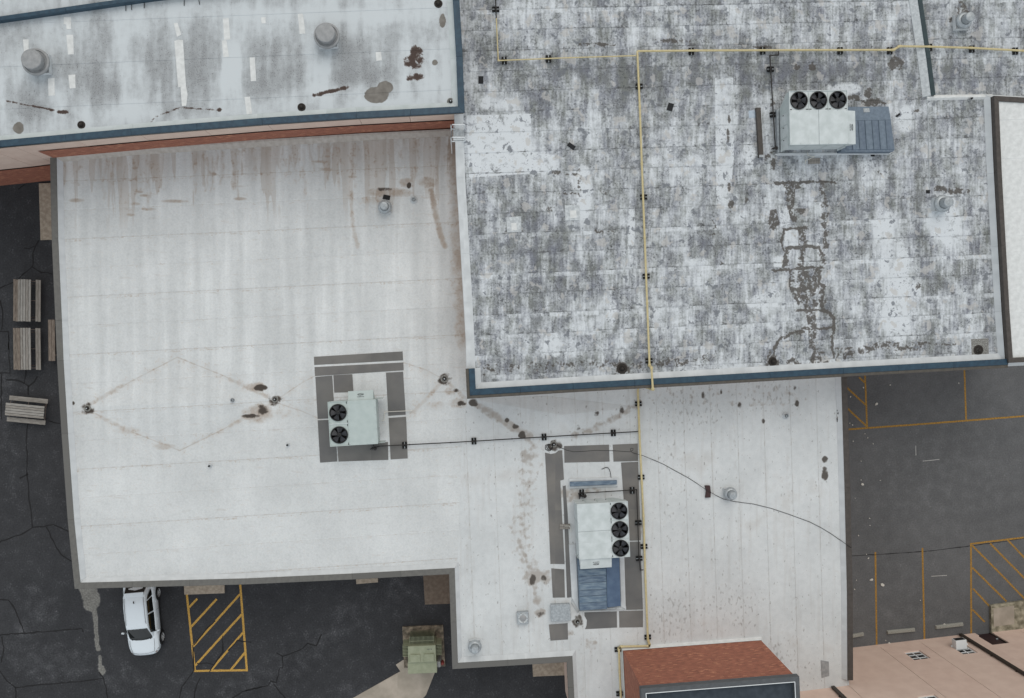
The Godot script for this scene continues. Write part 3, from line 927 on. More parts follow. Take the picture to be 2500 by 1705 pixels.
	for y in h:
		for x in w:
			var i := y * w + x
			var wx := rect.position.x + x / ppm
			var wz := rect.position.y + y / ppm
			var a := n1[i] / 255.0
			var b := n2[i] / 255.0
			var f := n3[i] / 255.0
			var s := sv[i] / 255.0
			var hz := sh[i] / 255.0
			var v := (wx * nv.x + wz * nv.y - 0.35) / 1.52
			var row := int(floor(v))
			var fr := v - row
			var p5 := n5[i] / 255.0
			var lum := 203.0 + (a - 0.5) * 16.0 + (f - 0.5) * 9.0 + (p5 - 0.5) * 17.0 + (b - 0.5) * 10.0
			var south := clampf((wz - 2.0) / 8.0, 0.0, 1.0)
			lum -= maxf(0.0, s - 0.45) * 26.0 * (1.0 - south * 0.85) * (0.4 + a)
			lum += maxf(0.0, 0.40 - s) * 30.0 * (1.0 - south)
			var bl := hash1(int(floor(wx * 0.4 + hash1(row / 2, 9) * 5.0)), row / 2 + 70)
			lum += (bl - 0.5) * 5.0 * (1.0 - south * 0.7)
			var br := 0.0
			if hz > 0.72: br += (hz - 0.72) * 1.2 * (0.2 + a)
			if p5 > 0.70 and b > 0.52: br += 0.20
			# dirt caught along the laps, in dashes
			var major := row % 2 == 0
			if fr < 0.022: br += (0.30 if major else 0.08) + 0.18 * sst(0.5, 0.75, b)
			elif fr < 0.11: br += (0.34 if major else 0.14) * sst(0.55, 0.74, p5 * 0.6 + hz * 0.45)
			if fr > 0.975 and major: lum += 5.0
			# runs of water stain below the wall
			var dz := wz - yt[x]
			if dz < 4.6:
				var col := sc[i] / 255.0
				var wob := (sl[i] / 255.0 - 0.5)
				var edge := col + wob * 0.6 - sst(0.5, 3.8, dz) * 0.26
				var k := sst(0.40, 0.46, edge)
				var rim := k * (1.0 - sst(0.46, 0.51, edge))
				br += (k * (0.22 + 0.18 * run2[x]) + rim * 0.10) * sst(4.6, 2.6, dz) * (0.7 + 0.5 * p5)
				br += 0.42 * sst(2.4, 0.1, dz) * sst(0.2, 0.8, s * 0.6 + a * 0.4)
			var q := brown[i]
			if q > 0.0: br += sst(0.16, 1.05, q + (b - 0.5) * 0.55 + (p5 - 0.5) * 0.35) * 0.85
			var k2 := dark[i]
			var dk := sst(0.38, 0.8, k2 + (b - 0.5) * 0.9 + (f - 0.5) * 0.2) if k2 > 0.0 else 0.0
			br = clampf(br, 0.0, 1.0)
			var r := lerpf(lum, 163.0, br)
			var g := lerpf(lum + 3.0, 151.0, br)
			var c := lerpf(lum + 3.5, 140.0, br)
			r = lerpf(r, 70.0, dk)
			g = lerpf(g, 63.0, dk)
			c = lerpf(c, 57.0, dk)
			d[i * 3] = int(clampf(r, 0, 255))
			d[i * 3 + 1] = int(clampf(g, 0, 255))
			d[i * 3 + 2] = int(clampf(c, 0, 255))
	return sheet_mat(w, h, d)

func low_east_texture(rect: Rect2) -> StandardMaterial3D:
	var ppm := 38.0
	var w := int(rect.size.x * ppm)
	var h := int(rect.size.y * ppm)
	var n1 := noise_bytes(501, 0.006, w, h, 1, 1, 5)
	var n2 := noise_bytes(502, 0.055, w, h, 1, 1, 4)
	var n3 := noise_bytes(503, 0.5, w, h, 1, 1, 1)
	var n4 := noise_bytes(504, 0.13, w, h, 1, 2, 3)
	var vs := noise_bytes(505, 0.06, w, h, 1, 14, 4)
	var spots := zeros(w * h)
	var brown := zeros(w * h)
	var dark := zeros(w * h)
	for b in [[1690, 990, 130, 90, 0.95], [1880, 960, 120, 80, 0.9], [1640, 1230, 60, 180, 0.6], [1640, 1500, 90, 90, 1.0], [1780, 1480, 110, 110, 0.85], [1900, 1600, 60, 60, 0.95], [1830, 1600, 50, 60, 0.7], [1740, 1360, 90, 120, 0.5], [1990, 1640, 60, 40, 0.7], [1490, 1010, 60, 40, 0.6], [1300, 1000, 70, 40, 0.5], [1960, 1200, 60, 160, 0.35], [1620, 1100, 60, 80, 0.7], [1680, 1560, 110, 40, 0.6]]:
		dot_stain(spots, w, h, ppm, rect, RL, b[0], b[1], b[2], b[3], b[4])
	stroke(brown, w, h, ppm, rect, RL, [Vector2(1155, 982), Vector2(1200, 1010), Vector2(1240, 1035), Vector2(1290, 1065)], 0.34, 0.9)
	stroke(brown, w, h, ppm, rect, RL, [Vector2(1400, 1065), Vector2(1450, 1045), Vector2(1510, 1015), Vector2(1560, 985)], 0.30, 0.75)
	stroke(brown, w, h, ppm, rect, RL, [Vector2(1300, 1090), Vector2(1290, 1160), Vector2(1285, 1220), Vector2(1270, 1290), Vector2(1278, 1350), Vector2(1300, 1400)], 0.9, 0.55)
	stroke(brown, w, h, ppm, rect, RL, [Vector2(1265, 1320), Vector2(1285, 1365), Vector2(1300, 1420), Vector2(1318, 1490)], 0.22, 0.75)
	for b in [[1302, 1407, 30, 32, 1.0], [1328, 1408, 24, 26, 0.9], [1700, 965, 200, 30, 0.38], [1900, 965, 140, 34, 0.4], [1318, 1495, 18, 18, 0.9], [1310, 1465, 16, 20, 0.8], [1360, 1540, 30, 14, 0.5], [1440, 1570, 20, 30, 0.5], [1450, 1575, 12, 16, 0.7], [1390, 1205, 40, 30, 0.8], [1420, 1190, 30, 20, 0.5], [1285, 1115, 22, 24, 0.85], [1282, 1155, 16, 16, 0.6], [1500, 1500, 20, 8, 0.5], [1900, 960, 90, 16, 0.45], [1830, 985, 140, 10, 0.55], [1390, 1545, 16, 10, 0.8], [1560, 1288, 10, 30, 0.9], [1448, 1195, 40, 16, 0.6]]:
		dot_stain(brown, w, h, ppm, rect, RL, b[0], b[1], b[2], b[3], b[4])
	for b in [[1156, 983, 14, 12, 1.1], [1237, 1025, 8, 8, 1.1], [1274, 1062, 12, 12, 1.1], [1258, 1040, 12, 8, 0.8], [1300, 1415, 10, 18, 1.0], [1326, 1412, 10, 10, 0.8], [1355, 1088, 22, 18, 0.95], [1410, 1518, 18, 20, 0.85], [2013, 1122, 10, 12, 0.95], [2013, 1157, 11, 24, 1.0], [2047, 1015, 8, 22, 1.1], [1862, 1028, 6, 8, 0.9], [1945, 985, 7, 10, 0.9], [1940, 948, 6, 10, 0.8], [1715, 963, 6, 14, 0.8], [1760, 955, 4, 10, 0.8], [1805, 990, 8, 10, 0.8], [1320, 1500, 14, 10, 0.5], [1455, 1010, 9, 9, 0.8], [1410, 1043, 8, 10, 0.7], [1517, 1000, 8, 12, 0.8]]:
		dot_stain(dark, w, h, ppm, rect, RL, b[0], b[1], b[2], b[3], b[4])
	var d := PackedByteArray()
	d.resize(w * h * 3)
	var nv := Vector2(-cos(0.04), sin(0.04))
	for y in h:
		for x in w:
			var i := y * w + x
			var wx := rect.position.x + x / ppm
			var wz := rect.position.y + y / ppm
			var a := n1[i] / 255.0
			var b := n2[i] / 255.0
			var f := n3[i] / 255.0
			var e := n4[i] / 255.0
			var v := (wx * nv.x + wz * nv.y - 0.1) / 1.5
			var fr := v - floorf(v)
			var lum := 202.0 + (a - 0.5) * 16.0 + (f - 0.5) * 12.0 + (b - 0.5) * 12.0
			var br := 0.0
			if fr < 0.028: br += 0.14 + 0.2 * sst(0.5, 0.8, b)
			elif fr < 0.2 and int(floor(v)) % 2 == 0: br += 0.15 * sst(0.58, 0.8, e)
			br += 0.22 * sst(0.68, 0.95, a) + 0.12 * sst(0.7, 0.9, b) + 0.10 * sst(0.60, 0.85, vs[i] / 255.0)
			var q := brown[i]
			if q > 0.0: br += sst(0.36, 0.95, q + (b - 0.5) * 0.9) * 0.75
			var dk := 0.0
			var sp := spots[i]
			if sp > 0.0: dk = sst(0.66, 0.82, e + (b - 0.5) * 0.3 + (sp - 0.8) * 0.3) * 0.2
			if e > 0.86: dk = maxf(dk, 0.35)
			var k2 := dark[i]
			if k2 > 0.0: dk = maxf(dk, sst(0.4, 0.85, k2 + (b - 0.5) * 0.9) * 0.9)
			br = clampf(br, 0, 1)
			var r := lerpf(lum, 156.0, br)
			var g := lerpf(lum + 3.5, 149.0, br)
			var c := lerpf(lum + 4.5, 142.0, br)
			d[i * 3] = int(clampf(lerpf(r, 74.0, dk), 0, 255))
			d[i * 3 + 1] = int(clampf(lerpf(g, 69.0, dk), 0, 255))
			d[i * 3 + 2] = int(clampf(lerpf(c, 64.0, dk), 0, 255))
	return sheet_mat(w, h, d)

# ================================================================= MAIN BLOCK (stained roof, blue coping)
func build_main() -> void:
	var ec := RM + 0.4
	var t := thing("school_main_block", "main school block with the heavily stained grey-white roof and dark blue coping", "building")
	var wl := [Vector2(1085, -420), Vector2(1104, -60), Vector2(1110, 277), Vector2(1113, 360), Vector2(1115, 434), Vector2(1121, 530), Vector2(1126, 620), Vector2(1133, 740), Vector2(1138, 830), Vector2(1140, 905)]
	var south := [Vector2(1137, 901), Vector2(1140.5, 974), Vector2(1400, 958), Vector2(1700, 941), Vector2(2060, 920), Vector2(2463, 898)]
	var poly := flat(wl, RM)
	var sl := flat(south, ec)
	for p in sl: poly.append(p)
	poly.append(P2(2462, 882, RM))
	poly.append(P2(2446, 560, RM))
	poly.append(P2(2428, 234, RM))
	poly.append(P2(2600, 246, RM))
	poly.append(P2(2600, -420, RM))
	var st := S()
	var wp := inset(poly, 0.18)
	sides(st, wp, 0.0, wp, RM - 0.1)
	put(st, "wall", M.pink[0], t)
	st = S()
	prism(st, inset(poly, 0.06), RM - 0.3, RM - 0.012)
	var roof := put(st, "roof", M.curb_white, t)
	var rect := Rect2(P2(1090, -40, RM), Vector2(32.0, 20.8))
	var m := main_texture(rect)
	var axis := Vector2(cos(0.045), -sin(0.045))
	membrane(roof, inset(poly, 0.07), RM, axis, 1.02, 0.42, m, rect)
	# west edge: white membrane turned over a nailer, and the metal drip
	var west := flat(wl.slice(2), RM + 0.06)
	lengths(t, "edge_trim", west, [Vector2(-0.02, RM - 0.3), Vector2(-0.03, RM + 0.05), Vector2(0.0, RM + 0.08), Vector2(0.26, RM + 0.06), Vector2(0.42, RM + 0.012), Vector2(0.42, RM - 0.02), Vector2(0.05, RM - 0.02)], -1.0, [M.flash], 3.0, 0.002)
	# blue coping with a brown gutter along the south side and round the corner
	lengths(t, "gutter", sl, [Vector2(0.0, ec - 0.26), Vector2(-0.01, ec - 0.05), Vector2(0.02, ec - 0.04), Vector2(0.17, ec - 0.05), Vector2(0.17, ec - 0.3), Vector2(0.03, ec - 0.3)], -1.0, [M.gutter], 3.4, 0.004)
	lengths(t, "coping", sl, [Vector2(0.15, ec - 0.2), Vector2(0.15, ec - 0.03), Vector2(0.17, ec - 0.004), Vector2(0.44, ec + 0.02), Vector2(0.455, ec - 0.01), Vector2(0.455, RM - 0.01), Vector2(0.2, RM - 0.01)], -1.0, M.coping_blue, 3.3, 0.006)
	lengths(t, "cant_strip", sl, [Vector2(0.45, RM + 0.16), Vector2(0.75, RM + 0.03), Vector2(0.75, RM - 0.01), Vector2(0.45, RM - 0.01)], -1.0, [M.flash], 4.4, 0.002)
	# narrow dark coping of the expansion joint at the north-east
	var jl := flat(Z(1700, 0, 0.3442, [1555, -900, 1575, -20, 1640, 420, 1672, 676]), RM + 0.2)
	lengths(t, "joint_flashing", jl, [Vector2(-0.0, RM + 0.16), Vector2(0.0, RM + 0.2), Vector2(0.4, RM + 0.03), Vector2(0.4, RM - 0.01), Vector2(0.0, RM - 0.01)], 1.0, [M.curb_white], 4.0, 0.003)
	lengths(t, "joint_coping", jl, [Vector2(-0.2, RM), Vector2(-0.2, RM + 0.2), Vector2(-0.18, RM + 0.22), Vector2(0.02, RM + 0.22), Vector2(0.04, RM + 0.2), Vector2(0.04, RM)], 1.0, M.coping_teal, 3.4, 0.005)
	var kl := flat(Z(1700, 0, 0.3442, [1640, 688, 1850, 683, 2105, 680]), RM + 0.1)
	lengths(t, "curb_flashing", kl, [Vector2(-0.12, RM), Vector2(-0.02, RM + 0.1), Vector2(0.06, RM + 0.1), Vector2(0.16, RM)], 1.0, [M.membrane_patch], 4.0, 0.003)
	var ml := flat(Z(1700, 0, 0.3442, [1640, 700, 1650, 950, 1655, 1306]) + [Vector2(2270, 460)], RM + 0.03)
	lengths(t, "curb_flashing", ml, [Vector2(-0.025, RM), Vector2(-0.025, RM + 0.025), Vector2(0.025, RM + 0.025), Vector2(0.025, RM)], 1.0, [M.galv], 4.0, 0.003)
	# pieces welded onto the membrane
	for q in [[1379, 501, 1415, 501, 1416, 538, 1380, 539], [1236, 530.6, 1272.7, 528, 1273, 566, 1238, 568]]:
		st = S()
		prism(st, flat([Vector2(q[0], q[1]), Vector2(q[2], q[3]), Vector2(q[4], q[5]), Vector2(q[6], q[7])], RM + 0.03), RM + 0.01, RM + 0.035, 0.006)
		put(st, "roof_patch", M.curb_white, roof)
	for q in [[1391, 514, 1407, 514, 1408, 532, 1392, 533], [1248, 545, 1261, 545, 1262, 562, 1249, 564]]:
		st = S()
		prism(st, flat([Vector2(q[0], q[1]), Vector2(q[2], q[3]), Vector2(q[4], q[5]), Vector2(q[6], q[7])], RM + 0.04), RM + 0.03, RM + 0.05, 0.006)
		put(st, "roof_patch", M.membrane_patch, roof)

func main_texture(rect: Rect2) -> StandardMaterial3D:
	var ppm := 42.0
	var w := int(rect.size.x * ppm)
	var h := int(rect.size.y * ppm)
	var n1 := noise_bytes(601, 0.011, w, h, 1, 1, 5)
	var n2 := noise_bytes(602, 0.055, w, h, 1, 1, 5)
	var n3 := noise_bytes(603, 0.5, w, h, 1, 1, 1)
	var n4 := noise_bytes(604, 0.022, w, h, 1, 1, 4, 14.0)
	var sv := noise_bytes(605, 0.13, w, h, 1, 9, 4, 3.0)
	var sh := noise_bytes(606, 0.12, w, h, 9, 1, 4)
	var nm := noise_bytes(608, 0.04, w, h, 1, 1, 5, 20.0)
	var nf := noise_bytes(609, 0.17, w, h, 1, 1, 3)
	var lv := noise_bytes(610, 0.03, w, h, 1, 9, 5, 12.0)
	var rw := noise_bytes(611, 0.02, w, h, 4, 1, 3)
	var nb := noise_bytes(607, 0.03, w, h, 1, 2, 3)
	var bias := blobs(w, h, ppm, rect, RM, [
		[1220, 345, 75, 55, -0.75], [1300, 400, 55, 30, -0.6], [1160, 380, 30, 60, -0.6], [1410, 520, 28, 130, -0.35], [2190, 720, 60, 170, -0.5], [2140, 560, 40, 60, -0.35], [2305, 560, 50, 60, -0.9], [2300, 500, 40, 30, -0.5], [1350, 850, 60, 30, -0.35], [1700, 860, 90, 40, -0.2],
		[1290, 560, 150, 90, 0.34], [1330, 640, 200, 110, 0.18], [1200, 500, 70, 60, 0.15], [1480, 480, 50, 90, 0.18], [1260, 760, 140, 60, 0.10], [1580, 240, 120, 70, 0.32], [1380, 210, 160, 60, 0.22], [1320, 100, 140, 60, 0.16], [1700, 90, 160, 50, 0.2], [1980, 60, 200, 60, 0.12], [1950, 185, 130, 35, 0.5], [2040, 165, 80, 20, 0.25], [1830, 200, 60, 40, 0.2], [1660, 200, 90, 60, 0.18],
		[1300, 890, 160, 26, 0.42], [1560, 880, 140, 24, 0.42], [1730, 830, 60, 26, 0.2], [2250, 880, 200, 14, 0.12], [2260, 650, 26, 90, 0.34], [2330, 200, 140, 60, 0.28], [2300, 60, 120, 70, 0.1], [2340, 380, 60, 80, 0.05], [1750, 570, 70, 90, 0.12], [2070, 640, 60, 90, 0.14], [2090, 470, 60, 60, 0.1], [1680, 300, 50, 120, 0.0], [2240, 480, 24, 50, 0.3], [2250, 555, 24, 40, 0.4], [2330, 560, 40, 50, -0.2], [1930, 520, 40, 80, 0.2],
		[1480, 330, 60, 60, -0.2], [1640, 420, 70, 60, -0.3], [1150, 640, 20, 160, 0.1], [2160, 400, 60, 60, 0.08], [2360, 730, 60, 90, 0.12], [1600, 790, 80, 50, -0.12], [1450, 790, 90, 40, -0.15], [1900, 890, 300, 16, -0.2], [2200, 900, 220, 12, -0.4], [1780, 905, 160, 12, -0.4], [1250, 940, 100, 10, -0.2], [1480, 935, 120, 10, -0.3], [1600, 170, 260, 50, 0.45], [2000, 160, 230, 40, 0.5], [1350, 170, 160, 40, 0.3], [2330, 200, 160, 50, 0.35], [1240, 380, 120, 60, -0.3], [1600, 60, 400, 40, -0.2]], 0.52)
	var stain := zeros(w * h)
	var pale := zeros(w * h)
	for q in [[1138, 281, 1296, 277, 1297, 375, 1353, 377, 1353, 419, 1145, 433], [1745, 190, 1790, 189, 1792, 380, 1780, 505, 1748, 505], [1916, 562, 1948, 560, 1950, 598, 1914, 600], [1900, 500, 1925, 505, 1930, 545, 1905, 553]]:
		var pts := []
		for i in range(0, q.size(), 2): pts.append(Vector2(q[i], q[i + 1]))
		fill(pale, w, h, ppm, rect, RM, pts, 0.9 if q[0] == 1138 else 0.55)
	for q in [[2305, 540, 52, 62, 1.0], [2300, 500, 46, 40, 0.9], [1424, 470, 26, 100, 0.75], [2190, 720, 48, 170, 0.75], [2160, 560, 36, 60, 0.7], [1903, 638, 26, 18, 0.8], [1828, 380, 26, 50, 0.7], [2060, 215, 70, 16, 0.7], [2205, 290, 34, 42, 0.8], [1220, 250, 80, 22, 0.6], [1360, 840, 30, 40, 0.6], [1600, 780, 14, 90, 0.6], [1540, 560, 12, 110, 0.6], [1700, 640, 50, 16, 0.55], [1860, 740, 60, 40, 0.6], [1480, 760, 30, 60, 0.5], [1330, 640, 14, 60, 0.6], [1640, 350, 34, 60, 0.6], [2380, 800, 30, 60, 0.6]]:
		dot_stain(pale, w, h, ppm, rect, RM, q[0], q[1], q[2], q[3], q[4])
	for q in [[1912, 448, 1958, 443, 1959, 458, 1941, 462, 1938, 508, 1966, 508, 1968, 518, 1946, 527, 1943, 553, 1931, 536, 1921, 505, 1916, 470], [1944, 553, 1973, 551, 1968, 562, 1966, 600, 1949, 600, 1950, 570], [1880, 512, 1895, 510, 1903, 548, 1884, 556, 1876, 540], [1948, 662, 1976, 660, 1984, 700, 1976, 742, 1948, 738, 1944, 700], [1962, 742, 1988, 742, 1994, 800, 1990, 850, 1976, 850, 1972, 790], [1985, 850, 2000, 850, 2008, 890, 1990, 900, 1978, 880], [1925, 660, 1940, 660, 1940, 690, 1925, 700]]:
		var pts := []
		for i in range(0, q.size(), 2): pts.append(Vector2(q[i], q[i + 1]))
		fill(stain, w, h, ppm, rect, RM, pts, 0.60)
	for l in [[1890, 446, 1960, 445, 2012, 443, 2040, 446], [1912, 612, 1908, 590, 1913, 560, 1950, 555], [1920, 606, 1965, 602, 2000, 603, 2004, 616], [1888, 660, 1930, 657, 2010, 652], [1955, 602, 1960, 660], [2000, 660, 2000, 690, 2012, 697, 2006, 740, 2012, 757, 2036, 776, 2036, 805], [1945, 758, 2020, 757], [1935, 706, 1990, 706], [1960, 802, 2035, 800], [1920, 610, 1912, 650], [2034, 805, 2030, 850, 2036, 872], [1887, 870, 1900, 830, 1930, 812, 1962, 810], [1890, 893, 1930, 905, 1970, 900, 2020, 882], [1985, 860, 2010, 860], [1928, 700, 1950, 740]]:
		var pts := []
		for i in range(0, l.size(), 2): pts.append(Vector2(l[i], l[i + 1]))
		for seg in [jitter(pts, 2.2), jitter(pts, 3.5)]: stroke(stain, w, h, ppm, rect, RM, seg, rng.randf_range(0.06, 0.12), 0.82)
	for l in [[2008, 450, 2013, 505, 2016, 560, 2016, 602], [2006, 610, 2010, 650], [1985, 662, 1992, 742], [1916, 612, 1920, 655], [1960, 560, 1958, 650], [1998, 660, 2008, 750], [1930, 880, 1990, 905]]:
		var pts := []
		for i in range(0, l.size(), 2): pts.append(Vector2(l[i], l[i + 1]))
		stroke(stain, w, h, ppm, rect, RM, jitter(pts, 4.0), 0.26, 0.60)
	for b in [[1945, 163, 10, 10, 0.9], [1983, 163, 14, 12, 0.95], [2188, 155, 26, 22, 0.95], [2130, 250, 40, 14, 0.95], [2085, 238, 24, 10, 0.9], [2118, 225, 12, 22, 0.95], [1885, 250, 10, 14, 0.7], [1885, 545, 14, 28, 0.8], [1780, 290, 5, 16, 0.9], [1777, 330, 5, 28, 0.95], [1780, 455, 7, 14, 0.9], [1784, 500, 10, 26, 0.75], [1822, 487, 8, 8, 0.9], [1888, 400, 8, 22, 0.9], [1640, 100, 60, 8, 0.7], [1450, 108, 90, 7, 0.7], [1520, 900, 24, 22, 0.95], [1520, 900, 40, 34, 0.5], [1887, 883, 26, 24, 0.7], [2390, 855, 26, 26, 0.6], [2330, 465, 50, 12, 0.8], [2296, 460, 26, 10, 0.85], [2240, 695, 14, 14, 0.7], [1260, 905, 110, 10, 0.42], [1500, 925, 110, 10, 0.42], [1650, 880, 80, 14, 0.55], [2080, 850, 60, 6, 0.7], [2250, 838, 40, 8, 0.7], [2300, 840, 60, 5, 0.6], [1760, 640, 8, 10, 0.6], [1480, 470, 22, 10, 0.5], [1395, 472, 40, 5, 0.7], [1415, 445, 8, 60, 0.55], [1345, 510, 14, 12, 0.7], [1470, 565, 40, 8, 0.7], [1400, 425, 40, 5, 0.6], [1355, 420, 20, 8, 0.7], [2155, 420, 30, 8, 0.4], [1882, 380, 30, 20, 0.6], [1740, 560, 12, 30, 0.5], [2135, 335, 10, 6, 0.9], [2240, 270, 12, 6, 0.9], [2350, 20, 20, 40, 0.6], [2330, 45, 30, 14, 0.65], [1860, 115, 40, 6, 0.6]]:
		dot_stain(stain, w, h, ppm, rect, RM, b[0], b[1], b[2], b[3], b[4] * 0.86)
	stroke(stain, w, h, ppm, rect, RM, [Vector2(2040, 872), Vector2(2100, 855), Vector2(2160, 838), Vector2(2200, 850), Vector2(2250, 842)], 0.34, 0.56)
	stroke(stain, w, h, ppm, rect, RM, [Vector2(1160, 905), Vector2(1300, 893), Vector2(1420, 890), Vector2(1560, 888), Vector2(1700, 880), Vector2(1740, 868)], 0.4, 0.44)
	stroke(stain, w, h, ppm, rect, RM, [Vector2(1870, 880), Vector2(1885, 850), Vector2(1920, 815), Vector2(1960, 812)], 0.14, 0.55)
	var d := PackedByteArray()
	d.resize(w * h * 3)
	var nv := Vector2(sin(0.045), cos(0.045))
	for y in h:
		for x in w:
			var i := y * w + x
			var wx := rect.position.x + x / ppm
			var wz := rect.position.y + y / ppm
			var a := n1[i] / 255.0
			var b := n2[i] / 255.0
			var f := n3[i] / 255.0
			var e := n4[i] / 255.0
			var hz := sh[i] / 255.0
			var v := (wx * nv.x + wz * nv.y - 0.42) / 1.02 + (rw[i] / 255.0 - 0.5) * 0.07
			var row := int(floor(v))
			var s := sv[y * w + (x + int(hash1(row, 21) * 700.0)) % w] / 255.0
			var fr := v - row
			var ph := hash1(row, 1) * 3.0
			var blk := hash1(int(floor(wx * 0.62 + ph)), row) * 0.6 + hash1(int(floor(wx * 1.7 + ph * 2.0)), row + 300) * 0.4
			var mm := nm[i] / 255.0
			var ff := nf[i] / 255.0
			var lvv := lv[i] / 255.0
			var q := 0.30 + bias[i] * 0.55 + (a - 0.5) * 0.62 + (mm - 0.5) * 0.50 + (s - 0.5) * 0.50 + (lvv - 0.5) * 0.62 + (blk - 0.5) * 0.09 + (hz - 0.5) * 0.16 + (ff - 0.5) * 0.34
			if pale[i] > 0.0: q = lerpf(q, 0.02 + maxf(0.0, mm - 0.62) * 3.0, 0.85 * sst(0.25, 0.75, pale[i] + (lvv - 0.5) * 0.8 + (ff - 0.5) * 0.5))
			# each roll: cleaner where the paint pooled at its upper lap, dirtier along its lower one
			var band := sst(0.25, 0.75, hash1(row, 44))
			if fr < 0.16 + 0.1 * mm: q -= 0.34 * band * sst(0.42, 0.62, lvv * 0.5 + e * 0.5)
			var k := sst(-0.02, 1.24, q)
			var tint := nb[i] / 255.0
			var r := lerpf(208.0, 112.0, k) + (f - 0.5) * 16.0
			var g := lerpf(213.0, 115.0, k) + (f - 0.5) * 16.0
			var c := lerpf(217.0, lerpf(110.0, 126.0, tint), k) + (f - 0.5) * 16.0
			var dirt := sst(0.25, 0.75, k)
			if absf(mm - 0.5) < 0.022 and ff > 0.42:
				var q2 := 1.0 - 0.22 * dirt
				r *= q2
				g *= q2
				c *= q2
			if ff > 0.74:
				var q3 := 1.0 - 0.24 * dirt * sst(0.74, 0.84, ff)
				r *= q3
				g *= q3
				c *= q3 * 0.99
			if fr > 0.96 or fr < 0.012:
				var sk := (0.22 + 0.58 * sst(0.46, 0.72, b)) * (0.2 + 0.8 * sst(0.42, 0.62, a * 0.5 + e * 0.5))
				r = lerpf(r, 92, sk)
				g = lerpf(g, 93, sk)
				c = lerpf(c, 94, sk)
			elif fr > 0.86:
				var sk := 0.5 * sst(0.58, 0.8, b) * sst(0.3, 0.6, k)
				r = lerpf(r, 86, sk)
				g = lerpf(g, 86, sk)
				c = lerpf(c, 86, sk)
			# lifted paint: fine dark curls round blisters, pale plates, slate-coloured bare spots
			var cr := absf(e - 0.52)
			if cr < 0.012 and a > 0.47:
				r *= 0.76
				g *= 0.76
				c *= 0.77
			elif cr < 0.024 and a > 0.47:
				r += 10.0
				g += 10.0
				c += 10.0
			if e > 0.70 and tint > 0.5:
				r = lerpf(r, 186, 0.6)
				g = lerpf(g, 184, 0.6)
				c = lerpf(c, 180, 0.6)
			if e < 0.24 and b < 0.5:
				r = lerpf(r, 104, 0.7)
				g = lerpf(g, 108, 0.7)
				c = lerpf(c, 114, 0.7)
			if b > 0.76 and f > 0.5:
				r *= 0.8
				g *= 0.8
				c *= 0.8
			var sn := stain[i]
			if sn > 0.0:
				var sk := sst(0.42, 0.62, sn + (b - 0.5) * 0.8 + (ff - 0.5) * 0.5) * 0.80
				r = lerpf(r, 78.0 + (f - 0.5) * 26.0, sk)
				g = lerpf(g, 74.0 + (f - 0.5) * 26.0, sk)
				c = lerpf(c, 70.0 + (f - 0.5) * 26.0, sk)
			d[i * 3] = int(clampf(r, 0, 255))
			d[i * 3 + 1] = int(clampf(g, 0, 255))
			d[i * 3 + 2] = int(clampf(c, 0, 255))
	return sheet_mat(w, h, d)

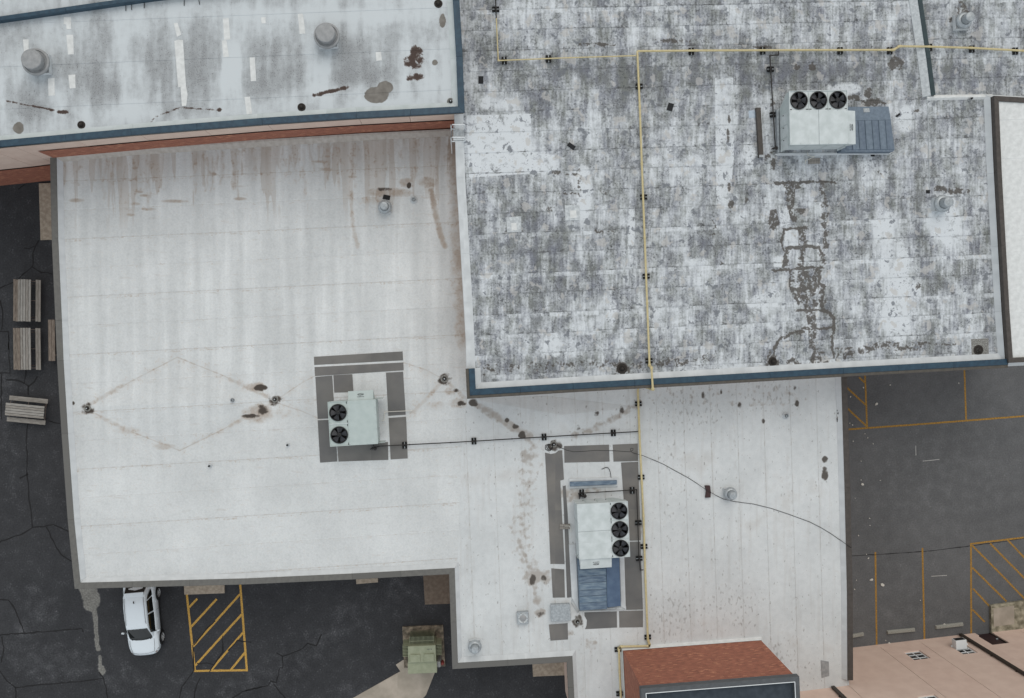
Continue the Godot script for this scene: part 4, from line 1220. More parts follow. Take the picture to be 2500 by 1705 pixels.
# ================================================================= NORTH-WEST BLOCK
func build_northwest() -> void:
	var ec := RU + 0.35
	var t := thing("school_north_block", "tall pink-walled school block with a dusty white roof ringed by blue coping", "building")
	var line := [Vector2(-420, 402), Vector2(-60, 366), Vector2(0, 358), Vector2(320, 329), Vector2(640, 303), Vector2(870, 288), Vector2(1134, 274), Vector2(1129, 137), Vector2(1121, 0), Vector2(1112, -160), Vector2(1100, -420)]
	var ol := flat(line, ec)
	var poly := PackedVector2Array(ol)
	poly.append(P2(-420, -420, ec))
	# core wall, then pink panels hung on it
	var st := S()
	var wp := inset(poly, 0.30)
	sides(st, wp, 0.0, wp, RU - 0.1)
	put(st, "wall", M.joint, t)
	var face := inset(poly, 0.26)
	var y_brick := 6.58
	var corner := P2(64, 450, 0)
	for i in range(0, 6):
		var a := face[i]
		var b := face[i + 1]
		var l := a.distance_to(b)
		var k := maxi(1, roundi(l / 3.2))
		for j in k:
			var p := a.lerp(b, float(j) / k + 0.01 / l)
			var q := a.lerp(b, float(j + 1) / k - 0.01 / l)
			var left_part := p.x < P2(94, 372, 6.5).x
			st = S()
			var y0 := 3.57 if left_part else y_brick
			var n := Vector2(q.y - p.y, -(q.x - p.x)).normalized() * -0.035
			prism(st, PackedVector2Array([p, q, q - n, p - n]), y0, RU - 0.12)
			put(st, "wall_panel", M.pink[j % 2], t)
	# brick: a band over the low roof, a plinth where the wall runs down to the ground
	for i in range(0, 6):
		var a := face[i]
		var b := face[i + 1]
		var out := Vector2(-(b.y - a.y), b.x - a.x).normalized()
		if out.y < 0: out = -out
		var xs := P2(94, 372, 6.5).x
		if b.x > xs:
			var a2 := a if a.x > xs else a.lerp(b, (xs - a.x) / (b.x - a.x))
			st = S()
			wall_uv(st, a2 + out * 0.05, b + out * 0.05, RL - 0.1, y_brick, out)
			put(st, "brick_band", M.brick, t)
		if a.x < xs:
			var b2 := b if b.x < xs else a.lerp(b, (xs - a.x) / (b.x - a.x))
			st = S()
			wall_uv(st, a + out * 0.05, b2 + out * 0.05, 0.0, 3.55, out)
			put(st, "brick_plinth", M.brick, t)
	st = S()
	prism(st, inset(poly, 0.2), RU - 0.3, RU - 0.012)
	var roof := put(st, "roof", M.curb_white, t)
	var rect := Rect2(P2(-60, -60, RU), Vector2(25.2, 9.6))
	membrane(roof, inset(poly, 0.25), RU, Vector2(cos(0.06), -sin(0.06)), 2.0, 0.3, nw_texture(rect), rect)
	lengths(t, "fascia", ol, [Vector2(0.05, ec - 0.5), Vector2(0.05, ec - 0.12), Vector2(0.22, ec - 0.12), Vector2(0.22, ec - 0.5)], -1.0, [M.gutter], 3.4, 0.003)
	lengths(t, "coping", ol, [Vector2(0.0, ec - 0.16), Vector2(-0.01, ec - 0.02), Vector2(0.01, ec), Vector2(0.29, ec - 0.015), Vector2(0.31, ec - 0.04), Vector2(0.31, RU - 0.01), Vector2(0.12, RU - 0.01)], -1.0, M.coping_blue, 3.3, 0.006)
	lengths(t, "cant_strip", ol, [Vector2(0.3, RU + 0.12), Vector2(0.6, RU + 0.02), Vector2(0.6, RU - 0.01), Vector2(0.3, RU - 0.01)], -1.0, [mottled(rgb(182, 190, 190), rgb(196, 203, 204), 217, 0.01, 0.3, 0.9, 0.0, 0.03)], 4.4, 0.002)
	# the parapet across the roof's north-west
	var pl := flat([Vector2(-420, 92), Vector2(-60, 58), Vector2(0, 50), Vector2(160, 27), Vector2(370, -3), Vector2(700, -40)], RU + 0.35)
	lengths(t, "parapet_coping", pl, [Vector2(0.0, RU - 0.01), Vector2(0.0, RU + 0.33), Vector2(0.02, RU + 0.35), Vector2(0.18, RU + 0.35), Vector2(0.2, RU + 0.33), Vector2(0.2, RU - 0.01)], -1.0, M.coping_blue, 3.3, 0.006)
	for q in [[1080, 45, 1080, 95], [1130, 40, 1130, 86], [1238, 22, 1238, 70], [1582, 0, 1582, 50], [1708, 0, 1716, 40]]:
		var z := Z(0, 0, 0.28394, q)
		st = S()
		tube(st, [P(z[0].x, z[0].y, RU + 0.06), P(z[1].x, z[1].y, RU + 0.04)], 0.016, 6)
		put(st, "cable_end", M.rubber, t)
	for q in [[545, 145, 608, 145, 610, 250, 570, 255, 566, 212, 546, 208], [568, 300, 628, 298, 632, 468, 582, 470], [585, 645, 645, 640, 648, 760, 597, 762], [195, 340, 243, 338, 245, 440, 205, 470], [410, 675, 465, 670, 470, 822, 415, 825], [1492, 200, 1525, 195, 1558, 300, 1520, 318], [1497, 352, 1535, 341, 1572, 345, 1598, 740, 1530, 752], [1550, 745, 1598, 740, 1612, 812, 1600, 910, 1562, 915], [1915, 160, 1965, 155, 1980, 340, 1925, 345], [1905, 350, 1945, 345, 1968, 490, 1920, 495], [2145, 495, 2190, 493, 2202, 695, 2155, 700], [2100, 835, 2148, 830, 2168, 980, 2120, 985]]:
		st = S()
		prism(st, flat(Z(0, 0, 0.28394, q), RU + 0.02), RU - 0.005, RU + 0.024, 0.004)
		put(st, "roof_patch", M.membrane_patch, roof)
	for q in [[445, 120, 490, 115, 512, 290, 462, 293], [1115, 450, 1163, 445, 1170, 520, 1122, 525], [130, 150, 170, 148, 170, 203, 135, 203]]:
		st = S()
		prism(st, flat(Z(600, 0, 0.28394, q), RU + 0.02), RU - 0.005, RU + 0.024, 0.004)
		put(st, "roof_patch", M.membrane_patch, roof)

func nw_texture(rect: Rect2) -> StandardMaterial3D:
	var ppm := 40.0
	var w := int(rect.size.x * ppm)
	var h := int(rect.size.y * ppm)
	var n1 := noise_bytes(701, 0.010, w, h, 1, 1, 4)
	var n2 := noise_bytes(702, 0.06, w, h, 1, 1, 4)
	var n3 := noise_bytes(703, 0.6, w, h, 1, 1, 1)
	var sv := noise_bytes(704, 0.03, w, h, 1, 6, 5, 10.0)
	var n5 := noise_bytes(705, 0.3, w, h, 1, 1, 2)
	var bias := blobs(w, h, ppm, rect, RU, [
		[210, 130, 40, 90, 0.5], [260, 200, 60, 70, 0.5], [400, 170, 40, 100, 0.5], [480, 150, 50, 110, 0.6], [640, 130, 30, 80, 0.5], [700, 150, 50, 70, 0.45], [850, 130, 50, 60, 0.7], [880, 175, 60, 30, 0.5], [830, 190, 80, 20, 0.4], [60, 230, 50, 60, 0.4], [90, 270, 70, 30, 0.35], [460, 265, 60, 20, 0.3], [650, 200, 70, 40, 0.4], [160, 150, 20, 60, 0.4], [1000, 70, 60, 40, 0.2], [340, 120, 24, 50, 0.35],
		[300, 200, 20, 80, -0.5], [560, 170, 26, 110, -0.6], [320, 270, 60, 30, -0.5], [770, 190, 26, 50, -0.6], [950, 262, 120, 22, -0.8], [1080, 180, 60, 60, -0.4], [620, 30, 400, 20, -0.2], [140, 250, 20, 40, -0.4], [800, 30, 200, 20, -0.3]], 0.22)
	var brown := zeros(w * h)
	var pond := zeros(w * h)
	for b in [[1012, 125, 14, 20, 0.95], [1005, 150, 22, 22, 1.0], [1020, 140, 16, 32, 1.0], [1015, 188, 24, 11, 0.95], [1000, 190, 12, 9, 0.8], [535, 267, 8, 6, 1.1], [126, 268, 8, 4, 1.0], [152, 273, 16, 6, 1.1], [198, 322, 14, 8, 0.5], [660, 280, 10, 3, 0.8]]:
		dot_stain(brown, w, h, ppm, rect, RU, b[0], b[1], b[2], b[3], b[4])
	stroke(brown, w, h, ppm, rect, RU, [Vector2(766, 233), Vector2(800, 224), Vector2(848, 213)], 0.12, 1.1)
	stroke(brown, w, h, ppm, rect, RU, [Vector2(15, 246), Vector2(60, 255), Vector2(120, 266)], 0.06, 0.75)
	stroke(brown, w, h, ppm, rect, RU, [Vector2(365, 300), Vector2(380, 284), Vector2(440, 262), Vector2(530, 268)], 0.06, 0.65)
	stroke(brown, w, h, ppm, rect, RU, [Vector2(130, 327), Vector2(172, 324)], 0.14, 1.0)
	stroke(brown, w, h, ppm, rect, RU, [Vector2(766, 277), Vector2(815, 274)], 0.1, 1.0)
	for b in [[918, 232, 33, 22, 1.0], [940, 212, 22, 16, 1.0], [1080, 51, 9, 20, 0.85], [44, 312, 14, 17, 0.8], [1061, 152, 8, 8, 0.8], [700, 235, 0.1, 0.1, 0.1]]:
		dot_stain(pond, w, h, ppm, rect, RU, b[0], b[1], b[2], b[3], b[4])
	var d := PackedByteArray()
	d.resize(w * h * 3)
	for y in h:
		for x in w:
			var i := y * w + x
			var a := n1[i] / 255.0
			var b := n2[i] / 255.0
			var f := n3[i] / 255.0
			var s := sv[i] / 255.0
			var p5 := n5[i] / 255.0
			var q := bias[i] * 0.95 + 0.12 + (a - 0.5) * 0.5 + (s - 0.5) * 1.0 + (b - 0.5) * 0.35
			var k := sst(-0.1, 1.25, q + (p5 - 0.5) * 0.25)
			var r := lerpf(198.0, 146.0, k)
			var g := lerpf(204.0, 149.0, k)
			var c := lerpf(207.0, 151.0, k)
			var sp := sst(0.74, 0.90, p5 * 0.55 + f * 0.45 + (k - 0.5) * 0.3)
			r = lerpf(r, 100, sp * 0.7)
			g = lerpf(g, 99, sp * 0.7)
			c = lerpf(c, 99, sp * 0.7)
			var pn := pond[i]
			if pn > 0.0:
				var pk := sst(0.25, 0.42, pn + (b - 0.5) * 0.4)
				var rim := sst(0.22, 0.3, pn + (b - 0.5) * 0.4) - sst(0.34, 0.46, pn + (b - 0.5) * 0.4)
				var dv := 118.0 - rim * 26.0 + (b - 0.5) * 30.0
				r = lerpf(r, dv + 2.0, pk)
				g = lerpf(g, dv - 2.0, pk)
				c = lerpf(c, dv - 8.0, pk)
			var bn := brown[i]
			if bn > 0.0:
				var bk := sst(0.34, 0.92, bn + (b - 0.5) * 1.3 + (p5 - 0.5) * 0.6)
				r = lerpf(r, 66.0 + (f - 0.5) * 20.0, bk * 0.95)
				g = lerpf(g, 52.0 + (f - 0.5) * 20.0, bk * 0.95)
				c = lerpf(c, 46.0 + (f - 0.5) * 20.0, bk * 0.95)
			d[i * 3] = int(clampf(r, 0, 255))
			d[i * 3 + 1] = int(clampf(g, 0, 255))
			d[i * 3 + 2] = int(clampf(c, 0, 255))
	return sheet_mat(w, h, d)

# ================================================================= NEIGHBOURS: east white roof, brick penthouse, pink south-east wall
func build_neighbours() -> void:
	var st := S()
	# east block
	var ye := RM + 0.55
	var t := thing("school_east_block", "clean white roof with brown coping beside the stained main roof", "building")
	var line := flat([Vector2(2640, 246), Vector2(2428, 234), Vector2(2436, 420), Vector2(2446, 600), Vector2(2455, 760), Vector2(2464, 886), Vector2(2640, 878)], ye)
	var poly := PackedVector2Array(line)
	sides(st, inset(poly, 0.1), 0.0, inset(poly, 0.1), ye - 0.3)
	put(st, "wall", M.pink[0], t)
	st = S()
	prism(st, inset(poly, 0.08), ye - 0.5, ye - 0.12)
	var er := put(st, "roof", M.curb_white, t)
	membrane(er, inset(poly, 0.1), ye - 0.11, Vector2(cos(0.045), -sin(0.045)), 2.0, 0.5, M.membrane_patch, Rect2())
	lengths(t, "coping", line, [Vector2(0.0, ye - 0.4), Vector2(-0.01, ye - 0.02), Vector2(0.01, ye), Vector2(0.23, ye - 0.01), Vector2(0.25, ye - 0.03), Vector2(0.25, ye - 0.2), Vector2(0.1, ye - 0.4)], -1.0, M.coping_brown, 3.2, 0.004)
	lengths(t, "base_flashing", line, [Vector2(-0.02, ye - 0.28), Vector2(-0.22, RM + 0.02), Vector2(-0.22, RM - 0.01), Vector2(-0.0, RM - 0.01)], -1.0, [M.flash], 4.0, 0.003)
	# brick penthouse
	var yp := 9.72
	t = thing("brick_penthouse", "red brick stair penthouse with grey parapet standing on the low white roof", "building")
	var nw := P2(1519.5, 1585.5, RL)
	var ne := P2(1855, 1560.5, RL)
	var along := (ne - nw).normalized()
	var back := Vector2(-along.y, along.x)
	var sw := nw + back * 9.0
	var se := ne + back * 9.0
	for q in [[nw, ne, -back], [nw, sw, -along], [ne, se, along], [sw, se, back]]:
		st = S()
		wall_uv(st, q[0], q[1], RL - 0.05, yp, q[2])
		put(st, "wall", M.brick, t)
	var pp := PackedVector2Array([nw, ne, se, sw])
	var big := inset(pp, -0.1)
	lengths(t, "coping", PackedVector2Array([big[3], big[0], big[1], big[2]]), [Vector2(0.0, yp), Vector2(0.0, yp + 0.34), Vector2(0.02, yp + 0.36), Vector2(0.26, yp + 0.36), Vector2(0.28, yp + 0.34), Vector2(0.28, yp)], 1.0, [M.fascia_grey], 9.0, 0.003)
	lengths(t, "edge_trim", PackedVector2Array([big[3], big[0], big[1], big[2]]), [Vector2(0.23, yp + 0.362), Vector2(0.23, yp + 0.375), Vector2(0.265, yp + 0.375), Vector2(0.265, yp + 0.362)], 1.0, [M.white_paint], 9.0, 0.003)
	st = S()
	prism(st, inset(pp, 0.1), yp - 0.2, yp + 0.12)
	put(st, "roof", M.roof_navy, t)
	st = S()
	var wb := PackedVector2Array([nw, ne, se, sw])
	sides(st, inset(wb, -0.12), RL + 0.0, inset(wb, -0.02), RL + 0.25)
	put(st, "base_flashing", M.membrane_patch, t)
	# window in the penthouse's west wall
	var wc := nw + back * 2.9
	var win := Node3D.new()
	st = S()
	var bw := Basis(Vector3(along.x, 0, along.y), Vector3.UP, Vector3(back.x, 0, back.y))
	box(st, v3(wc, RL + 2.2) - v3(along, 0) * 0.02, Vector3(0.06, 1.6, 1.3), bw)
	var wn := put(st, "window", M.white_paint, t)
	for k in 4:
		st = S()
		box(st, v3(wc + back * (-0.31 + 0.62 * (k % 2)), RL + 1.85 + 0.7 * (k / 2)) - v3(along, 0) * 0.04, Vector3(0.04, 0.6, 0.54), bw)
		put(st, "pane", M.glass, wn)
	# pink block to the south-east
	t = thing("school_south_block", "tall pink-painted panel wall with white grid windows facing the parking bays", "building")
	var base := [Vector2(1860, 1611), Vector2(2082, 1586), Vector2(2352, 1554), Vector2(2500, 1536), Vector2(2700, 1511)]
	var bl := flat(base, 0.0)
	var top := 10.6
	var bk := Vector2(0.12, 1.0).normalized()
	var back_poly := PackedVector2Array()
	for p in bl: back_poly.append(p + bk * 0.05)
	for i in range(bl.size() - 1, -1, -1): back_poly.append(bl[i] + bk * 14.0)
	st = S()
	prism(st, back_poly, 0.0, top)
	put(st, "core_wall", M.joint, t)
	# panels between the joints; openings are left in the panels they fall in
	var wa := P2(2082, 1586, 0)
	var wbp := P2(2500, 1536, 0)
	var dirw := (wbp - wa).normalized()
	var outw := Vector2(dirw.y, -dirw.x)
	var wall_len := 0.0
	var holes := []
	var w1a := PW(2206, 1596.4, wa, wbp)
	var w1b := PW(2273.6, 1611.5, wa, wbp)
	var w2a := PW(2322.5, 1582.6, wa, wbp)
	var w2b := PW(2389, 1597.8, wa, wbp)
	var da := PW(2382, 1553.7, wa, wbp)
	var db := PW(2466, 1574, wa, wbp)
	var w3a := PW(2240, 1707, wa, wbp)
	var u0 := func(p: Vector3) -> float: return (Vector2(p.x, p.z) - wa).dot(dirw)
	holes = [[u0.call(w1a), u0.call(w1b), w1a.y, w1b.y], [u0.call(w2a), u0.call(w2b), w2a.y, w2b.y], [u0.call(da), u0.call(db), 0.0, db.y], [u0.call(w3a), u0.call(w3a) + 1.0, w3a.y - 0.1, w3a.y + 1.2]]
	var ub := (P2(1860, 1611, 0) - wa).dot(dirw)
	var ue := (P2(2700, 1511, 0) - wa).dot(dirw)
	var joints := [ub]
	var jp := [P2(2142, 1579, 0), P2(2240, 1567.3, 0), P2(2352, 1554, 0), P2(2480, 1538.5, 0)]
	joints.append(-2.5)
	for j in jp: joints.append((j - wa).dot(dirw))
	joints.append(ue)
	for i in joints.size() - 1:
		var a: float = joints[i] + 0.012
		var b: float = joints[i + 1] - 0.012
		var rects := [Rect2(a, 0.42, b - a, top - 0.42)]
		for ho in holes:
			var hr := Rect2(ho[0], ho[2], ho[1] - ho[0], ho[3] - ho[2])
			var nxt := []
			for r in rects:
				var ins: Rect2 = r.intersection(hr)
				if ins.size.x < 0.02 or ins.size.y < 0.02:
					nxt.append(r)
					continue
				if ins.position.x > r.position.x + 0.01: nxt.append(Rect2(r.position.x, r.position.y, ins.position.x - r.position.x, r.size.y))
				if ins.end.x < r.end.x - 0.01: nxt.append(Rect2(ins.end.x, r.position.y, r.end.x - ins.end.x, r.size.y))
				if ins.position.y > r.position.y + 0.01: nxt.append(Rect2(ins.position.x, r.position.y, ins.size.x, ins.position.y - r.position.y))
				if ins.end.y < r.end.y - 0.01: nxt.append(Rect2(ins.position.x, ins.end.y, ins.size.x, r.end.y - ins.end.y))
			rects = nxt
		st = S()
		for r in rects: wall_block(st, wa, dirw, outw, r, -0.02, 0.1)
		put(st, "wall_panel", M.pink[i % 2], t)
	# a slightly redder plinth course along the ground
	var pl := [[ub, (P2(2382, 1553.7, 0) - wa).dot(dirw) - 0.02], [u0.call(db) + 0.02, ue]]
	for q in pl:
		st = S()
		wall_block(st, wa, dirw, outw, Rect2(q[0], 0.0, q[1] - q[0], 0.415), -0.02, 0.104)
		put(st, "plinth", M.pink[0], t)
	# windows
	for k in [0, 1, 3]:
		var ho: Array = holes[k]
		st = S()
		var fw := 0.07
		var ww: float = ho[1] - ho[0]
		var hh: float = ho[3] - ho[2]
		for r in [Rect2(ho[0], ho[2], ww, fw), Rect2(ho[0], ho[3] - fw, ww, fw), Rect2(ho[0], ho[2] + fw, fw, hh - 2 * fw), Rect2(ho[1] - fw, ho[2] + fw, fw, hh - 2 * fw), Rect2(ho[0] + ww / 2 - 0.03, ho[2] + fw, 0.06, hh - 2 * fw)]:
			wall_block(st, wa, dirw, outw, r, -0.03, 0.02)
		for j in [1, 2]:
			wall_block(st, wa, dirw, outw, Rect2(ho[0] + fw, ho[2] + hh * j / 3.0 - 0.03, ww / 2 - fw - 0.03, 0.06), -0.03, 0.018)
			wall_block(st, wa, dirw, outw, Rect2(ho[0] + ww / 2 + 0.03, ho[2] + hh * j / 3.0 - 0.03, ww / 2 - fw - 0.03, 0.06), -0.03, 0.018)
		var wnd := put(st, "window", M.white_paint, t)
		for c in 2:
			for j in 3:
				st = S()
				wall_block(st, wa, dirw, outw, Rect2(ho[0] + fw + c * (ww / 2 - fw + 0.03), ho[2] + hh * j / 3.0 + 0.03, ww / 2 - fw - 0.03, hh / 3.0 - 0.06), -0.03, -0.01)
				put(st, "pane", M.glass if (c + j) % 3 else M.glass_b, wnd)
	# door
	var dh: Array = holes[2]
	st = S()
	wall_block(st, wa, dirw, outw, Rect2(dh[0] + 0.06, 0.02, dh[1] - dh[0] - 0.12, dh[3] - 0.08), -0.04, -0.01)
	var door := put(st, "door", M.maroon, t)
	st = S()
	wall_block(st, wa, dirw, outw, Rect2(dh[1] - 0.28, 1.0, 0.12, 0.05), 0.0, 0.07)
	put(st, "handle", M.galv, door)
	st = S()
	for r in [Rect2(dh[0], 0.0, 0.06, dh[3]), Rect2(dh[1] - 0.06, 0.0, 0.06, dh[3]), Rect2(dh[0] + 0.06, dh[3] - 0.06, dh[1] - dh[0] - 0.12, 0.06)]:
		wall_block(st, wa, dirw, outw, r, -0.04, 0.03)
	put(st, "door_frame", M.brown_metal, t)
	# downspouts
	for q in [[2352.5, 1554.0, 0.0], [2014.5, 1659, RL]]:
		var p := PW(q[0], q[1], wa + outw * 0.2, wbp + outw * 0.2)
		var pb := Vector2(p.x, p.z)
		st = S()
		box(st, v3(pb, (q[2] + 0.15 + top) / 2.0), Vector3(0.2, top - q[2] - 0.15, 0.14), Basis(Vector3(dirw.x, 0, dirw.y), Vector3.UP, Vector3(-outw.x, 0, -outw.y)), 0.015)
		var ds := put(st, "downspout", M.brown_metal, t)
		for k in 3:
			st = S()
			box(st, v3(pb - outw * 0.03, q[2] + 1.2 + k * 2.2), Vector3(0.3, 0.06, 0.1), Basis(Vector3(dirw.x, 0, dirw.y), Vector3.UP, Vector3(-outw.x, 0, -outw.y)))
			put(st, "strap", M.brown_metal, ds)
	st = S()
	var rp := PackedVector2Array()
	for p in back_poly: rp.append(p)
	prism(st, inset(rp, -0.15), top + 0.002, top + 0.3)
	put(st, "parapet_cap", M.gutter, t)
	# window unit: a white box standing out of the second window
	var h2: Array = holes[1]
	var hw: float = (h2[1] - h2[0])
	var uc: Vector2 = wa + dirw * (h2[0] + hw * 0.40) + outw * 0.34
	var un := thing("window_air_conditioner", "white box air conditioner standing out of the pink wall's window", "air conditioner", v3(uc, h2[2] + 0.08))
	un.rotation.y = atan2(-dirw.y, dirw.x)
	st = S()
	box(st, Vector3(0, 0.22, 0), Vector3(0.68, 0.44, 0.56), Basis(), 0.015)
	put(st, "housing", M.white_paint, un)
	st = S()
	box(st, Vector3(0, 0.22, -0.285), Vector3(0.58, 0.34, 0.012))
	put(st, "grille", M.fan_black, un)
	st = S()
	box(st, Vector3(0.12, 0.0, 0.2), Vector3(1.05, 0.05, 0.12))
	put(st, "sill_board", M.white_paint, un)

func wall_block(st: SurfaceTool, o: Vector2, d: Vector2, out: Vector2, r: Rect2, z0: float, z1: float) -> void:
	var a := o + d * r.position.x
	var b := o + d * r.end.x
	prism(st, PackedVector2Array([a + out * z0, b + out * z0, b + out * z1, a + out * z1]), r.position.y, r.end.y)

# ================================================================= ROOF THINGS
func roof_unit(called: String, label: String, ry: float, htop: float, c: Array, nfans: int, mtop: Material, hood_from: float, hood_to: float, hood_len: float, split: bool) -> Node3D:
	# c: top corners in photograph pixels, fan edge first: [fan edge -a end, fan edge +a end, far edge +a end, far edge -a end]
	var q := flat(c, ry + htop)
	var mid := centre(q)
	var a := ((q[1] - q[0]).normalized() + (q[2] - q[3]).normalized()).normalized()
	var la := (q[0].distance_to(q[1]) + q[3].distance_to(q[2])) / 2.0
	var lb := (q[0].distance_to(q[3]) + q[1].distance_to(q[2])) / 2.0
	var u := thing(called, label, "air conditioner", v3(mid, ry), atan2(-a.y, a.x), "rooftop air conditioning units")
	var fd := lb * (0.40 if nfans == 2 else 0.355)          # depth of the fan bay
	var hb := lb / 2.0
	var ha := la / 2.0
	var y0 := 0.32
	var st := S()
	box(st, Vector3(0, 0.16, lb * 0.10), Vector3(la - 0.2, 0.32, lb * 0.74), Basis(), 0.02)
	put(st, "base_curb", M.galv, u)
	# cabinet: the fan end leans outwards towards the top
	st = S()
	var prof := [Vector2(-hb + 0.55, y0), Vector2(-hb + 0.02, htop - 0.42), Vector2(-hb + 0.02, htop - 0.05), Vector2(hb - 0.02, htop - 0.05), Vector2(hb - 0.02, y0)]
	for i in prof.size():
		var p: Vector2 = prof[i]
		var n: Vector2 = prof[(i + 1) % prof.size()]
		if i == 2: p = Vector2(-hb + fd, p.y)      # the fan bay is open at the top
		quad(st, Vector3(-ha + 0.02, p.y, p.x), Vector3(ha - 0.02, p.y, p.x), Vector3(ha - 0.02, n.y, n.x), Vector3(-ha + 0.02, n.y, n.x), Vector3(0, (p.y + n.y) / 2 - htop / 2, (p.x + n.x) / 2))
	for s in [-1.0, 1.0]:
		for i in range(1, prof.size() - 1):
			tri(st, Vector3(s * (ha - 0.02), prof[0].y, prof[0].x), Vector3(s * (ha - 0.02), prof[i].y, prof[i].x), Vector3(s * (ha - 0.02), prof[i + 1].y, prof[i + 1].x), Vector3(s, 0, 0))
	var cab := put(st, "cabinet", M.ac_side, u)
	for s in [-1.0, 1.0]:
		for k in 3:
			st = S()
			box(st, Vector3(s * (ha - 0.012), htop * 0.52, -hb + fd + 0.3 + k * 0.62), Vector3(0.012, htop * 0.6, 0.56), Basis(), 0.004)
			var pn := put(st, "access_panel", mtop, cab)
			st = S()
			box(st, Vector3(s * (ha + 0.004), htop * 0.5, -hb + fd + 0.08 + k * 0.62), Vector3(0.03, 0.1, 0.03))
			put(st, "latch", M.rubber, cab)
	for k in 3:
		st = S()
		box(st, Vector3(-la / 3.0 + k * la / 3.0, htop * 0.52, hb - 0.012), Vector3(la / 3.0 - 0.06, htop * 0.6, 0.012), Basis(), 0.004)
		put(st, "access_panel", mtop, cab)
	# top panels over the air handler
	var z0 := -hb + fd
	var cuts := [-ha, 0.0, ha] if split else [-ha, ha]
	for i in cuts.size() - 1:
		st = S()
		var x0: float = cuts[i] + (0.006 if i > 0 else 0.0)
		var x1: float = cuts[i + 1] - (0.006 if i < cuts.size() - 2 else 0.0)
		box(st, Vector3((x0 + x1) / 2, htop - 0.03, (z0 + hb) / 2), Vector3(x1 - x0, 0.06, hb - z0), Basis(), 0.012)
		put(st, "top_panel", mtop, u)
	for k in 14:
		st = S()
		var e := k % 7
		lathe(st, Vector3(-ha + 0.05 + (la - 0.1) * e / 6.0, htop, z0 + 0.05 if k < 7 else hb - 0.05), [Vector2(0.018, -0.002), Vector2(0.016, 0.008), Vector2(0, 0.01)], 8)
		put(st, "screw", M.galv, u)
	st = S()
	for k in 16: box(st, Vector3(-ha + 0.12 + (la - 0.24) * k / 15.0, (y0 + htop - 0.42) / 2, -hb + 0.27), Vector3(0.012, htop - 0.42 - y0, 0.03), Basis(Vector3.RIGHT, -0.45))
	put(st, "coil_guard", M.fan_black, u)
	# fan deck with a raised rim and dividers
	st = S()
	box(st, Vector3(0, htop - 0.02, -hb + 0.015), Vector3(la, 0.05, 0.03))
	for s in [-1.0, 1.0]: box(st, Vector3(s * (ha - 0.015), htop - 0.02, (-hb + z0) / 2 + 0.014), Vector3(0.03, 0.05, fd - 0.035))
	put(st, "deck_rim", mtop, u)
	var fl := la / nfans
	var fr := minf(fl * 0.47, fd * 0.46)
	if nfans == 2: fr = fd * 0.45
	for k in range(1, nfans):
		st = S()
		box(st, Vector3(-ha + fl * k, htop - 0.02, (-hb + z0) / 2 + 0.014), Vector3(0.03 if nfans == 3 else 0.07, 0.03, fd - 0.04))
		put(st, "divider", M.ac_side, u)
	for k in nfans:
		for e in [-0.42, 0.42]:
			st = S()
			box(st, Vector3(-ha + fl * (k + 0.5) + e * fl, htop - 0.02, z0 - 0.035), Vector3(0.12, 0.02, 0.025))
			put(st, "vent_slot", M.fan_black, u)
	st = S()
	for k in nfans:      # deck plates with round openings
		var cx := -ha + fl * (k + 0.5)
		var cz := (-hb + z0) / 2 + 0.01
		var x0 := -fl / 2
		var x1 := fl / 2
		var zz0 := -hb - cz
		var zz1 := z0 - cz
		var n := 48
		for j in n:
			var ring := []
			for e in [j, j + 1]:
				var an: float = TAU * e / n + PI / 4
				var dx := cos(an)
				var dz := sin(an)
				var tx := (x1 if dx > 0 else x0) / (dx if absf(dx) > 1e-5 else 1e-5)
				var tz := (zz1 if dz > 0 else zz0) / (dz if absf(dz) > 1e-5 else 1e-5)
				var tt := minf(absf(tx), absf(tz))
				ring.append([Vector3(cx + dx * (fr - 0.02), htop - 0.03, cz + dz * (fr - 0.02)), Vector3(cx + dx * tt, htop - 0.03, cz + dz * tt)])
			quad(st, ring[0][0], ring[0][1], ring[1][1], ring[1][0], Vector3.UP)
	put(st, "fan_deck", mtop, u)
	for k in nfans:
		var fc := Vector3(-ha + fl * (k + 0.5), htop - 0.03, (-hb + z0) / 2 + 0.01)
		st = S()
		lathe(st, fc, [Vector2(fr, 0.0), Vector2(fr + 0.006, 0.05), Vector2(fr - 0.004, 0.07), Vector2(fr - 0.045, 0.07), Vector2(fr - 0.05, 0.03), Vector2(fr - 0.05, 0.0)], 36)
		var fan := put(st, "fan", M.fan_black, u)
		st = S()
		lathe(st, fc, [Vector2(fr - 0.02, 0.0), Vector2(fr - 0.02, -0.42)], 30)
		lathe(st, fc, [Vector2(0.0, -0.42), Vector2(fr - 0.02, -0.42)], 30)
		put(st, "well", M.fan_black, fan)
		st = S()
		lathe(st, fc, [Vector2(0.11, -0.06), Vector2(0.11, 0.045), Vector2(0.075, 0.062), Vector2(0.0, 0.066)], 18)
		put(st, "hub", M.fan_black, fan)
		for e in 4:
			var an := PI * e / 4.0 + 0.2
			if e > 1: break
			st = S()
			tube(st, [fc + Vector3(cos(an) * -(fr - 0.03), 0.062, sin(an) * -(fr - 0.03)), fc + Vector3(cos(an) * (fr - 0.03), 0.062, sin(an) * (fr - 0.03))], 0.006, 5)
			put(st, "guard_bar", M.fan_black, fan)
		var off := rng.randf() * TAU
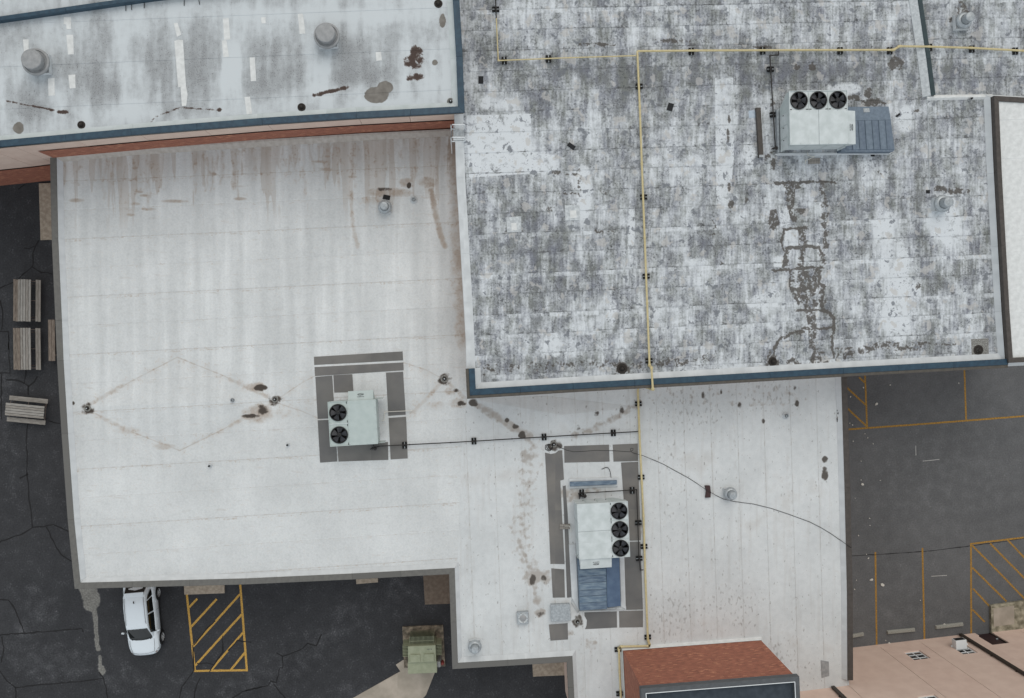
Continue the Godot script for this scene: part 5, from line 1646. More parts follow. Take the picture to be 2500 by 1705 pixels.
		for e in 5:
			var a0 := off + TAU * e / 5.0
			st = S()
			var seg := 5
			for j in seg:
				var t0 := float(j) / seg
				var t1 := float(j + 1) / seg
				var pts := []
				for tt in [t0, t1]:
					var an: float = a0 + tt * 0.86
					var yy: float = lerpf(0.05, -0.04, tt)
					pts.append([fc + Vector3(cos(an - 0.12) * 0.10, yy, sin(an - 0.12) * 0.10), fc + Vector3(cos(an) * (fr - 0.06), yy, sin(an) * (fr - 0.06))])
				quad(st, pts[0][0], pts[0][1], pts[1][1], pts[1][0], Vector3.UP)
			put(st, "blade", M.fan_blade, fan)
	# outside-air hood on the +a end, its top sloping away
	st = S()
	var b0 := -hb + lb * hood_from
	var b1 := -hb + lb * hood_to
	var hp := [Vector2(ha - 0.015, htop - 0.08), Vector2(ha + hood_len, htop - 0.2), Vector2(ha + hood_len, htop - 0.26), Vector2(ha - 0.015, htop - 0.95)]
	for i in 4:
		var p: Vector2 = hp[i]
		var n: Vector2 = hp[(i + 1) % 4]
		quad(st, Vector3(p.x, p.y, b0), Vector3(p.x, p.y, b1), Vector3(n.x, n.y, b1), Vector3(n.x, n.y, b0), Vector3((p.x + n.x) / 2 - ha - 0.2, (p.y + n.y) / 2 - htop + 0.35, 0))
	for zz in [b0, b1]:
		tri(st, Vector3(hp[0].x, hp[0].y, zz), Vector3(hp[1].x, hp[1].y, zz), Vector3(hp[2].x, hp[2].y, zz), Vector3(0, 0, zz - (b0 + b1) / 2))
		tri(st, Vector3(hp[0].x, hp[0].y, zz), Vector3(hp[2].x, hp[2].y, zz), Vector3(hp[3].x, hp[3].y, zz), Vector3(0, 0, zz - (b0 + b1) / 2))
	var hood := put(st, "hood", mtop, u)
	# maker's plate on the hood: a small oval outline with lettering, and a line of type
	var slope := Vector3(hood_len, -0.12, 0).normalized()
	var upn := Vector3(0.12, hood_len, 0).normalized()
	var lc := Vector3(ha + hood_len * 0.5, htop - 0.136, (b0 + b1) / 2) + upn * 0.004
	st = S()
	var ring := []
	for k in 25:
		var an := TAU * k / 24.0
		ring.append(lc + slope * (0.05 * sin(an) + 0.05) + Vector3(0, 0, 0.16 * cos(an)))
	tube(st, ring, 0.005, 4, false)
	put(st, "plate_oval", M.ink, hood)
	for k in 2:
		var tm := TextMesh.new()
		tm.text = "AAON" if k == 0 else "RN SERIES"
		tm.font_size = 24
		tm.pixel_size = 0.0042 if k == 0 else 0.003
		tm.depth = 0.002
		var o := MeshInstance3D.new()
		o.mesh = tm
		o.material_override = M.ink
		o.name = "lettering"
		hood.add_child(o, true)
		o.transform = Transform3D(Basis(Vector3(0, 0, -1), -slope * -1.0, upn), lc + slope * (0.05 if k == 0 else -0.07) + upn * 0.002)
	return u

func mushroom(label: String, px: float, py: float, ry: float, r: float, curb: float, style: int, turn := 0.05) -> Node3D:
	var p := P(px, py, ry)
	var u := thing("exhaust_fan", label, "exhaust fan", p, turn, "round roof exhaust fans")
	var st := S()
	box(st, Vector3(0, 0.13, 0), Vector3(curb, 0.26, curb), Basis(), 0.02)
	put(st, "curb", M.flash, u)
	st = S()
	box(st, Vector3(0, 0.285, 0), Vector3(curb * 0.94, 0.05, curb * 0.94), Basis(), 0.01)
	put(st, "flange", M.vent_grey, u)
	var m: Material = M.vent_grey if style == 0 else M.galv
	var md: Material = M.vent_grey if style == 0 else M.galv
	st = S()
	var k := r
	if style == 0:
		lathe(st, Vector3(0, 0.3, 0), [Vector2(k * 0.7, 0.0), Vector2(k * 0.78, 0.1), Vector2(k * 0.96, 0.16), Vector2(k, 0.2), Vector2(k, 0.27), Vector2(k * 0.97, 0.30), Vector2(k * 0.86, 0.32), Vector2(k * 0.80, 0.27), Vector2(k * 0.66, 0.26)], 36)
		put(st, "shroud", m, u)
		st = S()
		lathe(st, Vector3(0, 0.3, 0), [Vector2(k * 0.69, 0.24), Vector2(k * 0.70, 0.58), Vector2(k * 0.72, 0.62)], 36)
		put(st, "motor_housing", md, u)
		st = S()
		lathe(st, Vector3(0, 0.3, 0), [Vector2(k * 0.73, 0.61), Vector2(k * 0.73, 0.66), Vector2(k * 0.69, 0.69), Vector2(k * 0.3, 0.715), Vector2(0.0, 0.72)], 36)
		put(st, "cap", m, u)
	else:
		lathe(st, Vector3(0, 0.3, 0), [Vector2(k * 0.8, 0.0), Vector2(k * 0.98, 0.03), Vector2(k, 0.08), Vector2(k * 0.95, 0.16), Vector2(k * 0.82, 0.22), Vector2(k * 0.66, 0.25), Vector2(k * 0.62, 0.25)], 36)
		put(st, "shroud", m, u)
		st = S()
		lathe(st, Vector3(0, 0.3, 0), [Vector2(k * 0.62, 0.20), Vector2(k * 0.57, 0.24), Vector2(k * 0.56, 0.24 + k * 0.9)], 32)
		put(st, "motor_housing", md, u)
		st = S()
		var t := 0.24 + k * 0.9
		lathe(st, Vector3(0, 0.3, 0), [Vector2(k * 0.565, t - 0.01), Vector2(k * 0.57, t + 0.02), Vector2(k * 0.5, t + 0.05), Vector2(k * 0.2, t + 0.065), Vector2(0.0, t + 0.068)], 32)
		put(st, "cap", m, u)
	for e in 4:
		var an := TAU * e / 4.0 + PI / 4
		st = S()
		box(st, Vector3(cos(an) * curb * 0.55, 0.32, sin(an) * curb * 0.55), Vector3(0.03, 0.06, 0.03))
		put(st, "bolt", M.galv, u)
	return u

func drain(label: String, px: float, py: float, ry: float, r: float, dark: bool) -> Node3D:
	var u := thing("roof_drain", label, "roof drain", P(px, py, ry + 0.012), 0.0, "roof drains")
	var st := S()
	lathe(st, Vector3.ZERO, [Vector2(r * 1.05, 0.0), Vector2(r, 0.02), Vector2(r * 0.8, 0.028), Vector2(r * 0.72, 0.012), Vector2(r * 0.5, 0.008)], 28)
	put(st, "clamp_ring", M.drain_dark if dark else M.drain_grey, u)
	st = S()
	lathe(st, Vector3.ZERO, [Vector2(r * 0.74, 0.004), Vector2(0.0, 0.006)], 24)
	put(st, "bowl", M.fan_black, u)
	for e in 8:
		var an := PI * e / 8.0
		st = S()
		var pts := []
		for j in 7:
			var t := -1.0 + j / 3.0
			pts.append(Vector3(cos(an) * t * r * 0.55, 0.02 + 0.12 * (1.0 - t * t), sin(an) * t * r * 0.55))
		tube(st, pts, 0.013, 5)
		put(st, "strainer_bar", M.drain_dark, u)
	st = S()
	lathe(st, Vector3.ZERO, [Vector2(r * 0.22, 0.13), Vector2(r * 0.2, 0.15), Vector2(0.0, 0.155)], 14)
	put(st, "strainer_cap", M.drain_dark if dark else M.galv, u)
	return u

func pipe_line(called: String, label: String, pts: Array, r: float, m: Material) -> Node3D:
	var c := Vector3.ZERO
	for p in pts: c += p
	c /= pts.size()
	var u := thing(called, label, "pipe", Vector3(c.x, pts[0].y, c.z))
	# straight lengths and the elbows between them
	for i in pts.size() - 1:
		var st := S()
		tube(st, [pts[i] - u.position, pts[i + 1] - u.position], r, 10)
		put(st, "pipe_length", m, u)
	for i in range(1, pts.size() - 1):
		var d0: Vector3 = (pts[i] - pts[i - 1]).normalized()
		var d1: Vector3 = (pts[i + 1] - pts[i]).normalized()
		if d0.dot(d1) < 0.93:
			var st := S()
			tube(st, [pts[i] - u.position - d0 * r * 2.2, pts[i] - u.position, pts[i] - u.position + d1 * r * 2.2], r * 1.28, 10)
			put(st, "elbow", m, u)
		else:
			var st := S()
			tube(st, [pts[i] - u.position - d0 * r * 1.4, pts[i] - u.position + d1 * r * 1.4], r * 1.2, 10)
			put(st, "coupling", m, u)
	return u

var support_proto: Node3D = null
func support(px: float, py: float, ry: float, along: Vector2, label: String) -> void:
	if support_proto == null:
		support_proto = thing("pipe_support", label, "pipe support", Vector3.ZERO, 0.0, "black rubber pipe supports")
		for s in [-1.0, 1.0]:
			var st := S()
			box(st, Vector3(0.075 * s, 0.055, 0), Vector3(0.11, 0.11, 0.36), Basis(), 0.012)
			put(st, "rubber_block", M.rubber, support_proto)
		var st2 := S()
		box(st2, Vector3(0, 0.06, 0), Vector3(0.05, 0.04, 0.34))
		put(st2, "strut", M.galv, support_proto)
		st2 = S()
		box(st2, Vector3(0, 0.12, 0), Vector3(0.14, 0.04, 0.10))
		put(st2, "clamp", M.rubber, support_proto)
	else:
		support_proto = support_proto
	var o: Node3D = support_proto
	if support_proto.has_meta("placed"):
		o = support_proto.duplicate()
		o.name = numbered("pipe_support")
		add_child(o)
	support_proto.set_meta("placed", true)
	o.position = P(px, py, ry) + Vector3(0, 0.012, 0)
	o.rotation.y = atan2(-along.y, along.x)
	o.set_meta("label", label)

func build_roof_things() -> void:
	var st := S()
	# ---- packaged units
	roof_unit("rooftop_unit", "three-fan white air conditioning unit on the stained roof beside a slate-blue duct", RM, 1.62,
		[Vector2(1923.6, 221.4), Vector2(2065.5, 220.4), Vector2(2075.5, 351.0), Vector2(1932.5, 354.6)], 3, M.ac_top, 0.37, 0.99, 0.47, true)
	roof_unit("rooftop_unit", "two-fan pale green air conditioning unit framed by grey walkway pads", RL, 1.45,
		[Vector2(805.6, 1090.4), Vector2(799.3, 981.7), Vector2(917.0, 975.4), Vector2(923.0, 1085.0)], 2, M.ac_green, 0.425, 0.947, 0.48, false)
	roof_unit("rooftop_unit", "three-fan white air conditioning unit next to the bright blue ribbed duct", RL, 1.55,
		[Vector2(1533.0, 1224.0), Vector2(1538.7, 1360.0), Vector2(1414.5, 1368.0), Vector2(1408.0, 1232.0)], 3, M.ac_top, 0.36, 0.975, 0.55, true)
	# ---- duct housings
	var yd := RM + 0.55
	var t := thing("duct_housing", "slate-blue sheet metal duct with standing seams on the stained roof", "duct", P(2100, 300, RM))
	t.set_meta("world_parts", true)
	st = S()
	prism(st, flat(Z(1840, 200, 0.1549, [1380, 1075, 1400, 620, 1470, 392, 2132, 388, 2228, 1062, 2200, 1100, 1380, 1100]), yd - 0.02), RM - 0.0, yd - 0.03)
	put(st, "duct_body", M.duct_slate[0], t)
	st = S()
	prism(st, flat(Z(1840, 200, 0.1549, [1440, 394, 2130, 389, 2166, 598, 1450, 612]), yd), yd - 0.028, yd + 0.0, 0.006)
	put(st, "flat_panel", M.duct_slate[1], t)
	st = S()
	prism(st, flat(Z(1840, 200, 0.1549, [1730, 417, 1825, 413, 1834, 476, 1738, 480]), yd + 0.02), yd + 0.001, yd + 0.02, 0.004)
	put(st, "access_plate", M.galv, t)
	var xs0 := [1440.0, 1545.0, 1650.0, 1757.0, 1866.0, 1970.0, 2078.0, 2168.0]
	var xs1 := [1455.0, 1567.0, 1680.0, 1786.0, 1900.0, 2006.0, 2112.0, 2228.0]
	for i in xs0.size() - 1:
		st = S()
		prism(st, flat(Z(1840, 200, 0.1549, [xs0[i] + 7, 612 - i * 1.5, xs0[i + 1] - 3, 611 - i * 1.5, xs1[i + 1] - 3, 1066 - i, xs1[i] + 7, 1068 - i]), yd), yd - 0.028, yd - 0.004, 0.005)
		put(st, "seamed_panel", M.duct_slate[i % 2], t)
		if i > 0:
			st = S()
			prism(st, flat(Z(1840, 200, 0.1549, [xs0[i] - 3, 612 - i * 1.5, xs0[i] + 3, 612 - i * 1.5, xs1[i] + 3, 1066 - i, xs1[i] - 3, 1066 - i]), yd), yd - 0.03, yd + 0.035)
			put(st, "standing_seam", M.duct_slate[1], t)
	yd = RL + 0.5
	t = thing("duct_housing", "bright blue ribbed duct joined to a smooth blue duct on the low roof", "duct", P(1460, 1430, RL))
	t.set_meta("world_parts", true)
	st = S()
	prism(st, flat(Z(1340, 1330, 0.12621, [560, 300, 1110, 270, 1128, 1246, 600, 1280]), yd - 0.03), RL, yd - 0.03)
	put(st, "duct_body", M.duct_blue[0], t)
	st = S()
	prism(st, flat(Z(1340, 1330, 0.12621, [1112, 200, 1362, 190, 1392, 1192, 1132, 1222]), yd + 0.05), RL, yd + 0.05, 0.012)
	put(st, "smooth_duct", M.duct_smooth, t)
	var ys0 := [350.0, 480.0, 612.0, 747.0, 884.0, 1006.0, 1138.0, 1280.0]
	var ys1 := [320.0, 455.0, 588.0, 716.0, 860.0, 976.0, 1105.0, 1246.0]
	for i in ys0.size() - 1:
		st = S()
		prism(st, flat(Z(1340, 1330, 0.12621, [582 + i * 3, ys0[i] + 9, 1106 + i * 3, ys1[i] + 9, 1108 + i * 3, ys1[i + 1] - 3, 584 + i * 3, ys0[i + 1] - 3]), yd), yd - 0.028, yd, 0.008)
		put(st, "seamed_panel", M.duct_blue[i % 2], t)
	# curb round that duct
	t = thing("duct_curb", "white flashed curb running round the blue ribbed duct and unit", "curb", P(1470, 1350, RL))
	t.set_meta("world_parts", true)
	for q in [[390, 0, 520, 0, 580, 1285, 445, 1040], [1368, 240, 1462, 235, 1492, 1262, 1398, 1200], [445, 1045, 575, 1045, 600, 1290, 1490, 1262, 1490, 1200, 1400, 1195, 1400, 1215, 1140, 1240, 1140, 1262, 600, 1292, 560, 1330, 440, 1140]]:
		st = S()
		prism(st, flat(Z(1340, 1330, 0.12621, q), RL + 0.09), RL + 0.005, RL + 0.09, 0.02)
		put(st, "flashing", M.flash, t)
	t = thing("unit_curb", "long white flashed curb along the south side of the stained roof's unit and duct", "curb", P(2040, 373, RM))
	t.set_meta("world_parts", true)
	st = S()
	prism(st, flat(Z(1840, 200, 0.1549, [370, 1118, 2150, 1098, 2190, 1112, 2150, 1140, 380, 1160, 340, 1140]), RM + 0.08), RM + 0.01, RM + 0.08, 0.025)
	put(st, "flashing", M.flash, t)
	st = S()
	prism(st, flat(Z(1840, 200, 0.1549, [365, 440, 385, 415, 412, 415, 415, 1100, 385, 1125]), RM + 0.28), RM + 0.01, RM + 0.28, 0.02)
	put(st, "curb_side", M.galv, t)
	t = thing("drain_sump", "square grey sump patch round the dark drain by the blue coping's east end", "sump", P(2391, 856, RM))
	t.set_meta("world_parts", true)
	st = S()
	prism(st, flat(Z(1700, 400, 0.347, [1935, 1235, 2058, 1228, 2060, 1380, 1942, 1388]), RM + 0.018), RM + 0.004, RM + 0.018)
	put(st, "patch", M.drain_grey, t)
	# ---- beams and boxes on curbs
	t = thing("pipe_curb_box", "long low blue-grey metal box north of the bright blue duct's unit", "metal box", P(1449, 1180, RL))
	t.set_meta("world_parts", true)
	st = S()
	prism(st, flat([Vector2(1390, 1170), Vector2(1508, 1166), Vector2(1509, 1189), Vector2(1390, 1194)], RL + 0.12), RL + 0.005, RL + 0.12, 0.03)
	put(st, "curb", M.flash, t)
	st = S()
	prism(st, flat([Vector2(1391.7, 1177.7), Vector2(1506.4, 1173.7), Vector2(1506.4, 1183.4), Vector2(1392, 1188.5)], RL + 0.3), RL + 0.1, RL + 0.3, 0.015)
	put(st, "cover", M.duct_blue[0], t)
	t = thing("wooden_sleeper", "dark weathered timber sleeper lying west of the stained roof's unit", "timber", P(1855, 323, RM))
	t.set_meta("world_parts", true)
	st = S()
	prism(st, flat(Z(1840, 200, 0.1549, [40, 405, 115, 403, 160, 1190, 90, 1190]), RM + 0.2), RM + 0.012, RM + 0.2, 0.015)
	put(st, "beam", M.coping_brown[0], t)
	st = S()
	prism(st, flat(Z(1840, 200, 0.1549, [92, 1150, 158, 1150, 160, 1188, 92, 1190]), RM + 0.215), RM + 0.195, RM + 0.215)
	put(st, "end_plate", M.galv, t)
	t = thing("sheet_metal_scrap", "pale blue metal sheet lying beside the dark timber sleeper", "metal sheet", P(1838, 276, RM))
	t.set_meta("world_parts", true)
	st = S()
	prism(st, flat(Z(1700, 0, 0.3442, [372, 785, 425, 780, 427, 835, 374, 838]), RM + 0.02), RM + 0.012, RM + 0.025)
	put(st, "sheet", mottled(rgb(164, 178, 192), rgb(182, 194, 205), 211, 0.02, 0.6, 0.5, 0.1, 0.03), t)
	t = thing("equipment_box", "square grey lidded metal box on the low roof near a pipe drain", "metal box", P(1369, 1497, RL))
	t.set_meta("world_parts", true)
	st = S()
	prism(st, flat([Vector2(1345.5, 1478), Vector2(1391.5, 1476), Vector2(1393.5, 1514), Vector2(1346, 1517)], RL + 0.3), RL + 0.005, RL + 0.3)
	put(st, "body", M.galv, t)
	st = S()
	prism(st, flat([Vector2(1345, 1477.5), Vector2(1391.7, 1475.5), Vector2(1394.5, 1516), Vector2(1345.4, 1519)], RL + 0.34), RL + 0.29, RL + 0.34, 0.015)
	put(st, "lid", M.galv, t)
	st = S()
	box(st, P(1389, 1498, RL + 0.35) - t.position, Vector3(0.06, 0.03, 0.1))
	put(st, "latch", M.galv, t).position = Vector3.ZERO
	t = thing("timber_block", "short grey timber block under the drain pipe of the three-fan unit by the blue duct", "timber", P(1377, 1287, RL))
	t.set_meta("world_parts", true)
	for k in 2:
		st = S()
		prism(st, flat(Z(1340, 1160, 0.15143, [178 - k * 4, 800 + k * 42, 345 - k * 4, 795 + k * 42, 347 - k * 4, 832 + k * 42, 178 - k * 4, 838 + k * 42]), RL + 0.1), RL + 0.012, RL + 0.1, 0.01)
		put(st, "board", M.wood, t)
	t = thing("timber_block", "short grey timber block south of the stained roof's unit", "timber", P(1987, 391, RM))
	t.set_meta("world_parts", true)
	for k in 2:
		st = S()
		prism(st, flat(Z(1840, 200, 0.1549, [870, 1205 + k * 44, 1050, 1200 + k * 44, 1052, 1240 + k * 44, 872, 1246 + k * 44]), RM + 0.1), RM + 0.012, RM + 0.1, 0.01)
		put(st, "board", M.wood, t)
	t = thing("debris_heap", "small heap of black roofing debris against the low roof's east coping", "debris", P(2046, 1018, RL))
	for k in 9:
		st = S()
		var pl := PackedVector2Array()
		var c0 := Vector2(rng.randf_range(-0.1, 0.1), -0.35 + k * 0.075)
		for e in 6: pl.append(c0 + Vector2(cos(TAU * e / 6.0), sin(TAU * e / 6.0)) * rng.randf_range(0.05, 0.13))
		prism(st, pl, 0.012, rng.randf_range(0.04, 0.09), 0.008)
		put(st, "scrap", [M.rubber_mat, M.wood_c, M.rubber_mat, M.pipe_yellow][k % 4], t)
	# ---- exhaust fans
	mushroom("large grey drum exhaust fan on the dusty north roof standing clear of the brown stains", 101, 160, RU, 0.64, 0.95, 0)
	mushroom("large grey drum exhaust fan with a speckled soot stain beside it", 802, 97, RU, 0.62, 0.93, 0)
	mushroom("spun aluminium exhaust fan with a dented cap beyond the teal expansion joint", 2343, 57, RM, 0.42, 0.78, 1)
	mushroom("bright aluminium exhaust fan standing in a clean white halo on the stained roof", 2291, 500, RM, 0.45, 0.72, 1)
	mushroom("small grey exhaust fan with a black mat beside it", 941, 508, RL, 0.37, 0.6, 1)
	mushroom("small exhaust fan with the black cable running past it", 1778, 1203, RL, 0.37, 0.58, 1)
	mushroom("small exhaust fan near the notched corner of the low roof", 1159, 1573, RL, 0.37, 0.62, 1)
	t = thing("square_roof_vent", "square grey roof vent with a round louvred top", "roof vent", P(1276, 1506, RL), 0.04)
	st = S()
	box(st, Vector3(0, 0.13, 0), Vector3(0.62, 0.26, 0.66), Basis(), 0.015)
	put(st, "housing", M.galv, t)
	st = S()
	lathe(st, Vector3(0, 0.26, 0), [Vector2(0.27, 0.0), Vector2(0.27, 0.05), Vector2(0.24, 0.06), Vector2(0.2, 0.03), Vector2(0.17, 0.03)], 28)
	put(st, "collar", M.curb_white, t)
	st = S()
	lathe(st, Vector3(0, 0.26, 0), [Vector2(0.2, 0.02), Vector2(0.13, 0.06), Vector2(0.0, 0.08)], 24)
	put(st, "louvre", M.vent_grey, t)
	for e in 4:
		st = S()
		box(st, Vector3(cos(TAU * e / 4) * 0.22, 0.325, sin(TAU * e / 4) * 0.22), Vector3(0.025, 0.02, 0.025))
		put(st, "screw", M.rubber, t)
	# ---- drains
	for q in [
		["black roof drain beside the blue coping at the north roof's east edge", 1070, 9, RU, 0.2, true], ["grey roof drain tucked into the blue coping's inner corner", 1100, 248, RU, 0.17, false], ["black roof drain on the north roof near the dark streaked coping", 736, 262, RU, 0.19, true], ["black roof drain beside a rusty smear along the blue coping", 198, 305, RU, 0.18, true],
		["black roof drain in a dark stain by the yellow pipe", 1519, 900, RM, 0.26, true], ["black roof drain at the foot of the long black stain", 1887, 883, RM, 0.22, true], ["dark roof drain set in a square grey sump", 2389, 855, RM, 0.26, true],
		["grey roof drain in a round grey sump at the cricket's western tip", 213, 997, RL, 0.17, false], ["grey roof drain where two crickets meet", 671, 975, RL, 0.17, false], ["grey roof drain near the corner of the main block", 1085, 925, RL, 0.2, false], ["grey roof drain beside the coiled black cable", 1352, 1085, RL, 0.17, false], ["grey roof drain beside the square lidded metal box", 1410, 1518, RL, 0.17, false]]:
		drain(q[0], q[1], q[2], q[3], q[4], q[5])
	# ---- vent stubs
	for q in [["short white vent pipe beside the small grey exhaust fan", 1010, 488, RL], ["short vent pipe inside the large pale cricket", 569, 977, RL], ["short bent vent pipe on the eastern low roof", 1918, 1015, RL], ["small capped stub on the low roof west of the green unit", 703, 1086, RL], ["small capped stub south of the large pale cricket", 513, 1137, RL], ["small stub pipe on the stained roof's east end", 2367, 243, RM]]:
		t = thing("vent_pipe", q[0], "vent pipe", P(q[1], q[2], q[3] + 0.012), 0.0, "small roof vent pipes")
		var rr := 0.13 if q[1] < 2000 and q[1] != 703 and q[1] != 513 else 0.07
		st = S()
		lathe(st, Vector3.ZERO, [Vector2(rr * 1.6, 0.0), Vector2(rr * 1.5, 0.02), Vector2(rr * 0.9, 0.06), Vector2(rr * 0.8, 0.2)], 20)
		put(st, "boot", M.curb_white if q[3] == RL else M.vent_grey, t)
		st = S()
		lathe(st, Vector3.ZERO, [Vector2(rr * 0.62, 0.1), Vector2(rr * 0.62, 0.28), Vector2(rr * 0.45, 0.28), Vector2(rr * 0.45, 0.2), Vector2(0.0, 0.2)], 16)
		put(st, "pipe", M.fan_black if rr < 0.1 else M.galv, t)
	# ---- rubber mats
	for q in [["black rubber mat by the blue coping's outer corner", [1168, 186, 1180, 186, 1180, 204, 1168, 204], RM], ["black rubber mat lying askew in the pale repaired area", [1390, 347, 1406, 358, 1400, 367, 1384, 355], RM], ["black rubber mat tilted east of the yellow pipe", [1633, 250.5, 1646, 254, 1641, 272, 1628, 268], RM], ["black rubber mat touching the small grey exhaust fan", [936.5, 475, 953, 478, 951, 489, 933.5, 485.5], RL], ["small black pad south of the slate-blue duct", [2127, 375, 2136, 375, 2136, 382, 2127, 382], RM], ["small dark tile in the dirt near the bright aluminium fan", [2262, 464, 2271, 464, 2271, 472, 2262, 472], RM], ["small slate scrap east of the slate-blue duct", [2187, 283, 2197, 276, 2199, 280, 2190, 286], RM]]:
		t = thing("rubber_mat", q[0], "mat", Vector3.ZERO)
		var l := []
		for i in range(0, 8, 2): l.append(Vector2(q[1][i], q[1][i + 1]))
		var pl := flat(l, q[2] + 0.04)
		t.position = v3(centre(pl), q[2] + 0.014)
		t.set_meta("world_parts", true)
		st = S()
		prism(st, pl, q[2] + 0.014, q[2] + 0.045, 0.006)
		put(st, "mat", M.rubber_mat, t)
	t = thing("flashing_box", "dark maroon metal box lying across the black cable", "metal box", P(1728, 1201, RL))
	t.set_meta("world_parts", true)
	st = S()
	prism(st, flat(Z(1700, 900, 0.347, [64, 826, 98, 826, 104, 868, 102, 908, 66, 911, 72, 868]), RL + 0.16), RL + 0.012, RL + 0.16, 0.015)
	put(st, "cover", plain(rgb(58, 36, 36), 0.6), t)
	# ---- pipes
	var hy := RM + 0.2
	var f := func(l: Array, y: float) -> Array:
		var o := []
		for i in range(0, l.size(), 2): o.append(P(l[i], l[i + 1], y))
		return o
	var main_a: Array = f.call([2640, 131, 2500, 124, 2371, 117, 2268, 114, 2196, 113, 2182, 122, 1950, 122.5, 1700, 123.5, 1556, 125], hy)
	pipe_line("gas_pipe", "yellow gas pipe running east to west over the stained roof", main_a, 0.055, M.pipe_yellow)
	var main_b: Array = f.call([1556, 125, 1562, 260, 1567, 400, 1574, 580, 1580, 740, 1586, 894], hy)
	main_b += f.call([1590.5, 897, 1594, 952], RM + 0.56)
	var low_start := P(1557.5, 952, RL + 0.2)
	main_b.append(Vector3(main_b[main_b.size() - 1].x, RL + 0.2, main_b[main_b.size() - 1].z))
	main_b.append(low_start)
	pipe_line("gas_pipe", "yellow gas pipe crossing the stained roof southwards and dropping over the blue coping", main_b, 0.055, M.pipe_yellow)
	pipe_line("gas_pipe", "yellow gas pipe running down the low roof past the blue duct to the brick penthouse", f.call([1557.5, 952, 1561, 1054, 1567, 1180, 1571, 1260, 1576, 1420, 1582, 1564, 1586, 1574, 1584, 1578, 1515, 1579.5, 1511, 1583, 1513, 1640, 1517, 1720, 1520, 1800], RL + 0.2), 0.06, M.pipe_yellow)
	pipe_line("gas_pipe", "thin yellow gas branch near the blue coping's corner on the stained roof", f.call([1211.6, 45, 1216.5, 148, 1390, 141, 1553, 136], hy), 0.032, M.pipe_yellow)
	pipe_line("gas_pipe", "black gas pipe leading north on the stained roof", f.call([1206, -120, 1210, 0, 1211.6, 45], hy), 0.032, M.pipe_black)
	pipe_line("gas_pipe", "black gas branch feeding the stained roof's three-fan unit", f.call([1901, 122, 1901, 134, 1880, 136, 1884, 206, 1889, 290, 1893, 358, 1903, 361], hy), 0.03, M.pipe_black)
	pipe_line("gas_pipe", "long black gas branch feeding the two-fan green unit", f.call([1560, 1054, 1400, 1063, 1250, 1072, 1100, 1081, 1000, 1086, 925, 1090, 914, 1094, 911, 1086], RL + 0.2), 0.03, M.pipe_black)
	pipe_line("gas_pipe", "black gas branch bending round the three-fan unit by the blue duct", f.call([1571, 1392, 1564, 1392, 1560, 1363, 1557, 1260, 1554.5, 1196, 1480, 1201, 1413, 1205, 1416, 1222], RL + 0.2), 0.028, M.pipe_black)
	pipe_line("condensate_pipe", "thin white condensate pipe east of the two-fan green unit", f.call([931, 1028, 937, 1028, 939, 1007, 945, 1006, 1006, 1003], RL + 0.12), 0.018, M.pvc)
	pipe_line("condensate_pipe", "thin white condensate pipe west of the three-fan unit by the blue duct", f.call([1379, 1285, 1390, 1285, 1394, 1292, 1394, 1300], RL + 0.16), 0.018, M.pvc)
	pipe_line("condensate_pipe", "thin white zigzag condensate pipe south of the stained roof's unit", f.call([1972, 372, 1973, 380, 1989, 383, 1967, 392, 1966, 400], RM + 0.12), 0.018, M.pvc)
	# gas regulators where the branches end
	for q in [["black gas valve set beside the stained roof's three-fan unit", 1890, 363, RM], ["black gas valve set at the two-fan green unit's corner", 914, 1093, RL], ["black gas valve set north of the three-fan unit by the blue duct", 1424, 1209, RL]]:
		t = thing("gas_valve", q[0], "valve", P(q[1], q[2], q[3]))
		st = S()
		box(st, Vector3(0, 0.2, 0), Vector3(0.26, 0.1, 0.1), Basis(Vector3.UP, 0.4), 0.02)
		put(st, "body", M.pipe_black, t)
		st = S()
		lathe(st, Vector3(0.06, 0.2, 0.02), [Vector2(0.09, 0.0), Vector2(0.1, 0.03), Vector2(0.04, 0.07), Vector2(0.03, 0.12), Vector2(0, 0.12)], 16)
		put(st, "regulator", M.pipe_black, t)
		st = S()
		tube(st, [Vector3(-0.1, 0.2, 0), Vector3(-0.1, 0.0, 0)], 0.025, 8)
		tube(st, [Vector3(-0.1, 0.2, 0), Vector3(-0.2, 0.2, 0.08)], 0.03, 8)
		put(st, "drip_leg", M.pipe_black, t)
	var ax := Vector2(0.9988, -0.05)
	var az := Vector2(0.05, 0.9988)
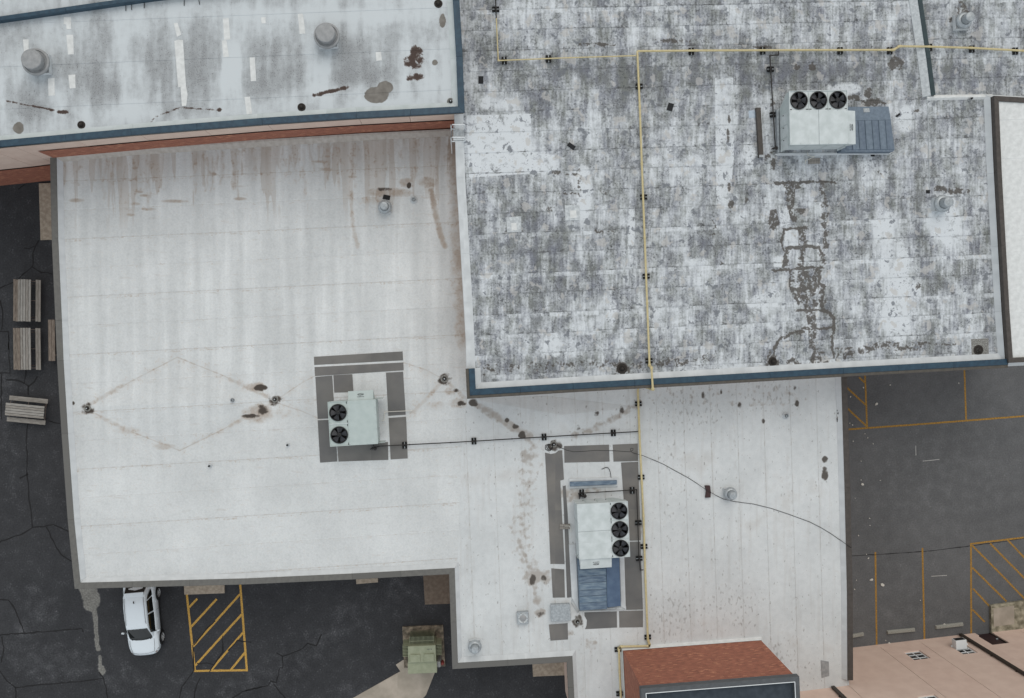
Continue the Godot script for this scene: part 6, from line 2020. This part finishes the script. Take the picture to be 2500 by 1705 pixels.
	for q in [
		[1231, 149, RM, 0, "black rubber support beside the bend of the thin yellow pipe"], [1339, 145, RM, 0, "black rubber support midway along the thin yellow pipe"],
		[1687, 127, RM, 0, "black rubber support under the crosswise yellow pipe near its west corner"], [1861, 125, RM, 0, "black rubber support under the yellow pipe just west of the black branch"], [2050, 125, RM, 0, "black rubber support under the yellow pipe north of the slate-blue duct"], [2171, 125, RM, 0, "black rubber support by the kink in the crosswise yellow pipe"], [2268, 117, RM, 0, "black rubber support against the teal expansion joint's east side"], [2371, 121, RM, 0, "black rubber support south of the dented aluminium fan"], [2477, 126, RM, 0, "black rubber support under the yellow pipe east of the dented aluminium fan"],
		[1560, 212, RM, 1, "black rubber support under the lengthwise yellow pipe near its north corner"], [1571, 482, RM, 1, "black rubber support under the lengthwise yellow pipe level with the white square patch"], [1577, 675, RM, 1, "black rubber support midway down the lengthwise yellow pipe"], [1584, 881, RM, 1, "black rubber support under the yellow pipe just before the blue coping"],
		[1880, 170, RM, 1, "black rubber support under the black branch north of the timber sleeper"], [1887, 281, RM, 1, "black rubber support under the black branch beside the timber sleeper"], [1210, 24, RM, 1, "black rubber support under the black pipe end north of the thin yellow pipe"],
		[1558, 986, RL, 1, "black rubber support under the yellow pipe just south of the blue coping"], [1565, 1165, RL, 1, "black rubber support under the yellow pipe beside the long low blue-grey box"], [1572, 1334, RL, 1, "black rubber support under the yellow pipe beside the three-fan unit's last fan"], [1581, 1555, RL, 1, "black rubber support under the yellow pipe where it reaches the brick penthouse"], [1508, 1585, RL, 1, "black rubber support at the brick penthouse's west corner"], [1512, 1693, RL, 1, "black rubber support along the brick penthouse's west wall"],
		[988, 1087, RL, 0, "black rubber support on the grey pad east of the green unit"], [1157, 1077, RL, 0, "black rubber support under the black pipe south of the main block's corner"], [1328, 1067, RL, 0, "black rubber support under the black pipe by the coiled cable"], [1497, 1057, RL, 0, "black rubber support under the black pipe near its joint with the yellow pipe"],
		[1420, 1203, RL, 0, "black rubber support beside the gas valve north of the unit by the blue duct"], [1543, 1197, RL, 0, "black rubber support at the black pipe's bend on a grey pad"], [1558, 1276, RL, 1, "black rubber support under the black pipe beside the blue-ducted unit's middle fan"], [1560, 1363, RL, 1, "black rubber support at the south end of the black pipe by the blue duct"]]:
		support(q[0], q[1], q[2], ax if q[3] == 0 else az, q[4])
	# ---- cable with its coil
	t = thing("cable", "black cable snaking from a coil across the low roof and over its east edge", "cable", P(1345, 1090, RL))
	t.set_meta("world_parts", true)
	st = S()
	var cp := []
	for k in 60:
		var an := TAU * k / 20.0
		var rr := 9.0 - (k / 20) * 1.8 + sin(k * 1.7) * 0.5
		cp.append(P(1340 + cos(an) * rr + (k / 20) * 2, 1093 + sin(an) * rr * 0.9 - (k / 20), RL + 0.03 + 0.012 * (k / 20)))
	tube(st, cp, 0.018, 6)
	put(st, "coil", M.cable, t)
	st = S()
	var ctrl := [1346, 1084, 1352, 1081, 1358, 1086, 1370, 1094, 1385, 1100, 1401, 1103.6, 1425, 1102.5, 1455, 1100, 1497.6, 1101, 1525, 1103, 1538, 1103.6, 1545, 1100, 1546, 1096, 1543, 1094.5, 1539.5, 1096, 1539.5, 1100, 1543.6, 1105.6, 1570, 1113, 1597, 1124, 1620, 1134, 1639.6, 1145, 1682, 1168, 1705, 1183, 1722, 1195, 1736.4, 1203.6, 1752, 1212, 1766, 1219, 1790, 1224.5, 1815, 1228, 1839, 1231, 1884, 1242, 1925.5, 1256, 1977.6, 1275, 2005, 1289, 2029.7, 1304, 2050, 1318]
	var pts := []
	for i in range(0, ctrl.size(), 2):
		var yy := RL + 0.03
		if ctrl[i] > 1555 and ctrl[i] < 1590: yy = RL + 0.28
		if ctrl[i] > 1715 and ctrl[i] < 1740: yy = RL + 0.2
		pts.append(P(ctrl[i], ctrl[i + 1], yy))
	pts.append(P(2064, 1328, RL + 0.33))
	pts.append(P(2079, 1338, RL + 0.3))
	var last: Vector3 = pts[pts.size() - 1]
	pts.append(Vector3(last.x + 0.06, 2.0, last.z))
	pts.append(Vector3(last.x + 0.05, 0.05, last.z + 0.1))
	tube(st, pts, 0.014, 6)
	put(st, "run", M.cable, t)
	t = thing("cable_offcut", "short hooked black cable end lying north of the blue-grey metal box", "cable", P(1482, 1155, RL))
	t.set_meta("world_parts", true)
	st = S()
	tube(st, [P(1469, 1146, RL + 0.03), P(1472, 1145, RL + 0.04), P(1478, 1142, RL + 0.05), P(1484, 1142, RL + 0.06), P(1488, 1147, RL + 0.07), P(1491, 1157, RL + 0.08), P(1492, 1168, RL + 0.1)], 0.016, 6)
	put(st, "run", M.cable, t)
	# ---- ladder from the low roof up to the main roof
	ladder()

func ladder() -> void:
	var t := thing("roof_ladder", "white metal roof ladder with grab rails at the main block's west edge", "ladder", P(1112, 330, RL))
	var o := t.position
	var h := RM - RL
	var pts := [P(1098, 303, RM + 0.95), P(1101.5, 336, RM + 0.95), P(1133, 301, RM + 0.95), P(1135.5, 335, RM + 0.95)]
	# two stringers that rise past the edge, turn over it and come down on the roof
	var a_lo := P(1103, 319, RM + 0.9)
	for k in 2:
		var s: float = 0.0 if k == 0 else 0.62
		var st := S()
		var x0 := P(1101, 318, RM + 0.9).x
		var z0 := P(1101, 305, RM + 0.9).z + s
		var x1 := x0 + 0.62
		tube(st, [Vector3(x0, RL + 0.05, z0) - o, Vector3(x0, RM + 0.85, z0) - o, Vector3(x0 + 0.08, RM + 0.95, z0) - o, Vector3(x1, RM + 0.95, z0) - o, Vector3(x1 + 0.06, RM + 0.88, z0) - o, Vector3(x1 + 0.06, RM + 0.02, z0) - o], 0.03, 8)
		put(st, "stringer", M.white_paint, t)
	var st2 := S()
	var bx := P(1101, 318, RM + 0.9).x
	var bz := P(1101, 305, RM + 0.9).z
	for k in 9:
		st2 = S()
		tube(st2, [Vector3(bx, RL + 0.25 + k * 0.3, bz) - o, Vector3(bx, RL + 0.25 + k * 0.3, bz + 0.62) - o], 0.017, 6)
		put(st2, "rung", M.galv, t)
	st2 = S()
	tube(st2, [Vector3(bx + 0.1, RM + 0.5, bz) - o, Vector3(bx + 0.68, RM + 0.5, bz) - o], 0.02, 6)
	tube(st2, [Vector3(bx + 0.1, RM + 0.5, bz + 0.62) - o, Vector3(bx + 0.68, RM + 0.5, bz + 0.62) - o], 0.02, 6)
	put(st2, "side_rail", M.white_paint, t)
	st2 = S()
	box(st2, Vector3(bx + 0.38, RM + 0.1, bz + 0.31) - o, Vector3(0.55, 0.03, 0.55))
	put(st2, "step_plate", M.galv, t)
	for z in [0.0, 0.62]:
		st2 = S()
		box(st2, Vector3(bx + 0.34, RM + 0.04, bz + z) - o, Vector3(0.62, 0.05, 0.05))
		put(st2, "bracket", M.white_paint, t)

# ================================================================= GROUND THINGS
func build_ground_things() -> void:
	var st := S()
	picnic("grey picnic table with a brown outer bench standing north of its twin", P(65.5, 734, 0.45), -0.02, 2.40, 0, 0.0)
	picnic("grey picnic table with one dark brown plank beside the low wooden bench", P(65.5, 852, 0.45), 0.0, 2.40, 1, 0.0)
	picnic("grey picnic table turned crosswise to the other two with a bench on each side", P(66.5, 1002, 0.45), PI / 2 - 0.105, 2.16, 2, 0.05)
	var t := thing("plank_bench", "low wooden plank bench half under the low wing's roof edge", "bench", P(134, 831, 0.0))
	for k in 2:
		st = S()
		box(st, Vector3(-0.08 + k * 0.19, 0.43, 0), Vector3(0.18, 0.045, 2.38), Basis(), 0.008)
		put(st, "plank", M.wood_c, t)
	for s in [-1.0, 1.0]:
		st = S()
		box(st, Vector3(0.01, 0.2, s * 0.85), Vector3(0.3, 0.4, 0.06), Basis(), 0.006)
		put(st, "leg", M.wood_c, t)
	car()
	transformer()
	for q in [["concrete wheel stop tucked against the low wing's wall", 2055, 1560, 2111, 1550], ["concrete wheel stop between the two orange bay lines", 2167.5, 1546, 2236, 1539.5], ["concrete wheel stop beside the hatched bay with litter against it", 2286, 1533.7, 2353.7, 1526]]:
		var a := P(q[1], q[2], 0.13)
		var b := P(q[3], q[4], 0.13)
		var d := (b - a)
		t = thing("wheel_stop", q[0], "wheel stop", Vector3((a.x + b.x) / 2, 0.0, (a.z + b.z) / 2), atan2(-d.z, d.x), "concrete wheel stops")
		st = S()
		var l := d.length() / 2
		var pr := [Vector2(-0.12, 0.0), Vector2(-0.11, 0.06), Vector2(-0.07, 0.13), Vector2(0.07, 0.13), Vector2(0.11, 0.06), Vector2(0.12, 0.0)]
		var r0 := []
		var r1 := []
		for p in pr:
			r0.append(Vector3(-l + p.y * 0.25, p.y + 0.004, p.x))
			r1.append(Vector3(l - p.y * 0.25, p.y + 0.004, p.x))
		strip_mesh(st, r0, r1)
		put(st, "block", M.stop, t)
		for s in [-1.0, 1.0]:
			st = S()
			lathe(st, Vector3(s * l * 0.7, 0.128, 0), [Vector2(0.022, 0.0), Vector2(0.02, 0.012), Vector2(0, 0.014)], 10)
			put(st, "pin", M.steel, t)
	# litter blown against the wall
	var spots := Z(1700, 900, 0.347, [1270, 250, 1365, 117, 1085, 200, 1177, 135, 1080, 385, 1100, 398, 1105, 512, 1187, 460, 1207, 488, 1245, 530, 1160, 652, 1168, 816, 1295, 788, 1160, 785, 1118, 913, 1223, 1105, 1142, 1175, 1212, 1335, 1198, 1308, 1232, 1487, 1312, 1525, 1128, 1490, 1220, 1055, 1848, 103])
	for p in Z(1800, 1205, 0.3155, [1178, 1165, 1605, 1018, 1418, 828, 1680, 1115, 1150, 1138, 908, 742]): spots.append(p)
	for i in spots.size():
		var p: Vector2 = spots[i]
		var big := i in [0, 11, 19, 20, 24, 25]
		t = thing("litter_scrap", "crumpled pale scrap of litter blown about the asphalt parking lot", "litter", P(p.x, p.y, 0.004), rng.randf() * TAU, "litter scraps on the parking lot")
		var s := rng.randf_range(0.11, 0.16) if big else rng.randf_range(0.035, 0.07)
		st = S()
		var pl := PackedVector2Array()
		for k in 6:
			pl.append(Vector2(cos(TAU * k / 6.0), sin(TAU * k / 6.0) * 0.7) * s * rng.randf_range(0.6, 1.15))
		prism(st, pl, 0.002, 0.012 + s * 0.25, 0.006)
		put(st, "scrap", M.litter, t)

func picnic(label: String, at: Vector3, turn: float, ln: float, kind: int, dx: float) -> void:
	var t := thing("picnic_table", label, "picnic table", Vector3(at.x, 0, at.z), turn, "wooden picnic tables")
	var st := S()
	var mats := [M.wood, M.wood_b, M.wood_b, M.wood, M.wood_b]
	if kind == 1: mats = [M.wood_c, M.wood, M.wood_b, M.wood, M.wood_b]
	for k in 5:
		st = S()
		box(st, Vector3(-0.296 + k * 0.148, 0.75, rng.randf_range(-0.012, 0.012)), Vector3(0.126, 0.038, ln), Basis(), 0.006)
		put(st, "top_plank", mats[k], t)
	for s in [-1.0, 1.0]:
		for k in (1 if kind == 2 else 2):
			st = S()
			var bw := 0.26 if kind == 2 else 0.135
			box(st, Vector3(s * 0.62 + ((k - 0.5) * 0.145 if kind < 2 else 0.0), 0.45, rng.randf_range(-0.02, 0.02)), Vector3(bw, 0.038, ln * 1.0), Basis(), 0.006)
			put(st, "bench_plank", M.wood_c if (kind < 2 and s < 0.0) else M.wood, t)
	for e in [-0.46, 0.0, 0.46]:
		st = S()
		tube(st, [Vector3(-0.74, 0.41, e * ln), Vector3(0.74, 0.41, e * ln)], 0.022, 6)
		put(st, "cross_rail", M.steel, t)
	for e in [-0.40, 0.40]:
		for s in [-1.0, 1.0]:
			st = S()
			tube(st, [Vector3(s * 0.2, 0.73, e * ln), Vector3(s * 0.46, 0.02, e * ln)], 0.024, 6)
			put(st, "leg", M.steel, t)
	st = S()
	tube(st, [Vector3(0, 0.42, -0.3 * ln), Vector3(0, 0.71, -0.02 * ln)], 0.02, 6)
	tube(st, [Vector3(0, 0.42, 0.3 * ln), Vector3(0, 0.71, 0.02 * ln)], 0.02, 6)
	put(st, "brace", M.steel, t)

func transformer() -> void:
	var st := S()
	prism(st, flat([Vector2(982, 1532), Vector2(1081.5, 1528), Vector2(1087, 1628), Vector2(986.5, 1632)], 0.15), 0.0, 0.15, 0.02)
	var pad := put(st, "concrete_pad", mottled(rgb(84, 78, 68), rgb(150, 138, 122), 221, 0.012, 0.5, 0.95, 0.0, 0.1))
	pad.set_meta("kind", "structure")
	var ht := 1.65
	var q := flat([Vector2(995, 1579), Vector2(1063, 1576), Vector2(1066, 1617), Vector2(996, 1620)], ht)
	var mid := centre(q)
	var a := (q[1] - q[0]).normalized()
	var t := thing("pad_transformer", "olive green pad-mounted transformer with cooling fins on a concrete pad", "transformer", v3(mid, 0.15), atan2(-a.y, a.x))
	var w := q[0].distance_to(q[1])
	var dp := q[0].distance_to(q[3])
	var h := ht - 0.15
	st = S()
	box(st, Vector3(0, h / 2, 0), Vector3(w, h, dp), Basis(), 0.015)
	put(st, "tank", M.trafo, t)
	for s in [-1.0, 1.0]:
		st = S()
		box(st, Vector3(s * w * 0.25, h + 0.03, dp * 0.22), Vector3(w * 0.36, 0.06, dp * 0.46), Basis(), 0.01)
		put(st, "hatch_cover", M.trafo, t)
	st = S()
	box(st, Vector3(w * 0.0, h * 0.47, dp / 2 + 0.34), Vector3(w * 1.05, h * 0.94, 0.68), Basis(), 0.015)
	var cab := put(st, "cabinet", M.trafo, t)
	st = S()
	box(st, Vector3(0, h * 0.47, dp / 2 + 0.684), Vector3(0.02, h * 0.85, 0.006))
	put(st, "door_gap", M.trafo, cab)
	for k in 20:
		st = S()
		box(st, Vector3(-w * 0.43 + k * w * 0.045, h * 0.48, -dp / 2 - 0.24), Vector3(0.022, h * 0.7, 0.44))
		put(st, "cooling_fin", M.trafo, t)
	st = S()
	tube(st, [Vector3(-w * 0.45, h * 0.84, -dp / 2 - 0.2), Vector3(w * 0.45, h * 0.84, -dp / 2 - 0.2)], 0.014, 6)
	put(st, "fin_bar", M.trafo, t)
	for s in [-1.0, 1.0]:
		for k in 8:
			st = S()
			box(st, Vector3(s * (w / 2 + 0.17), h * 0.48, -dp * 0.42 + k * 0.085), Vector3(0.32, h * 0.7, 0.022))
			put(st, "cooling_fin", M.trafo, t)
	# stencilled number, too worn to read
	for k in 4:
		st = S()
		box(st, Vector3(w * 0.2 + k * 0.075, h + 0.003, -dp * 0.28), Vector3(0.03, 0.004, 0.07 if k % 2 else 0.05), Basis(Vector3.UP, 0.2 * (k - 2)))
		put(st, "stencil_mark", M.ink, t)
	st = S()
	box(st, Vector3(w / 2 + 0.14, 0.55, dp / 2 + 0.32), Vector3(0.2, 1.1, 0.34), Basis(), 0.02)
	put(st, "meter_box", M.vent_grey, t)
	st = S()
	lathe(st, Vector3(w / 2 + 0.34, 0.75, dp / 2 + 0.36), [Vector2(0.09, -0.2), Vector2(0.11, 0.1), Vector2(0.08, 0.2), Vector2(0, 0.23)], 16)
	put(st, "cap", M.red, t)

func car() -> void:
	var rw := P(384, 1449, 0.34)
	var fw := P(393.5, 1554, 0.34)
	var ax := (fw - rw)
	ax.y = 0
	ax = ax.normalized()
	var lat := Vector3(ax.z, 0, -ax.x)          # towards image right
	if lat.x < 0: lat = -lat
	var wb := 2.62
	var mid := (rw + fw) / 2.0 - lat * 0.86
	var t := thing("parked_car", "white compact SUV parked nose out under the low wing's south roof edge", "car", Vector3(mid.x, 0, mid.z))
	# local frame: z = forward, x = image-right side
	t.basis = Basis(-ax.cross(Vector3.UP).normalized() * 1.0, Vector3.UP, ax)
	if t.basis.determinant() < 0: t.basis = Basis(ax.cross(Vector3.UP).normalized() * 1.0, Vector3.UP, ax)
	# lower body: rings of half width / height along z
	# [z, half width at sill, half width at shoulder, y bottom, y shoulder, y top, half width top]
	var sec := [
		[-2.18, 0.60, 0.66, 0.42, 0.72, 0.86, 0.56], [-2.12, 0.76, 0.80, 0.34, 0.78, 0.95, 0.68], [-1.95, 0.84, 0.88, 0.30, 0.84, 1.02, 0.78], [-1.31, 0.87, 0.905, 0.28, 0.86, 1.03, 0.80], [-0.6, 0.87, 0.90, 0.26, 0.85, 1.01, 0.80], [0.3, 0.87, 0.90, 0.26, 0.83, 0.99, 0.80], [0.85, 0.87, 0.90, 0.27, 0.82, 0.98, 0.80], [1.05, 0.87, 0.90, 0.28, 0.81, 1.0, 0.72], [1.31, 0.87, 0.90, 0.28, 0.80, 0.985, 0.70], [1.65, 0.85, 0.875, 0.30, 0.77, 0.95, 0.67], [1.90, 0.80, 0.82, 0.32, 0.73, 0.90, 0.62], [2.08, 0.68, 0.70, 0.34, 0.68, 0.82, 0.52], [2.17, 0.50, 0.52, 0.38, 0.60, 0.70, 0.38], [2.20, 0.34, 0.36, 0.42, 0.55, 0.60, 0.25]]
	var rings := []
	for s in sec:
		var r := []
		var half := [Vector2(s[1] - 0.08, s[3]), Vector2(s[1], s[3] + 0.08), Vector2(s[2], (s[3] + s[4]) * 0.5), Vector2(s[2] - 0.005, s[4] - 0.04), Vector2(s[2] - 0.05, s[4] + 0.04), Vector2(s[6], s[5]), Vector2(s[6] * 0.5, s[5] + 0.03)]
		for p in half: r.append(Vector3(p.x, p.y, s[0]))
		r.append(Vector3(0, s[5] + 0.04, s[0]))
		for i in range(half.size() - 1, -1, -1): r.append(Vector3(-half[i].x, half[i].y, s[0]))
		rings.append(r)
	var st := S()
	skin(st, rings)
	put(st, "body", M.car_paint, t)
	# greenhouse: belt outline, roof outline
	var g := S()
	var belt := [[-2.02, 0.74], [-1.7, 0.79], [-0.6, 0.81], [0.5, 0.80], [1.06, 0.70]]
	var gr := [
		[-2.08, 0.72, 0.95, 0.66, 0.98], [-1.93, 0.75, 0.95, 0.63, 1.22], [-1.74, 0.76, 0.95, 0.60, 1.46], [-1.56, 0.78, 0.95, 0.60, 1.585], [-1.0, 0.80, 0.95, 0.62, 1.645], [-0.3, 0.80, 0.95, 0.62, 1.635], [0.18, 0.79, 0.95, 0.60, 1.585], [0.34, 0.78, 0.95, 0.605, 1.52], [0.95, 0.74, 0.95, 0.68, 1.10], [1.14, 0.70, 0.95, 0.66, 0.99]]
	var gring := []
	for s in gr:
		var r := []
		var half := [Vector2(s[1], s[2]), Vector2(s[3] + (s[1] - s[3]) * 0.12, s[4] - 0.05), Vector2(s[3] - 0.03, s[4] - 0.005), Vector2(s[3] * 0.6, s[4] + 0.018)]
		for p in half: r.append(Vector3(p.x, p.y, s[0]))
		r.append(Vector3(0, s[4] + 0.026, s[0]))
		for i in range(half.size() - 1, -1, -1): r.append(Vector3(-half[i].x, half[i].y, s[0]))
		gring.append(r)
	skin(g, gring)
	var roof := put(g, "roof", M.car_paint, t)
	# glass set a few millimetres proud of the shell
	st = S()
	var w0 := [Vector3(-0.56, 1.535, 0.345), Vector3(-0.28, 1.553, 0.35), Vector3(0, 1.56, 0.352), Vector3(0.28, 1.553, 0.35), Vector3(0.56, 1.535, 0.345)]
	var w1 := [Vector3(-0.645, 1.115, 0.945), Vector3(-0.32, 1.135, 0.985), Vector3(0, 1.14, 0.995), Vector3(0.32, 1.135, 0.985), Vector3(0.645, 1.115, 0.945)]
	var w2 := [Vector3(-0.62, 1.03, 1.085), Vector3(-0.31, 1.04, 1.16), Vector3(0, 1.045, 1.18), Vector3(0.31, 1.04, 1.16), Vector3(0.62, 1.03, 1.085)]
	for i in 4:
		quad(st, w0[i], w0[i + 1], w1[i + 1], w1[i], Vector3(0, 1, 0.6))
		quad(st, w1[i], w1[i + 1], w2[i + 1], w2[i], Vector3(0, 1, 0.6))
	put(st, "windscreen", M.car_glass, t)
	for k in 2:
		st = S()
		var wx := -0.45 + k * 0.5
		tube(st, [Vector3(wx, 1.075, 1.12), Vector3(wx + 0.5, 1.10, 1.05)], 0.008, 5)
		put(st, "wiper", M.car_dark, t)
	for s in [-1.0, 1.0]:
		# door glass: front and rear pane, quarter light
		for q in [[[0.72, 0.98, 0.63, 1.42], [0.30, 0.98, 0.20, 1.49], [-0.42, 0.98, -0.42, 1.53]], [[-0.50, 0.98, -0.50, 1.53], [-1.34, 0.99, -1.20, 1.53]], [[-1.42, 1.0, -1.28, 1.50], [-1.80, 1.06, -1.52, 1.38]]]:
			st = S()
			for i in q.size() - 1:
				var a: Array = q[i]
				var b: Array = q[i + 1]
				var f := func(z: float, y: float) -> Vector3: return Vector3(s * (lerpf(0.818, 0.652, clampf((y - 0.95) / 0.63, 0, 1))), y, z)
				quad(st, f.call(a[0], a[1]), f.call(b[0], b[1]), f.call(b[2], b[3]), f.call(a[2], a[3]), Vector3(s, 0.3, 0))
			put(st, "side_window", M.car_glass, t)
		st = S()
		tube(st, [Vector3(s * 0.56, 1.60, 0.05), Vector3(s * 0.555, 1.665, -0.05), Vector3(s * 0.55, 1.675, -0.8), Vector3(s * 0.54, 1.655, -1.4), Vector3(s * 0.535, 1.61, -1.48)], 0.017, 6)
		put(st, "roof_rail", M.vent_grey, t)
		st = S()
		box(st, Vector3(s * 1.0, 1.08, 0.66), Vector3(0.2, 0.13, 0.1), Basis(Vector3.UP, s * 0.25), 0.035)
		var mr := put(st, "mirror", M.car_paint, t)
		st = S()
		box(st, Vector3(s * 0.87, 1.04, 0.68), Vector3(0.14, 0.035, 0.05))
		put(st, "mirror_arm", M.car_dark, mr)
		for z in [0.05, -0.95]:
			st = S()
			box(st, Vector3(s * 0.905, 0.83, z), Vector3(0.03, 0.025, 0.18), Basis(), 0.008)
			put(st, "door_handle", M.car_paint, t)
		for z in [0.78, -0.46, -1.38]:
			st = S()
			box(st, Vector3(s * 0.9, 0.6, z), Vector3(0.006, 0.46, 0.008))
			put(st, "door_gap", M.car_dark, t)
		st = S()
		box(st, Vector3(s * 0.865, 0.27, 0.0), Vector3(0.06, 0.1, 1.9))
		put(st, "sill", M.car_dark, t)
		# lamps
		st = S()
		quad(st, Vector3(s * 0.63, 0.86, 1.99), Vector3(s * 0.80, 0.80, 1.78), Vector3(s * 0.84, 0.72, 1.80), Vector3(s * 0.69, 0.74, 2.07), Vector3(s, 0.8, 1))
		put(st, "headlight", M.lamp, t)
		st = S()
		box(st, Vector3(s * 0.76, 0.98, -2.06), Vector3(0.22, 0.2, 0.14), Basis(), 0.03)
		put(st, "tail_light", M.tail, t)
		for z in [-1.31, 1.31]:
			st = S()
			var c := Vector3(s * 0.82, 0.34, z)
			wheel_lathe(st, c, [Vector2(0.0, -0.12), Vector2(0.425, -0.12), Vector2(0.425, 0.092), Vector2(0.36, 0.096)], s)
			put(st, "wheel_arch", M.car_dark, t)
			st = S()
			wheel_lathe(st, c, [Vector2(0.22, 0.02), Vector2(0.225, 0.11), Vector2(0.27, 0.13), Vector2(0.335, 0.12), Vector2(0.355, 0.07), Vector2(0.355, -0.1)], s)
			var wh := put(st, "wheel", M.tyre, t)
			st = S()
			wheel_lathe(st, c, [Vector2(0.0, 0.03), Vector2(0.22, 0.03)], s)
			put(st, "brake_disc", M.car_dark, wh)
			st = S()
			wheel_lathe(st, c, [Vector2(0.205, 0.09), Vector2(0.215, 0.124), Vector2(0.232, 0.124)], s)
			wheel_lathe(st, c, [Vector2(0.0, 0.098), Vector2(0.055, 0.095), Vector2(0.06, 0.06)], s)
			for k in 5:
				var an := TAU * k / 5.0 + 0.3
				var bb := Basis(Vector3.RIGHT, an)
				box(st, c + Vector3(s * 0.104, 0, 0) + bb * Vector3(0, 0.13, 0), Vector3(0.02, 0.18, 0.055), bb, 0.006)
			put(st, "rim", M.alloy, wh)
	st = S()
	quad(st, Vector3(-0.60, 1.03, -2.075), Vector3(0.60, 1.03, -2.075), Vector3(0.55, 1.48, -1.755), Vector3(-0.55, 1.48, -1.755), Vector3(0, 0.5, -1))
	put(st, "rear_window", M.car_glass, t)
	st = S()
	box(st, Vector3(0, 1.585, -1.66), Vector3(1.10, 0.045, 0.24), Basis(Vector3.RIGHT, -0.12), 0.015)
	put(st, "spoiler", M.car_paint, t)
	st = S()
	box(st, Vector3(0, 1.695, -1.25), Vector3(0.05, 0.06, 0.14), Basis(), 0.02)
	put(st, "antenna_fin", M.car_dark, t)
	for s in [-1.0, 1.0]:
		st = S()
		tube(st, [Vector3(s * 0.69, 1.012, 1.14), Vector3(s * 0.695, 0.995, 1.35), Vector3(s * 0.665, 0.962, 1.66), Vector3(s * 0.61, 0.912, 1.91)], 0.007, 5)
		put(st, "bonnet_gap", M.car_dark, t)
		st = S()
		box(st, Vector3(s * 0.52, 1.045, 1.12), Vector3(0.05, 0.02, 0.04))
		put(st, "washer_jet", M.car_dark, t)
	st = S()
	tube(st, [Vector3(-0.62, 0.905, 1.92), Vector3(-0.3, 0.925, 2.0), Vector3(0, 0.93, 2.02), Vector3(0.3, 0.925, 2.0), Vector3(0.62, 0.905, 1.92)], 0.007, 5)
	put(st, "bonnet_gap", M.car_dark, t)
	st = S()
	box(st, Vector3(0, 0.36, 2.155), Vector3(0.9, 0.14, 0.05), Basis(), 0.02)
	put(st, "lower_grille", M.car_dark, t)

func wheel_lathe(st: SurfaceTool, c: Vector3, prof: Array, s: float) -> void:
	var n := 26
	for i in prof.size() - 1:
		for k in n:
			var q := []
			for e in [[prof[i], k], [prof[i], k + 1], [prof[i + 1], k + 1], [prof[i + 1], k]]:
				var an: float = TAU * e[1] / n
				q.append(c + Vector3(s * e[0].y, cos(an) * e[0].x, sin(an) * e[0].x))
			var m: Vector3 = (q[0] + q[2]) / 2 - c
			quad(st, q[0], q[1], q[2], q[3], Vector3(s * 0.3, 0, 0) + m)

func skin(st: SurfaceTool, rings: Array) -> void:       # smooth skin over rings of equal count, ends closed
	var n: int = rings[0].size()
	var nr := []
	for i in rings.size():
		var row := []
		for k in n:
			var a: Vector3 = rings[maxi(i - 1, 0)][k]
			var b: Vector3 = rings[mini(i + 1, rings.size() - 1)][k]
			var c: Vector3 = rings[i][maxi(k - 1, 0)]
			var d: Vector3 = rings[i][mini(k + 1, n - 1)]
			var nn := (b - a).cross(d - c).normalized()
			var mid := Vector3(0, 0.6, rings[i][0].z)
			if nn.dot(rings[i][k] - mid) < 0: nn = -nn
			row.append(nn)
		nr.append(row)
	for i in rings.size() - 1:
		for k in n - 1:
			var q := [rings[i][k], rings[i][k + 1], rings[i + 1][k + 1], rings[i + 1][k]]
			var m := [nr[i][k], nr[i][k + 1], nr[i + 1][k + 1], nr[i + 1][k]]
			var f: Vector3 = (q[2] - q[0]).cross(q[1] - q[0])
			var order := [0, 1, 2, 0, 2, 3]
			if f.dot(m[0] + m[2]) < 0: order = [0, 2, 1, 0, 3, 2]
			for o in order:
				st.set_normal(m[o])
				st.add_vertex(q[o])
	for e in [0, rings.size() - 1]:
		var c := Vector3.ZERO
		for p in rings[e]: c += p
		c /= n
		for k in n - 1:
			tri(st, c, rings[e][k], rings[e][k + 1], Vector3(0, 0, -1.0 if e == 0 else 1.0))
